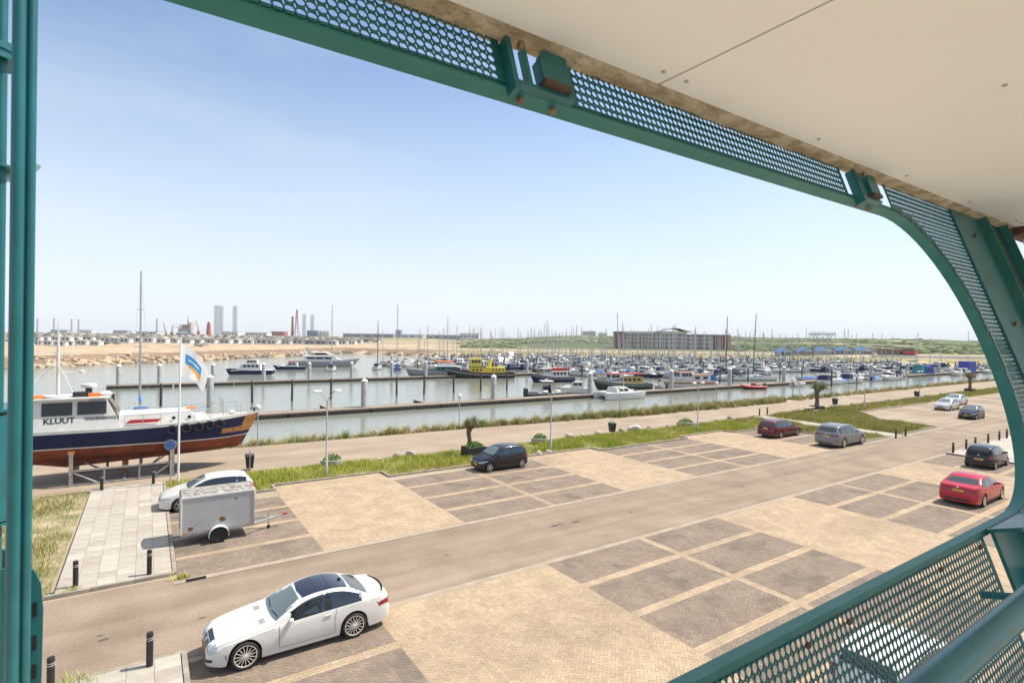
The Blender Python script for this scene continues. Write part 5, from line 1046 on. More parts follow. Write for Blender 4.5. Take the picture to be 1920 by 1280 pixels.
def steel_pile(x, y, h, r, label, group):
    t = empty('mooring_pile', (x, y, WATER_Z-1.5), 0, label, 'pile', group); mb = MB(); mb.lathe([(r, 0), (r, h+1.5), (r*.96, h+1.52)], n=18); mb.build('shaft', PILEG, t, smooth=R(40)); mb = MB(); mb.lathe([(r*1.06, h+1.5), (r*1.06, h+1.56), (.02, h+1.56+r*1.0), (0, h+1.56+r)], n=18); mb.build('cap', CAPW, t, smooth=R(40)); return t
g1 = 'steel piles of the jetties'
for i, x in enumerate((7.2, 23.9, 44.0, 63.6, 84.6, 103.2, 124, 146, 168, 192, 216, 240, 264, 288)):
    steel_pile(x, 70.6 if i else 84.5, 4.0, .42, ('thick steel pile standing beside the flag and tender boat' if i == 0 else 'thick white-capped steel pile on the nearest long jetty'), g1)
for x in (-4.2, 2.0, 10.8, 19.9, 28.9, 38.0, 47.4, 56.0, 72, 86, 100, 116, 132, 150, 170, 190, 210, 232, 256, 280): steel_pile(x, 120.9, 3.9, .38, 'white-capped steel pile on the second jetty', g1)
rgm = random.Random(21)
for y, x0, x1 in ((150, 74, 298), (178, 70, 304), (205, 96, 302), (231, 146, 286)):
    x = x0
    while x < x1: steel_pile(x, y+.9, 3.6, .33, 'white-capped steel pile of the far jetties', g1); x += rgm.uniform(17, 23)
mb = MB(); mb.lathe([(.17, -2.0), (.17, 3.0), (.15, 3.2), (0, 3.22)], n=10); WP = mb.mesh('timber_pile', PILEW, R(40))
def wood_pile(x, y, label, group, s=1.0): o = link('timber_pile', WP); o.location = (x, y, WATER_Z); o.scale = (1, 1, s); o.rotation_euler = (rgm.uniform(-.02, .02), rgm.uniform(-.02, .02), 0); tag(o, label, 'pile', group)
for x in (1.6, 7.2, 12.8, 18.3, 24.1, 29.8, 35.0, 40.0, 45.8, 51.4, 57.2): wood_pile(x, 87.0, 'dark timber pile in the open row between the first two jetties', 'timber piles of the marina')
wood_pile(-3.2, 78, 'dark timber pile behind the tender boat\'s wheelhouse', 'timber piles of the marina', .9); wood_pile(129.5, 62.5, 'dark timber pile standing in open water before the jetty boats', 'timber piles of the marina', 1.2); wood_pile(143, 63.2, 'dark timber pile standing in open water before the jetty boats', 'timber piles of the marina', 1.2)
# ------------------------------------------------------------------ boat kinds
def afloat(name, label, group=None): return empty(name, (0, 0, 0), 0, label, 'boat', group)
def sailboat(label, L=9.5, B=3.0, hullm=BWHITE, stripe=BNAVY, cover=CANVAS, mh=13, mastm=None, lean=0., group='sailing boats at the jetties'):
    t = afloat('sailing_boat', label, group); S = hull_secs(L, B, -.45, .95, .28, .62, .9, 2.0, 12); hull(t, S, [(None, .06, BRED, 'bottom'), (.06, .16, stripe, 'waterline_stripe'), (.16, None, hullm, 'hull')], TEAKD if hullm is not BWHITE else DECKG)
    block(t, 'coachroof', BWHITE, -L*.18, L*.24, B*.30, B*.25, .90, 1.38, .7, .1, .05); windows(t, -L*.14, L*.14, B*.30, B*.25, 1.05, 1.24, .90, 1.38, 2, .3)
    block(t, 'cockpit', DKWOOD, -L*.42, -L*.2, B*.22, B*.20, .88, .93); block(t, 'spray_hood', cover or CANVAS, -L*.24, -L*.10, B*.28, B*.22, 1.25, 1.80, .55, .1, .05)
    mast(t, L*.08, 1.38, mh, .13, L*.36, cover, mastm, lean, L*.46, -L*.47); pts = [(s[-1][0], -s[-1][1]*.95, s[-1][2]) for s in S[1:-1]]; rails(t, pts, .55, .014, None, 6); rails(t, [(x, -y, z) for x, y, z in pts], .55, .014, None, 6); return t
def cruiser(label, L=8.5, B=3.0, hullm=BWHITE, top=CANVAS, fly=False, stripe=BNAVY, group='motor cruisers at the jetties'):
    t = afloat('motor_cruiser', label, group); S = hull_secs(L, B, -.4, 1.0, .35, .92, .9, 2.4, 12, 1); hull(t, S, [(None, .04, BBLACK, 'bottom'), (.04, .14, stripe, 'waterline_stripe'), (.14, None, hullm, 'hull')], BWHITE)
    block(t, 'foredeck_cabin', BWHITE, -L*.02, L*.36, B*.40, B*.28, .95, 1.45, 1.3, 0, .06); block(t, 'cabin', BWHITE, -L*.26, L*.10, B*.42, B*.35, .95, 2.15, .85, .1, .05); windows(t, -L*.22, L*.02, B*.42, B*.35, 1.50, 1.98, .95, 2.15, 2, .14); screen_pane(t, L*.10-.30, 1.50, L*.10-.80, 2.08, B*.36, B*.32)
    if fly: block(t, 'flybridge', BWHITE, -L*.22, L*.02, B*.34, B*.30, 2.15, 2.62, .5, 0); screen_pane(t, L*.02-.3, 2.62, L*.02-.6, 2.95, B*.26, B*.24, 'flybridge_screen'); m_ = MB(); m_.tube([(-L*.2, -B*.3, 2.6), (-L*.24, -B*.28, 3.3), (-L*.24, B*.28, 3.3), (-L*.2, B*.3, 2.6)], .05, 6); m_.build('radar_arch', BWHITE, t)
    if top: block(t, 'cockpit_cover', top, -L*.46, -L*.25, B*.40, B*.32, .95, 1.98, .0, .5, .05)
    else: block(t, 'cockpit', DECKG, -L*.46, -L*.27, B*.36, B*.34, .90, .96)
    pts = [(s[-1][0], -s[-1][1]*.92, s[-1][2]) for s in S[6:-1]]; rails(t, pts, .5, .016, None, 5); rails(t, [(x, -y, z) for x, y, z in pts], .5, .016, None, 5); return t
def sloop(label, L=6.0, B=2.2, hullm=BWHITE, cover=TARPB, group='small open boats'):
    t = afloat('open_boat', label, group); S = hull_secs(L, B, -.3, .65, .3, .85, .5, 2.0, 10); hull(t, S, [(None, .05, BRED, 'bottom'), (.05, None, hullm, 'hull')], DECKG, .12, rail=WOOD)
    if cover: block(t, 'boat_cover', cover, -L*.40, L*.22, B*.42, B*.20, .58, .98, 1.0, .2, .12)
    else: block(t, 'console', BWHITE, -.3, .5, .4, .35, .55, 1.3, .2); screen_pane(t, .45, 1.3, .3, 1.65, .36, .3); 
    m_ = MB(); m_.b2((-L/2-.25, -.2, .2), (-L/2+.1, .2, 1.05)); m_.build('outboard_motor', BBLACK, t); return t
def put(t, x, y, rz): t.location = (x, y, WATER_Z); t.rotation_euler = (0, 0, rz); return t
# --- boats one can tell apart
def trawler(label, hullm, cabm, roofm, L=11, B=3.8, second=None, upper=None):
    t = afloat('trawler', label); S = hull_secs(L, B, -.6, 1.25, .85, .75, .7, 2.2, 14); hull(t, S, [(None, .05, BRED, 'bottom'), (.05, None, hullm, 'hull')], TEAKD, .3, rail=BWHITE); q = [zcut(s, s[-1][2]-.45, s[-1][2]-.36) for s in S]; strip(q, BWHITE, 'rubbing_strake', t, True, .02)
    block(t, 'deckhouse', cabm, -L*.34, L*.06, B*.34, B*.32, 1.05, 2.55, .1, .1); windows(t, -L*.30, L*.02, B*.34, B*.32, 1.75, 2.30, 1.05, 2.55, 4, .3); block(t, 'wheelhouse', second or cabm, L*.06, L*.24, B*.32, B*.30, 1.05, 3.15, .15, 0); windows(t, L*.07, L*.21, B*.32, B*.30, 2.35, 2.95, 1.05, 3.15, 2, .12); screen_pane(t, L*.24-.06, 2.3, L*.24-.13, 2.95, B*.27, B*.26)
    block(t, 'roof', roofm, -L*.36, L*.26, B*.36, B*.35, 3.15 if upper is None else 2.55, 3.25 if upper is None else 2.63)
    if upper: block(t, 'upper_rail_panel', upper, -L*.32, L*.05, B*.33, B*.33, 2.64, 3.25); block(t, 'wheelhouse_roof', BWHITE, L*.03, L*.27, B*.36, B*.35, 3.15, 3.24)
    m_ = MB(); m_.tube([(L*.12, 0, 3.2), (L*.10, 0, 5.6)], [.06, .035], 8); m_.build('mast', DKWOOD, t); ringbuoy(t, (L*.30, -.8, 2.3), 'X'); return t
put(trawler('red, white and dark blue wooden trawler with red rail panels', BNAVY, BWHITE, BWHITE, 10.8, 3.6, None, BREDP), 77.8, 99.5, PI-.25)
t = trawler('dark green trawler with ochre cabin and red roof', BGREEN, BOCH, BREDP, 12.2, 3.8, BWHITE); put(t, 80.0, 79.3, R(-24)+PI)
mast(t, -3.6, 1.2, 9, .08, 0, None, ALU, -.5)
# tug
t = afloat('tugboat', 'black hulled tug with bright yellow superstructure and two masts'); S = hull_secs(17.2, 4.6, -.8, 1.35, 1.2, .7, .8, 2.4, 16); hull(t, S, [(None, .08, BRED, 'bottom'), (.08, None, BBLACK, 'hull')], BREDP, .35, rail=BBLACK); q = [zcut(s, s[-1][2]-.55, s[-1][2]-.43) for s in S]; strip(q, BWHITE, 'rubbing_strake', t, True, .03)
block(t, 'deckhouse', BYEL, -6.2, 2.6, 1.55, 1.5, 1.05, 2.75); windows(t, -6.0, -2.6, 1.55, 1.5, 1.8, 2.3, 1.05, 2.75, 4, .5); windows(t, -.5, 2.3, 1.55, 1.5, 1.8, 2.3, 1.05, 2.75, 3, .5); block(t, 'bridge_deck', BLACKP, -1.4, 3.0, 1.7, 1.7, 2.76, 2.86); block(t, 'wheelhouse', BYEL, -.2, 2.6, 1.35, 1.25, 2.86, 4.75, .2, .05); windows(t, 0, 2.3, 1.35, 1.25, 3.75, 4.45, 2.86, 4.75, 3, .14); screen_pane(t, 2.52, 3.75, 2.45, 4.45, 1.15, 1.1); block(t, 'wheelhouse_roof', BYEL, -.4, 2.8, 1.45, 1.4, 4.75, 4.85)
m_ = MB(); m_.tube([(-2.4, 0, 2.75), (-2.5, 0, 4.6)], .48, 16); m_.build('funnel', BYEL, t, smooth=R(50)); m_ = MB(); m_.tube([(.6, 0, 4.85), (.6, 0, 13.0)], [.09, .04], 8); m_.build('mast', BOCH, t); m_ = MB(); m_.tube([(-3.6, 0, 2.75), (-3.8, 0, 12.4)], [.10, .05], 8); m_.build('mast', BOCH, t); m_ = MB(); m_.b2((-4.6, -1.2, 2.8), (-3.0, -.5, 3.3)); m_.build('lifeboat', BBLACK, t); m_ = MB(); m_.b2((4.4, -.5, 1.2), (5.3, .5, 1.9)); m_.build('winch', BREDP, t); m_ = MB(); m_.b2((2.2, -1.5, 3.3), (4.0, -1.2, 3.45)); m_.build('gangplank', BREDP, t)
put(t, 69.2, 117.6, R(-22)+PI)
# grey barge
t = afloat('barge', 'grey barge with teal wheelhouse and orange dinghy on its roof'); S = hull_secs(14, 4.2, -.5, 1.2, .7, .85, .6, 3.0, 14); hull(t, S, [(None, .05, BBLACK, 'bottom'), (.05, None, BGREY, 'hull')], DECKG, .2, rail=BGREY); block(t, 'cabin', BTEAL, -6.2, -.4, 1.6, 1.5, 1.1, 2.5, .1, .1); windows(t, -6.0, -.8, 1.6, 1.5, 1.65, 2.2, 1.1, 2.5, 5, .35); block(t, 'cabin_roof', BWHITE, -6.5, -.1, 1.8, 1.75, 2.5, 2.62); block(t, 'roof_house', BWHITE, -4.4, -1.2, 1.2, 1.1, 2.62, 3.5, .3); m_ = MB(); m_.loft([[(x, -w, 3.5+.25*abs(w)), (x, 0, 3.45), (x, w, 3.5+.25*abs(w)), (x, w*.8, 3.9), (x, -w*.8, 3.9)] for x, w in ((-5.2, .5), (-3, .8), (-1, .7), (-.2, .1))]); m_.build('dinghy', BORANGE, t); m_ = MB(); m_.tube([(-.9, 0, 3.9), (-1.6, 0, 5.6)], [.07, .03], 8); m_.build('derrick', BBLACK, t)
put(t, 61.6, 128.4, R(-22)+PI)
# patrol boat and dark work boat
t = afloat('patrol_boat', 'navy and white twin-hulled patrol boat with an orange hull flash'); 
for sg in (-1, 1):
    S = hull_secs(10.5, 1.6, -.5, 1.35, .35, .95, .8, 2.2, 12); S = [[(x, y, z) for x, y, z in s] for s in S]; sub = empty('float_hull', (0, sg*1.15, 0)); sub.parent = t
    for z0, z1, m, nm in ((-9, .35, BWHITE, 'lower_hull'), (.35, 9, BNAVY, 'upper_hull')): strip([zcut(s, max(s[0][2], min(z0, s[-1][2]-.01)), min(s[-1][2], max(z1, s[0][2]+.01))) for s in S], m, nm, sub)
    strip([zcut(s, max(s[0][2], .3), s[-1][2]-.02) for s in S if -3.2 < s[0][0] < -1.9], BORANGE, 'hull_flash', sub, False, .01)
block(t, 'deck', BWHITE, -5.2, 4.3, 1.9, 1.9, 1.25, 1.42, .8); block(t, 'cabin', BWHITE, -2.6, 2.6, 1.5, 1.35, 1.42, 2.9, .9, .2); windows(t, -2.2, 1.4, 1.5, 1.35, 2.1, 2.65, 1.42, 2.9, 4, .25); screen_pane(t, 2.1, 2.1, 1.8, 2.75, 1.2, 1.15); block(t, 'upper_bridge', BWHITE, -1.8, .9, 1.1, 1.0, 2.9, 3.9, .5, .1); windows(t, -1.5, .5, 1.1, 1.0, 3.25, 3.7, 2.9, 3.9, 3, .15); m_ = MB(); m_.tube([(-.8, 0, 3.9), (-.8, 0, 6.2)], [.08, .03], 8); m_.tube([(-.8, -.7, 4.8), (-.8, .7, 4.8)], .03, 6); m_.build('mast', BWHITE, t)
put(t, 21.0, 146.2, R(-20)+PI)
t = cruiser('dark blue work boat with red wheelhouse beside the patrol boat', 9, 3, BNAVY, None, False, BWHITE, None); block(t, 'wheelhouse_top', BREDP, -1.6, .2, 1.0, .95, 2.2, 2.5); put(t, 34.2, 166.6, R(-20)+PI)
# motor yacht
t = afloat('motor_yacht', 'long grey and white motor yacht with swept upper deck'); S = hull_secs(20, 5.2, -.8, 2.0, .7, .95, 2.0, 2.2, 16, 1); hull(t, S, [(None, .1, BBLACK, 'bottom'), (.1, 1.45, BGREY, 'hull'), (1.45, None, pm('silver grey hull', (.42, .41, .41), .35, .2, .05), 'upper_hull')], BWHITE)
block(t, 'main_deckhouse', BWHITE, -7.5, 4.5, 2.2, 1.9, 1.95, 3.5, 3.2, .4); windows(t, -6.5, 1.4, 2.2, 1.9, 2.45, 3.1, 1.95, 3.5, 3, .25); block(t, 'upper_deck', BWHITE, -6.8, 2.0, 2.0, 1.6, 3.5, 3.75, 1.2, -.5); block(t, 'upper_house', BGLASS, -4.2, .8, 1.5, 1.2, 3.75, 4.5, 1.8, .2); block(t, 'hardtop', BWHITE, -5.2, 0.2, 1.6, 1.4, 4.5, 4.7, .9); m_ = MB(); m_.prism([(-6.2, 3.7), (-4.4, 3.7), (-4.6, 4.6), (-6.6, 6.3), (-7.0, 6.3)], -.12, .12, axis='Y'); m_.build('radar_fin', BWHITE, t); m_ = MB(); m_.lathe([(0, 4.0), (.7, 4.1), (.75, 4.6), (.3, 4.95), (0, 5)], (-8.2, 0, -.2), 14); m_.build('dome', BWHITE, t, smooth=R(50)); screen_pane(t, 3.0, 2.5, 1.7, 3.45, 1.7, 1.5)
put(t, 49, 180.5, R(-19))
# T-top boat, catamaran, classic yacht, RIB
t = afloat('sport_boat', 'navy sport boat with T-top and large outboards'); S = hull_secs(7.4, 2.5, -.4, .85, .35, .95, .9, 2.2, 12, 1); hull(t, S, [(None, .02, BBLACK, 'bottom'), (.02, .7, BNAVY, 'hull'), (.7, None, BWHITE, 'sheer')], BWHITE, .15); block(t, 'console', BNAVY, -.7, .7, .55, .5, .75, 1.9, .25, .1); screen_pane(t, .45, 1.9, .25, 2.3, .45, .4)
for sg in (-1, 1): m_ = MB(); m_.tube([(-.5, sg*.6, .8), (-.4, sg*.62, 2.75)], .035, 6); m_.tube([(.5, sg*.6, .8), (.3, sg*.62, 2.75)], .035, 6); m_.build('top_frame', BNAVY, t)
block(t, 't_top', BWHITE, -1.2, .9, .95, .9, 2.75, 2.86); block(t, 'radome', BWHITE, -.4, .1, .25, .2, 2.86, 3.1)
for sg in (-1, 0, 1): m_ = MB(); m_.loft([[(x, sg*.55-w, z), (x, sg*.55+w, z), (x-.45, sg*.55+w*.8, z+.1), (x-.45, sg*.55-w*.8, z+.1)] for x, z, w in ((-3.55, -.2, .08), (-3.6, .7, .12), (-3.55, 1.1, .2), (-3.5, 1.5, .16))]); m_.build('outboard_motor', BBLACK, t)
put(t, 56.6, 73.6, R(-20))
t = afloat('catamaran', 'white sailing catamaran moored at the end of the nearest jetty')
for sg in (-1, 1):
    S = hull_secs(8.8, 1.25, -.35, 1.15, .15, .7, .5, 1.9, 12); sub = empty('float_hull', (0, sg*1.55, 0)); sub.parent = t
    strip([zcut(s, s[0][2], max(.05, s[0][2]+.01)) for s in S], BNAVY, 'bottom', sub); strip([zcut(s, max(.05, s[0][2]), s[-1][2]) for s in S], BWHITE, 'side', sub); m_ = MB(); m_.loft([[(s[-1][0], -s[-1][1], s[-1][2]-.02), (s[-1][0], s[-1][1], s[-1][2]-.02)] for s in S], False, False); m_.build('deck', BWHITE, sub)
block(t, 'bridge_deck', BWHITE, -3.6, 2.0, 1.6, 1.6, .55, 1.12); block(t, 'saloon', BWHITE, -2.0, 1.9, 1.5, 1.1, 1.10, 1.95, 1.5, .1, .05); windows(t, -1.6, .6, 1.5, 1.1, 1.35, 1.75, 1.10, 1.95, 2, .2); screen_pane(t, 1.05, 1.35, .55, 1.85, .95, .8); m_ = MB(); m_.tube([(2.4, -1.4, 1.2), (2.4, 1.4, 1.2)], .07, 8); m_.build('cross_beam', ALU, t); mast(t, .6, 1.95, 11.0, .09, 3.4, CANVAS, ALU, .4, 2.6, -4.0, 1.2)
put(t, 67.3, 66.9, R(-4))
t = afloat('classic_yacht', 'white classic motor yacht with broad varnished wood band and blue aft canvas'); S = hull_secs(12.2, 3.8, -.6, 1.55, .55, .85, .9, 2.4, 14); hull(t, S, [(None, .05, BRED, 'bottom'), (.05, .95, BWHITE, 'hull'), (.95, 1.32, WOOD, 'wood_band'), (1.32, None, BWHITE, 'bulwark')], TEAKD, .2, rail=WOOD)
block(t, 'aft_cabin', BWHITE, -4.4, -.2, 1.5, 1.4, 1.4, 2.75, .05, .05, .05); windows(t, -4.1, -.4, 1.5, 1.4, 1.95, 2.5, 1.4, 2.75, 2, .8); block(t, 'aft_roof', WOOD, -4.7, .1, 1.62, 1.6, 2.76, 2.86); block(t, 'wheelhouse', BWHITE, -.2, 3.0, 1.45, 1.35, 1.4, 3.35, .5, .05); windows(t, .0, 2.2, 1.45, 1.35, 2.5, 3.15, 1.4, 3.35, 3, .14); screen_pane(t, 2.78, 2.5, 2.6, 3.2, 1.2, 1.15); block(t, 'wheelhouse_roof', WOOD, -.5, 2.9, 1.6, 1.55, 3.35, 3.45); block(t, 'aft_canvas', TARPB, -6.0, -4.4, 1.35, 1.2, 1.5, 2.7, 0, .5, .05); m_ = MB(); m_.tube([(.8, 0, 3.45), (.5, 0, 5.2)], [.06, .03], 8); m_.build('mast', WOOD, t)
put(t, 95.2, 75.0, R(-22)+PI)
t = afloat('inflatable_boat', 'red rigid inflatable boat tied to the nearest jetty'); m_ = MB()
for sg in (-1, 1): m_ = MB(); m_.tube([(-2.8, sg*.85, .45), (0, sg*.9, .48), (1.8, sg*.7, .58), (2.7, sg*.1, .72)], [.24, .25, .25, .22], 10); m_.build('tube', BREDP, t, smooth=R(60))
S = hull_secs(5.4, 1.7, -.3, .45, .2, .9, .5, 2, 8); strip(S, BBLACK, 'hull', t); block(t, 'console', BREDP, -.5, .4, .4, .35, .3, 1.25, .2); block(t, 'seat', BBLACK, -1.4, -.7, .3, .28, .3, .85); m_ = MB(); m_.b2((-3.1, -.2, .1), (-2.7, .2, 1.2)); m_.build('outboard_motor', BBLACK, t); put(t, 106.0, 67.0, R(-20)+PI)
t = afloat('house_pontoon', 'floating blue box-shaped cabin with a teal end among the jetty boats'); block(t, 'pontoon', DOCKS, -3.2, 3.2, 2.0, 2.0, -.3, .35); block(t, 'cabin', pm('blue container paint', (.03, .05, .36), .5, 0, .12, 2), -1.2, 3.0, 1.5, 1.5, .36, 3.1); block(t, 'end_cabin', BTEAL, -3.0, -1.22, 1.5, 1.4, .36, 3.4, .1, .2, .2); windows(t, -.8, 2.6, 1.5, 1.5, 1.5, 2.2, .36, 3.1, 2, .8); put(t, 206, 71.5, R(-12))
t = afloat('house_pontoon', 'tall blue floating box at the far end of the nearest jetty'); block(t, 'pontoon', DOCKS, -2.5, 2.5, 2.0, 2.0, -.3, .35); block(t, 'cabin', MATS['blue container paint'], -2.2, 2.2, 1.6, 1.6, .36, 4.3); windows(t, -1.8, 1.8, 1.6, 1.6, 2.5, 3.2, .36, 4.3, 2, .8); put(t, 236, 69.0, R(-10))
# named sailing boats
put(sailboat('white sailing boat with tall mast and blue sail cover behind the tender boat', 9.5, 3.0, BWHITE, BNAVY, TARPB, 15.6, None, 0, None), -.6, 74.3, R(92))
put(sailboat('white sailing boat with tall mast between the yacht and the blue sailing boat', 8, 2.7, BWHITE, BNAVY, None, 17.5, None, 0, None), 43.8, 158, R(68))
put(sailboat('white sailing boat with dark slender mast next to the blue hulled one', 8, 2.7, BWHITE, BRED, None, 13.5, DKWOOD, 0, None), 58.4, 161, R(60))
put(sailboat('blue hulled sailing boat with very tall mast', 8.5, 2.8, BBLUE, BWHITE, TARPB, 18.6, None, 0, None), 62.0, 154, R(70))
put(sailboat('large white sailing yacht with dark mast beyond the classic yacht', 12, 3.6, BWHITE, BNAVY, CANVAS, 15.0, DKWOOD, .3, None), 123.6, 84.8, R(158))
put(sailboat('white sailing yacht with dark raked mast next to the large one', 11, 3.4, BWHITE, BRED, CANVAS, 15.8, DKWOOD, .7, None), 131.0, 82.0, R(158))
put(sailboat('white sailing boat with raked white mast near the ochre trawler', 10, 3.2, BWHITE, BNAVY, None, 15.5, ALU, .9, None), 99, 100, R(-20))
put(cruiser('white cabin cruiser with open cockpit between sport boat and ochre trawler', 6.8, 2.5, BWHITE, None, False, BNAVY, None), 65.4, 77.2, R(150))
put(sloop('small white open boat tucked behind the ochre trawler', 5.2, 2.0, BWHITE, None, None), 88.8, 77.0, R(70))
# --- rows of look-alikes: one model of each kind, copied along the jetties
KINDS = [sailboat('white sailing boat with navy sail cover moored in the jetty rows', 9.2, 2.9, BWHITE, BNAVY, CANVAS, 12.5), sailboat('white sailing boat with pale sail cover moored in the jetty rows', 8.4, 2.8, BWHITE, BBLUE, pm('pale canvas', (.6, .57, .5), .85, 0, .06), 11.2), sailboat('dark blue sailing boat moored in the jetty rows', 10, 3.1, BNAVY, BWHITE, CANVAS, 13.6), sailboat('white sailing boat with bare boom moored in the jetty rows', 7.6, 2.6, BWHITE, BRED, None, 10.4),
    cruiser('white motor cruiser with navy cockpit cover in the jetty rows', 8.2, 2.9), cruiser('white motor cruiser with flybridge in the jetty rows', 10.2, 3.4, BWHITE, None, True), cruiser('navy hulled motor cruiser in the jetty rows', 8.8, 3.0, BNAVY, CANVAS, False, BWHITE), cruiser('white motor cruiser with pale cockpit cover in the jetty rows', 7.4, 2.7, BWHITE, pm('pale canvas', (.6, .57, .5), .85, 0, .06)),
    sloop('small open boat with blue cover in the jetty rows'), sloop('small white open boat with console in the jetty rows', 5.6, 2.1, BWHITE, None), sloop('small red open boat in the jetty rows', 6.2, 2.2, BREDP, CANVAS)]
W8 = [6, 5, 3, 5, 5, 4, 2, 3, 2, 2, 1]; used = [False]*len(KINDS); rgb = random.Random(77); pick = [i for i, w in enumerate(W8) for _ in range(w)]
BASE = [k['label'].replace(' moored in the jetty rows', '').replace(' in the jetty rows', '') for k in KINDS]
WHERE = {120: 'moored at the second jetty', 150: 'moored at the third jetty', 178: 'moored at the fourth jetty', 205: 'moored at the fifth jetty', 231: 'moored at the jetty closest to the far quay', 70: 'moored at the long jetty nearest the promenade', 98: 'moored between the first and second jetties'}
def moor(i, x, y, rz, row):
    k = KINDS[i]; s = rgb.uniform(.88, 1.12); lb = BASE[i]+' '+WHERE[row]
    if not used[i]: used[i] = True; put(k, x, y, rz); k['label'] = lb
    else: copy_tree(k, None, (x, y, WATER_Z), rz, lb, scale=s)
for (y, x0, x1, step, prob) in ((120, 86, 292, 4.7, .9), (150, 74, 298, 4.4, .93), (178, 68, 304, 4.3, .93), (205, 96, 302, 4.3, .93), (231, 144, 286, 4.4, .93)):
    for side in (-1, 1):
        x = x0+rgb.uniform(0, 3)
        while x < x1:
            blocked = (y == 120 and side < 0 and x < 96)
            if rgb.random() < prob and not blocked:
                i = rgb.choice(pick); moor(i, x, y+side*(5.6+rgb.uniform(-.4, .5)), R(90)*(-side if rgb.random() < .7 else side)+rgb.uniform(-.03, .03), y)
            if rgb.random() < .62: wood_pile(x+step/2, y+side*(10.8+rgb.uniform(-.3, .3)), 'dark timber pile among the boats '+WHERE[y], 'timber piles of the marina', rgb.uniform(.8, 1.1))
            x += step*rgb.uniform(.9, 1.2)
x = 112
while x < 290:
    clear = not (198 < x < 213) and not (230 < x < 242)
    if clear and rgb.random() < .5: moor(rgb.choice([4, 7, 8, 9, 10, 7]), x, 66.6, R(180)*rgb.choice((0, 1))+rgb.uniform(-.08, .08), 70)
    if clear and x > 138 and rgb.random() < .85: moor(rgb.choice(pick), x, 70.2+5.0+rgb.uniform(0, .6), R(90)*rgb.choice((1, 1, -1))+rgb.uniform(-.06, .06), 70)
    if rgb.random() < .7: wood_pile(x+2.5, 81, 'dark timber pile among the boats '+WHERE[70], 'timber piles of the marina')
    x += rgb.uniform(5.0, 8.5)
for x in range(96, 300, 5):
    if rgb.random() < .85: moor(rgb.choice(pick), x+rgb.uniform(-1, 1), 98+rgb.uniform(-3, 3), rgb.uniform(-.2, .2)+R(90)*rgb.choice((1, -1)), 98)
# ------------------------------------------------------------------ far shore
def gz(x, y): return float(terrain(np.array([[x, y]]))[0][0])
def depth_at(px, d, dz=0): p = at_depth(px, d); return Vector((p.x, p.y, gz(p.x, p.y)+dz))
FACE = math.atan2(-math.cos(TH), math.sin(TH))          # runs across the line of sight
BRICKH = pm('red brown hotel brick', (.22, .085, .07), .9, 0, .12, .4); PALE = pm('pale cladding', (.50, .46, .42), .8, 0, .08, .5); GREYR = pm('grey roofing', (.30, .30, .31), .6, .2, .1, .5); FGL = glass('far window glass', (.04, .05, .06), .1); WHITEB = pm('white cabin boards', (.66, .64, .60), .8, 0, .08, .3); ROOFG = pm('cabin roof felt', (.30, .28, .26), .9, 0, .15, .4)
# hotel: long four-storey block, arched centre roof, brick end pavilions, balconies
p = depth_at(1262, 352, -.1); ht = empty('hotel_building', p, FACE, 'long four-storey hotel with brick ends, glazed balconies and a wavy centre roof', 'hotel'); ht.scale = (.97, 1, .84)
def hb(name, mat, x0, x1, y0, y1, z0, z1, parent=None): m_ = MB(); m_.b2((x0, y0, z0), (x1, y1, z1)); return m_.build(name, mat, parent or ht)
hb('wing', PALE, -33, -9, 0, 12, 0, 12.6); hb('wing', PALE, 9, 27, 0, 12, 0, 11.6); hb('centre_block', PALE, -9, 9, -.8, 12, 0, 14); hb('brick_end', BRICKH, -37.5, -33, -.6, 12.5, 0, 13); hb('brick_end', BRICKH, 27, 38, -.6, 12.5, 0, 11.9); hb('wing_roof', GREYR, -37.8, -9, -.9, 13, 13.0, 13.5); hb('wing_roof', GREYR, 9, 27.4, -.9, 13, 11.6, 12.0)
m_ = MB(); q = [(-12, 13.4), (-9, 13.7), (-5, 15.6), (0, 16.7), (4, 16.2), (8, 14.8), (12, 13.9), (12, 13.5), (8, 14.4), (4, 15.8), (0, 16.3), (-5, 15.2), (-9, 13.3), (-12, 13.0)]; m_.prism(q, -1.4, 13, axis='Y'); m_.build('wave_roof', GREYR, ht)
for fl in range(4):
    z = .7+fl*3.1
    for k in range(10):
        x = -32.4+k*2.36; w = hb('window', FGL, x, x+1.7, -.08, .02, z, z+2.0); 
        if k % 2 == 0: b_ = hb('balcony', BLACKP, x-.1, x+2.0, -1.2, -.1, z-.35, z-.2); hb('balcony_rail', GREYR, x-.1, x+2.0, -1.22, -1.18, z-.2, z+.75, b_)
    for k in range(6): x = 9.6+k*2.9; hb('window', FGL, x, x+2.0, -.08, .02, z-.2, z+1.8)
    for k in range(6): x = -8.2+k*2.8; hb('window', FGL, x, x+2.2, -.88, -.78, z, z+2.2)
    for k in range(3): x = 28.3+k*3.2; hb('window', FGL, x, x+1.4, -.68, -.58, z, z+1.6)
    for k in range(2): x = -37+k*2.1; hb('window', FGL, x, x+1.0, -.68, -.58, z, z+1.5)
for x in (-33, -20.5, -9, 9, 18, 27): hb('pilaster', BRICKH, x-.3, x+.3, -.5, -.1, 0, 12)
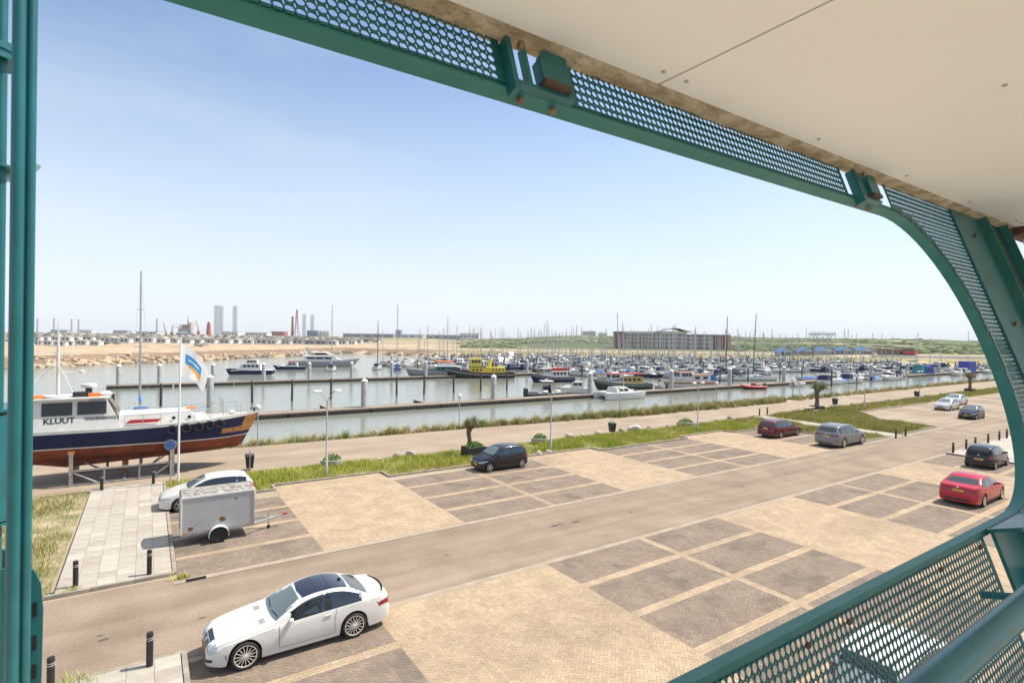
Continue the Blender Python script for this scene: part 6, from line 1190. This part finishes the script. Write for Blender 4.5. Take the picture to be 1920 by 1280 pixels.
# pavilions with blue arched roofs
PBL = pm('blue pavilion roof', (.05, .15, .34), .5, 0, .1, .6)
for k in range(5):
    p = depth_at(1478+k*37, 285+k*3, -.1); t = empty('beach_pavilion', p, FACE, 'glazed pavilion with blue curved roof behind the far quay', 'pavilion', 'blue-roofed pavilions on the far quay'); m_ = MB(); m_.b2((-3.8, 0, 0), (3.8, 7, 2.5)); m_.build('wall', PALE if k % 2 else WHITEB, t); m_ = MB(); q = [(-4.9, 2.2), (-3.2, 2.9), (-1.4, 3.9), (0, 4.2), (1.4, 3.9), (3.2, 2.9), (4.9, 2.2), (4.9, 1.95), (3.1, 2.65), (1.3, 3.6), (0, 3.9), (-1.3, 3.6), (-3.1, 2.65), (-4.9, 1.95)]; m_.prism(q, -.9, 7.6, axis='Y'); m_.build('roof', PBL, t)
    for j in range(4): m_ = MB(); m_.b2((-3.5+j*1.8, -.06, .5), (-2.0+j*1.8, .02, 2.1)); m_.build('window', FGL, t)
    m_ = MB(); m_.prism([(-2.9, 2.55), (2.9, 2.55), (1.3, 3.5), (0, 3.8), (-1.3, 3.5)], -.12, -.06, axis='Y'); m_.build('gable_glass', pm('pale gable glass', (.55, .62, .68), .2, 0, .05), t)
p = depth_at(1690, 300, -.1); t = empty('beach_restaurant', p, FACE, 'brown flat-roofed beach restaurant beside the blue pavilions', 'building'); m_ = MB(); m_.b2((-8, 0, 0), (8, 8, 3.4)); m_.build('wall', pm('brown boards', (.30, .2, .13), .9, 0, .1, .5), t); m_ = MB(); m_.prism([(-10, 4.6), (8, 3.5), (8, 3.8), (-10, 5.0)], -2, 9, axis='Y'); m_.build('roof', GREYR, t); m_ = MB(); m_.b2((0, -1.5, .8), (9, -.1, 2.2)); m_.build('terrace_screen', BREDP, t)
for k in range(5): m_ = MB(); m_.b2((-7.5+k*3, -.08, .8), (-5.3+k*3, .02, 2.6)); m_.build('window', FGL, t)
p = depth_at(1545, 390, -.2); t = empty('lattice_platform', p, FACE, 'tall steel platform of V-shaped struts above the pavilions', 'tower')
for dx in (-1, 1):
    for dy in (0, 5): m_ = MB(); m_.tube([(0, dy/2+1, 0), (dx*6.2, dy, 10.5)], .22, 6); m_.build('strut', GREYR, t); m_ = MB(); m_.tube([(dx*1.5, dy, 5), (-dx*4.5, dy, 10.3)], .14, 6); m_.build('brace', GREYR, t)
m_ = MB(); m_.b2((-8, -.5, 10.4), (8, 5.5, 11.1)); m_.build('platform', GREYR, t); m_ = MB(); m_.b2((-8, -.5, 12.0), (8, 5.5, 12.2)); m_.build('canopy', GREYR, t)
for x in (-7.5, 0, 7.5): m_ = MB(); m_.tube([(x, 0, 11.1), (x, 0, 12.0)], .1, 6); m_.build('post', GREYR, t)
# quay wall fence along the far promenade
t = empty('quay_fence', depth_at(1760, 268), FACE, 'white glass balustrade along the far quay', 'fence')
for k in range(22): m_ = MB(); m_.b2((-33+k*3, -.03, .1), (-30.15+k*3, .03, 1.3)); m_.build('fence_panel', pm('pale fence panel', (.6, .62, .63), .3, 0, .05), t)
q0 = at_depth(980, 300); q1 = at_depth(1880, 262); m_ = MB(); pts = [at_depth(px, d) for px, d in ((700, 352), (820, 312), (1000, 300), (1200, 303), (1400, 309), (1600, 276), (1760, 271), (1900, 268))]
m_.loft([[(p.x, p.y, gz(p.x, p.y)+.06), (p.x+(p.x*.022), p.y+p.y*.022, gz(p.x*1.022, p.y*1.022)+.06)] for p in pts], False, False); tag(m_.build('far_quay_road', pm('far quay paving', (.42, .37, .31), .9, 0, .08, .3)), kind='structure')
# rubble breakwater
mnd = empty('breakwater_rocks', (0, 0, 0)); tag(mnd, kind='structure'); rk = random.Random(8); BRM = [rock_mesh(30+i, pm('sandy breakwater rock', (.36, .28, .19), .95, 0, .2, .8, .5, 4, col2=(.47, .37, .26))) for i in range(5)]
for k in range(240):
    px = rk.uniform(62, 640); base = interp([(75, 152), (200, 172), (300, 188), (400, 210), (480, 240), (560, 262), (650, 318)], px); d = base+rk.uniform(-1.5, 6.5); p = at_depth(px, d); boulder(p.x, p.y, rk.uniform(.4, 1.1), BRM[k % 5], None, None, max(WATER_Z, gz(p.x, p.y))-.2, mnd)
dk = [rock_mesh(50+i, pm('dark quay rubble', (.12, .105, .085), .95, 0, .3, 1, .5, 4)) for i in range(3)]
for k in range(120):
    px = rk.uniform(700, 1880); base = interp([(650, 318), (800, 290), (1000, 275), (1200, 279), (1400, 285), (1600, 252), (1760, 247), (1900, 245)], px); p = at_depth(px, base+rk.uniform(-.5, 3.5)); boulder(p.x, p.y, rk.uniform(.6, 1.2), dk[k % 3], None, None, max(WATER_Z, gz(p.x, p.y))-.15, mnd)
# rows of beach cabins
def cabin(label, roof, wallm, L=7.5):
    t = empty('beach_cabin', (0, 0, 0), 0, label, 'cabin', 'beach cabins in rows on the sand'); m_ = MB(); m_.b2((-L/2, 0, .3), (L/2, 3.2, 2.9)); m_.build('wall', wallm, t); m_ = MB(); m_.prism([(-L/2-.25, 2.85), (L/2+.25, 2.85), (L/2+.25, 3.0), (0, 3.35), (-L/2-.25, 3.0)], -.5, 3.5, axis='Y'); m_.build('roof', roof, t)
    for x in (-L*.32, .3): m_ = MB(); m_.b2((x, -.06, 1.0), (x+L*.24, .02, 2.3)); m_.build('window', FGL, t)
    m_ = MB(); m_.b2((-L/2-.4, -1.6, 0), (L/2+.4, 0, .35)); m_.build('veranda', WHITEB, t); return t
CB = [cabin('white beach cabin with dark roof in the rows on the sand', ROOFG, WHITEB), cabin('white beach cabin with pale roof in the rows on the sand', pm('pale roof', (.55, .53, .5), .8, 0, .1, .3), WHITEB, 6.5), cabin('grey beach cabin in the rows on the sand', ROOFG, pm('grey cabin boards', (.36, .35, .34), .8, 0, .1, .3))]
first = [True]*3; rc = random.Random(31)
for d0, px0, px1, stp, dz in ((345, 30, 640, 21, 0), (372, 25, 670, 20, 0), (405, 25, 690, 19, 0), (455, 20, 720, 17, 0), (530, 20, 720, 15, 0), (640, 20, 700, 14, 0), (770, 20, 690, 15, 0)):
    px = px0
    while px < px1:
        i = rc.choice((0, 0, 1, 1, 2)); p = depth_at(px, d0+rc.uniform(-6, 6)+max(0, (px-350)*.06), -.1); rz = FACE+rc.uniform(-.15, .15)
        if first[i]: first[i] = False; CB[i].location = p; CB[i].rotation_euler = (0, 0, rz)
        else: copy_tree(CB[i], None, p, rz, scale=rc.uniform(.85, 1.1))
        px += stp*rc.uniform(.75, 1.25)
# industry on the horizon
IND = pm('industrial steel', (.33, .34, .36), .7, .2, .1, .05); INDR = pm('red industrial paint', (.36, .08, .06), .7, 0, .12, .05); INDW = pm('white industrial paint', (.62, .62, .62), .7, 0, .08, .05); INDB = pm('blue industrial paint', (.12, .2, .36), .7, 0, .1, .05); BRKL = pm('red lighthouse brick', (.35, .06, .04), .8, 0, .1, .2)
def far_obj(name, px, d, label, cat, group=None): return empty(name, depth_at(px, d, -.3), FACE, label, cat, group)
def leg_tower(px, d, w, h, label):
    t = far_obj('rig_leg', px, d, label, 'rig leg', 'lattice legs of the drilling rigs')
    for sx in (-1, 1):
        for sy in (-1, 1): m_ = MB(); m_.tube([(sx*w/2, sy*w/2, 0), (sx*w/2, sy*w/2, h)], w*.07, 6); m_.build('chord', IND, t)
    n = int(h/(w*.7))
    for k in range(n):
        z = h*k/n
        for sy in (-1, 1): m_ = MB(); m_.tube([(-w/2, sy*w/2, z), (w/2, sy*w/2, z+h/n)], w*.04, 4); m_.tube([(w/2, sy*w/2, z), (-w/2, sy*w/2, z+h/n)], w*.04, 4); m_.tube([(-w/2, sy*w/2, z), (w/2, sy*w/2, z)], w*.04, 4); m_.build('cross_brace', IND, t)
for px, w, h, d, lb in ((405, 9, 100, 1800, 'pair of tall lattice rig legs, taller left one'), (414, 9, 98, 1810, 'tall lattice rig leg close beside its twin'), (440, 9, 99, 1800, 'single tall lattice rig leg standing apart'), (570, 8, 78, 1900, 'pale lattice rig leg beside the red drilling tower'), (585, 8, 78, 1950, 'pale lattice rig leg farther from the red drilling tower')): leg_tower(px, d, w, h, lb)
t = far_obj('lighthouse', 391, 1300, 'red cast-iron lighthouse among the industry', 'lighthouse'); m_ = MB(); m_.lathe([(6, 0), (5, 8), (4, 22), (3.6, 27)], n=14); m_.build('tower', BRKL, t); m_ = MB(); m_.lathe([(4.6, 27), (4.6, 28), (2.4, 28.2), (2.4, 31), (2.8, 31.3), (0, 34)], n=14); m_.build('lantern', BRKL, t)
def chimney(px, d, r, h, m=IND, label='slim industrial chimney on the horizon'):
    t = far_obj('chimney', px, d, label, 'chimney', 'chimneys on the horizon'); m_ = MB(); m_.lathe([(r*1.3, 0), (r, h*.6), (r*.85, h)], n=10); m_.build('shaft', m, t); m_ = MB(); m_.lathe([(r*1.0, h*.93), (r*1.1, h*.94), (r*1.1, h), (r*.8, h)], n=10); m_.build('rim', INDR, t)
for px, h in ((70, 60), (101, 64), (134, 60), (147, 58), (294, 66), (338, 46), (352, 62)): chimney(px, 2400, 3, h)
chimney(548, 1700, 3.4, 62, BRKL, 'red brick chimney beside the drilling tower')
t = far_obj('drilling_tower', 556, 1700, 'red and dark drilling tower between chimney and rig legs', 'tower')
for sx in (-1, 1):
    for sy in (-1, 1): m_ = MB(); m_.tube([(sx*7, sy*7, 0), (sx*3, sy*3, 40), (sx*1.2, sy*1.2, 84)], .8, 6); m_.build('leg', INDR, t)
for z in (12, 26, 40, 54, 68): s_ = interp([(0, 7), (40, 3), (84, 1.2)], z); m_ = MB(); m_.b2((-s_-.5, -s_-.5, z), (s_+.5, s_+.5, z+1.2)); m_.build('platform', IND, t)
def crane(px, d, h, lean, label):
    t = far_obj('harbour_crane', px, d, label, 'crane', 'harbour cranes on the horizon'); m_ = MB(); m_.b2((-3, -3, 0), (3, 3, h*.25)); m_.build('base', INDR, t); m_ = MB(); m_.tube([(0, 0, h*.25), (lean, 0, h)], [1.3, .5], 6); m_.build('jib', INDR, t); m_ = MB(); m_.tube([(0, 0, h*.25), (-lean*.3, 0, h*.55), (lean, 0, h)], .3, 4); m_.build('tie', IND, t)
crane(372, 1500, 42, -9, 'red harbour crane leaning over beside the lighthouse'); crane(310, 1500, 34, -6, 'slim harbour crane left of the production platform'); crane(322, 1500, 30, 4, 'short upright harbour crane near the production platform')
t = far_obj('production_platform', 348, 1500, 'red and grey production platform with helideck among the cranes', 'platform'); 
for x0, x1, z0, z1, m, nm in ((-22, 20, 0, 6, IND, 'base'), (-16, 16, 8, 18, IND, 'deck_module'), (-6, 14, 18, 28, INDR, 'upper_module'), (10, 20, 6, 34, PALE, 'accommodation'), (-24, -8, 20, 21.5, INDR, 'helideck')): m_ = MB(); m_.b2((x0, -8, z0), (x1, 8, z1)); m_.build(nm, m, t)
m_ = MB(); m_.tube([(6, 0, 28), (6, 0, 52)], .7, 6); m_.build('flare_mast', INDR, t)
for px, d, w, h, m, lb in ((590, 1600, 46, 17, INDB, 'blue shed with silver tanks on the horizon'), (480, 1500, 60, 9, INDW, 'low white shed beyond the cabins'), (520, 1700, 40, 14, INDR, 'red deck of a moored rig beyond the cabins'), (430, 1650, 50, 11, INDW, 'long pale shed under the rig legs'), (690, 1300, 120, 9, GREYR, 'long grey warehouse on the horizon'), (760, 1350, 90, 8, INDW, 'white and grey warehouse on the horizon'), (746, 1900, 16, 26, INDB, 'small blue tower block on the horizon'), (835, 1400, 100, 11, GREYR, 'grey warehouse beyond the masts'), (880, 1300, 45, 14, INDW, 'pale silo building beyond the masts'), (1105, 2600, 60, 34, IND, 'grey tower blocks beyond the dunes'), (1130, 2700, 40, 26, INDW, 'pale tower block beyond the dunes'), (225, 2300, 60, 14, IND, 'grey works building on the horizon'), (110, 2300, 70, 12, IND, 'low works building beside the chimneys'), (160, 2300, 50, 14, INDW, 'pale works building beside the chimneys'), (275, 1300, 50, 7, INDW, 'white low hall with red edge beyond the cabins')):
    t = far_obj('industrial_building', px, d, lb, 'building'); m_ = MB(); m_.b2((-w/2, 0, 0), (w/2, 30, h)); m_.build('wall', m, t); m_ = MB(); m_.b2((-w/2-.5, -.5, h), (w/2+.5, 30.5, h+1)); m_.build('roof', GREYR, t)
    for k in range(5): m_ = MB(); x = -w/2+w*(k+.15)/5; m_.b2((x, -.3, h*.35), (x+w*.12, .1, h*.7)); m_.build('window', FGL, t)
for k in range(4): t = far_obj('storage_tank', 598+k*6, 1570, 'pale storage tank in the row before the blue shed', 'tank', 'storage tanks'); m_ = MB(); m_.lathe([(4.2, 0), (4.2, 17), (3, 18.4), (0, 19)], n=14); m_.build('shell', PALE, t, smooth=R(40))
# people and cars on the beach are too far to tell; two parked cars by the dike
for px in (385, 372): t = copy_tree(bpy.data.objects['parked_car'], None, depth_at(px, 300), FACE, 'distant car parked on the sand before the beach cabins', 'cars on the beach')

# scrub on the dunes: uncountable low bushes as one mass
bm = bmesh.new(); bmesh.ops.create_icosphere(bm, subdivisions=1, radius=1); BV = np.array([v.co[:] for v in bm.verts]); BF = np.array([[v.index for v in f.verts] for f in bm.faces]); bm.free()
rd = np.random.RandomState(12); n = 3000; fw_ = 340+rd.uniform(0, 1, n)**1.4*750; a_ = rd.uniform(-.10, .98, n); SP = np.column_stack([fw_*math.cos(TH)+a_*fw_*math.sin(TH), fw_*math.sin(TH)-a_*fw_*math.cos(TH)]); keep = vnoise(SP[:, 0], SP[:, 1], 55, 3) > .38; SP = SP[keep]; n = len(SP); zz = terrain(SP)[0]; sc = rd.uniform(.7, 2.2, (n, 1, 1))*np.array([1.7, 1.7, .6]); V = BV[None]*sc*rd.uniform(.8, 1.2, (n, len(BV), 1)); V[:, :, :2] += SP[:, None, :]; V[:, :, 2] += zz[:, None]
F = (np.arange(n)[:, None, None]*len(BV)+BF[None]).reshape(-1, 3); tn = np.repeat(np.array([[.125, .15, .065]])*rd.uniform(.7, 1.4, (n, 1)), len(BF), 0); tag(link('dune_scrub', np_mesh('dune_scrub', V.reshape(-1, 3), F, pm('dune scrub', (1,)*3, .9, 0, 0, attr='tone', spec=.1), tn)), 'low green scrub scattered over the dunes', 'scrub', kind='stuff')
# ------------------------------------------------------------------ grasses
GRASSM = pm('grass blades', (1,)*3, .75, 0, 0, attr='tone', spec=.2)
TONES = {'lush': np.array([[.30, .36, .05], [.42, .44, .07], [.52, .46, .12], [.20, .26, .04]]), 'mixed': np.array([[.34, .34, .07], [.46, .39, .14], [.22, .25, .05], [.52, .43, .19]]), 'dry': np.array([[.25, .27, .06], [.36, .30, .12], [.18, .22, .045], [.28, .20, .08]]), 'marram': np.array([[.34, .32, .12], [.48, .40, .20], [.22, .25, .07], [.56, .47, .27]])}
def blades(P, h, tone, rs_, w=.016, lean=.35, gz_=None):
    """one tapered bent blade per point: two stacked quads"""
    n = len(P); a = rs_.uniform(0, 2*PI, n); L = lean*rs_.uniform(.2, 1, n)*h; dx = np.cos(a)*L; dy = np.sin(a)*L; b = a+PI/2; wx = np.cos(b)*w/2; wy = np.sin(b)*w/2; z0 = np.zeros(n) if gz_ is None else gz_; V = np.zeros((n, 6, 3))
    for k, (f, t, ww) in enumerate(((0, 0, 1), (.35, .6, .8), (1, 1, .18))):
        V[:, 2*k, 0] = P[:, 0]+dx*f-wx*ww; V[:, 2*k, 1] = P[:, 1]+dy*f-wy*ww; V[:, 2*k+1, 0] = P[:, 0]+dx*f+wx*ww; V[:, 2*k+1, 1] = P[:, 1]+dy*f+wy*ww; V[:, 2*k, 2] = V[:, 2*k+1, 2] = z0+h*t*(1-.12*f*lean)
    F = (np.arange(n)[:, None, None]*6+np.array([[0, 1, 3, 2], [2, 3, 5, 4]])[None]).reshape(-1, 4); return V.reshape(-1, 3), F, np.repeat(tone, 2, 0)
def inpoly(P, poly): return sdist(P, poly) < 0
def grass(name, poly, dens, hmin, hmax, kind, seed, z=.02, w=.016, patch=1.0, base=None):
    rs_ = np.random.RandomState(seed); xs_ = [p[0] for p in poly]; ys_ = [p[1] for p in poly]; n = int((max(xs_)-min(xs_))*(max(ys_)-min(ys_))*dens); P_ = np.column_stack([rs_.uniform(min(xs_), max(xs_), n), rs_.uniform(min(ys_), max(ys_), n)]); P_ = P_[inpoly(P_, poly)]
    nz = vnoise(P_[:, 0], P_[:, 1], 1.3*patch, seed)*.6+vnoise(P_[:, 0], P_[:, 1], .45*patch, seed+1)*.4; P_ = P_[nz > rs_.uniform(.0, .62, len(P_))]; nz = vnoise(P_[:, 0], P_[:, 1], 1.3*patch, seed)*.6+vnoise(P_[:, 0], P_[:, 1], .45*patch, seed+1)*.4
    ed = np.clip(-sdist(P_, poly)/.5, .35, 1); h = (hmin+(hmax-hmin)*nz)*rs_.uniform(.6, 1.25, len(P_))*ed; T_ = TONES[kind]; n2 = vnoise(P_[:, 0], P_[:, 1], 2.6*patch, seed+2); ix = np.clip((n2*2.4+rs_.normal(0, .7, len(P_))+.4).astype(int), 0, 3); tone = T_[ix]*rs_.uniform(.75, 1.2, (len(P_), 1))
    V, F, C_ = blades(P_, h, tone, rs_, w, .5, np.full(len(P_), z)); o = tag(link(name, np_mesh(name, V, F, GRASSM, C_)), kind='stuff')
    tag(o, {'verge_grass': 'yellow-green grass verge between the car park kerb and the promenade', 'dry_grass': 'dry straw-coloured grass beside the slab plaza', 'island_grass': 'tall grass on the islands beside the slab footpath', 'far_verge_grass': 'grass verge along the second car park'}.get(name), 'grass')
    if base: sheet(name.replace('grass', 'soil'), poly, .008, base)
    return o
SOILG = pm('verge soil with roots', (.22, .20, .08), .95, 0, .35, 2.2, .4, 20, col2=(.36, .29, .15)); SOILD = pm('dry sandy soil', (.18, .17, .065), .95, 0, .25, .9, .4, 20, col2=(.38, .31, .20))
grass('verge_grass', [(.95, 31.25), (5.7, 31.35), (5.85, 32.25), (12.1, 32.2), (12.15, 30.9), (22, 30.9), (22.1, 31.3), (28.3, 31.3), (28.4, 30.25), (38.1, 30.25), (38.2, 31.15), (44.5, 31.15), (44.6, 30.2), (50.4, 30.2), (50.5, 34.9), (40, 35.0), (20, 35.3), (8, 35.8), (.95, 35.9)], 420, .14, .42, 'lush', 3, base=SOILG)
grass('island_grass', [(50.5, 21.6), (55.1, 21.6), (55.1, 34.9), (50.5, 34.9)], 330, .18, .55, 'mixed', 5, base=SOILG); grass('island_grass', [(57.5, 21.7), (65.9, 21.75), (66.0, 26.8), (71.8, 31.5), (76, 31.5), (76, 34.9), (57.5, 34.9)], 260, .2, .65, 'mixed', 6, w=.022, base=SOILG)
grass('far_verge_grass', [(76.2, 31.5), (135, 31.5), (135, 35.6), (76.2, 34.9)], 110, .2, .55, 'mixed', 7, w=.03, base=SOILG); grass('dry_grass', [(-14, 22.4), (-2.5, 22.15), (-2.45, 35.9), (-14, 36.0)], 260, .06, .26, 'dry', 8, base=SOILD, patch=2.6)
grass('dry_grass', [(.92, 31.3), (.92, 35.9), (-.2, 35.95), (-2.4, 36.0), (-2.4, 36.3), (1.5, 36.3)], 200, .08, .25, 'dry', 9)
# marram tufts on the harbour bank
rs_ = np.random.RandomState(4); PP = []; HH = []; TT = []
for k in range(1150):
    x = rs_.uniform(-30, 230) if k > 520 else rs_.uniform(5, 75); edge = interp([(6, 44.5), (29, 43.5), (44, 41.8), (66, 41.4), (160, 43.1), (330, 43.2)], x); y = edge+abs(rs_.normal(0, 1))*1.4+.15; r = rs_.uniform(.2, .55); m = 62 if x < 90 else 34; hh = rs_.uniform(.5, 1.25)*(1 if y < edge+2.5 else .7)
    a = rs_.uniform(0, 2*PI, m); q = r*np.sqrt(rs_.uniform(0, 1, m)); PP.append(np.column_stack([x+np.cos(a)*q, y+np.sin(a)*q])); HH.append(hh*rs_.uniform(.6, 1.15, m)*(1-.5*(q/r)**2)); ti = rs_.choice(4, p=[.34, .28, .28, .10]); TT.append(TONES['marram'][ti]*rs_.uniform(.75, 1.2, (m, 1)))
PP = np.concatenate(PP); HH = np.concatenate(HH); TT = np.concatenate(TT); zz = terrain(PP)[0]; V, F, C_ = blades(PP, HH, TT, rs_, .03, .75, zz); tag(link('bank_grass', np_mesh('bank_grass', V, F, GRASSM, C_)), 'tufts of marram grass along the harbour bank', 'grass', kind='stuff')
n = 60000; P_ = np.column_stack([rs_.uniform(-30, 210, n), rs_.uniform(41.5, 50.5, n)]); ed = np.array([interp([(6, 44.5), (29, 43.5), (44, 41.8), (66, 41.4), (160, 43.1), (330, 43.2)], x) for x in P_[:, 0]]); P_ = P_[P_[:, 1] > ed+.05]; nz = vnoise(P_[:, 0], P_[:, 1], 2.2, 3); P_ = P_[nz > .3]; T_ = TONES['mixed'][np.clip((vnoise(P_[:, 0], P_[:, 1], 3, 8)*4).astype(int), 0, 3)]*rs_.uniform(.7, 1.2, (len(P_), 1)); V, F, C_ = blades(P_, rs_.uniform(.12, .4, len(P_)), T_, rs_, .03, .5, terrain(P_)[0]); tag(link('bank_turf', np_mesh('bank_turf', V, F, GRASSM, C_)), 'short rough grass on the harbour bank', 'grass', kind='stuff')
# weeds in cracks
wd = 0
for x, y, s in ((-1.4, 16.2, 1.4), (1.05, 21.5, .8), (-1.9, 22.1, .9), (-1.0, 11.6, 1.3), (-2.5, 16.5, 1.2)):
    rr = np.random.RandomState(wd+60); P_ = np.column_stack([x+rr.normal(0, .16*s, 130), y+rr.normal(0, .09*s, 130)]); V, F, C_ = blades(P_, rr.uniform(.08, .28, 130)*s, TONES['lush'][rr.randint(0, 4, 130)], rr, .016, .7, np.full(130, .02)); tag(link('weed', np_mesh('weed', V, F, GRASSM, C_)), ['green weed growing by the plaza corner below the gallery', 'small weed at the drain grate', 'weed at the foot of the bollard by the dry grass', 'bushy weed on the near slab plaza', 'straw weed in the kerb by the stair tower'][wd], 'weed'); wd += 1
# ------------------------------------------------------------------ summer haze
HZ = bpy.data.materials.new('summer haze'); HZ.use_nodes = True; HZ.node_tree.nodes.remove(HZ.node_tree.nodes['Principled BSDF']); pv = HZ.node_tree.nodes.new('ShaderNodeVolumePrincipled'); pv.inputs['Color'].default_value = (.93, .96, 1, 1); pv.inputs['Density'].default_value = .0001
HZ.node_tree.links.new(pv.outputs['Volume'], [q for q in HZ.node_tree.nodes if q.type == 'OUTPUT_MATERIAL'][0].inputs['Volume'])
mb = MB(); mb.b2((-4500, -500, -6), (9600, 9600, 125)); hz = tag(mb.build('haze', HZ), kind='stuff')
bpy.context.view_layer.update()
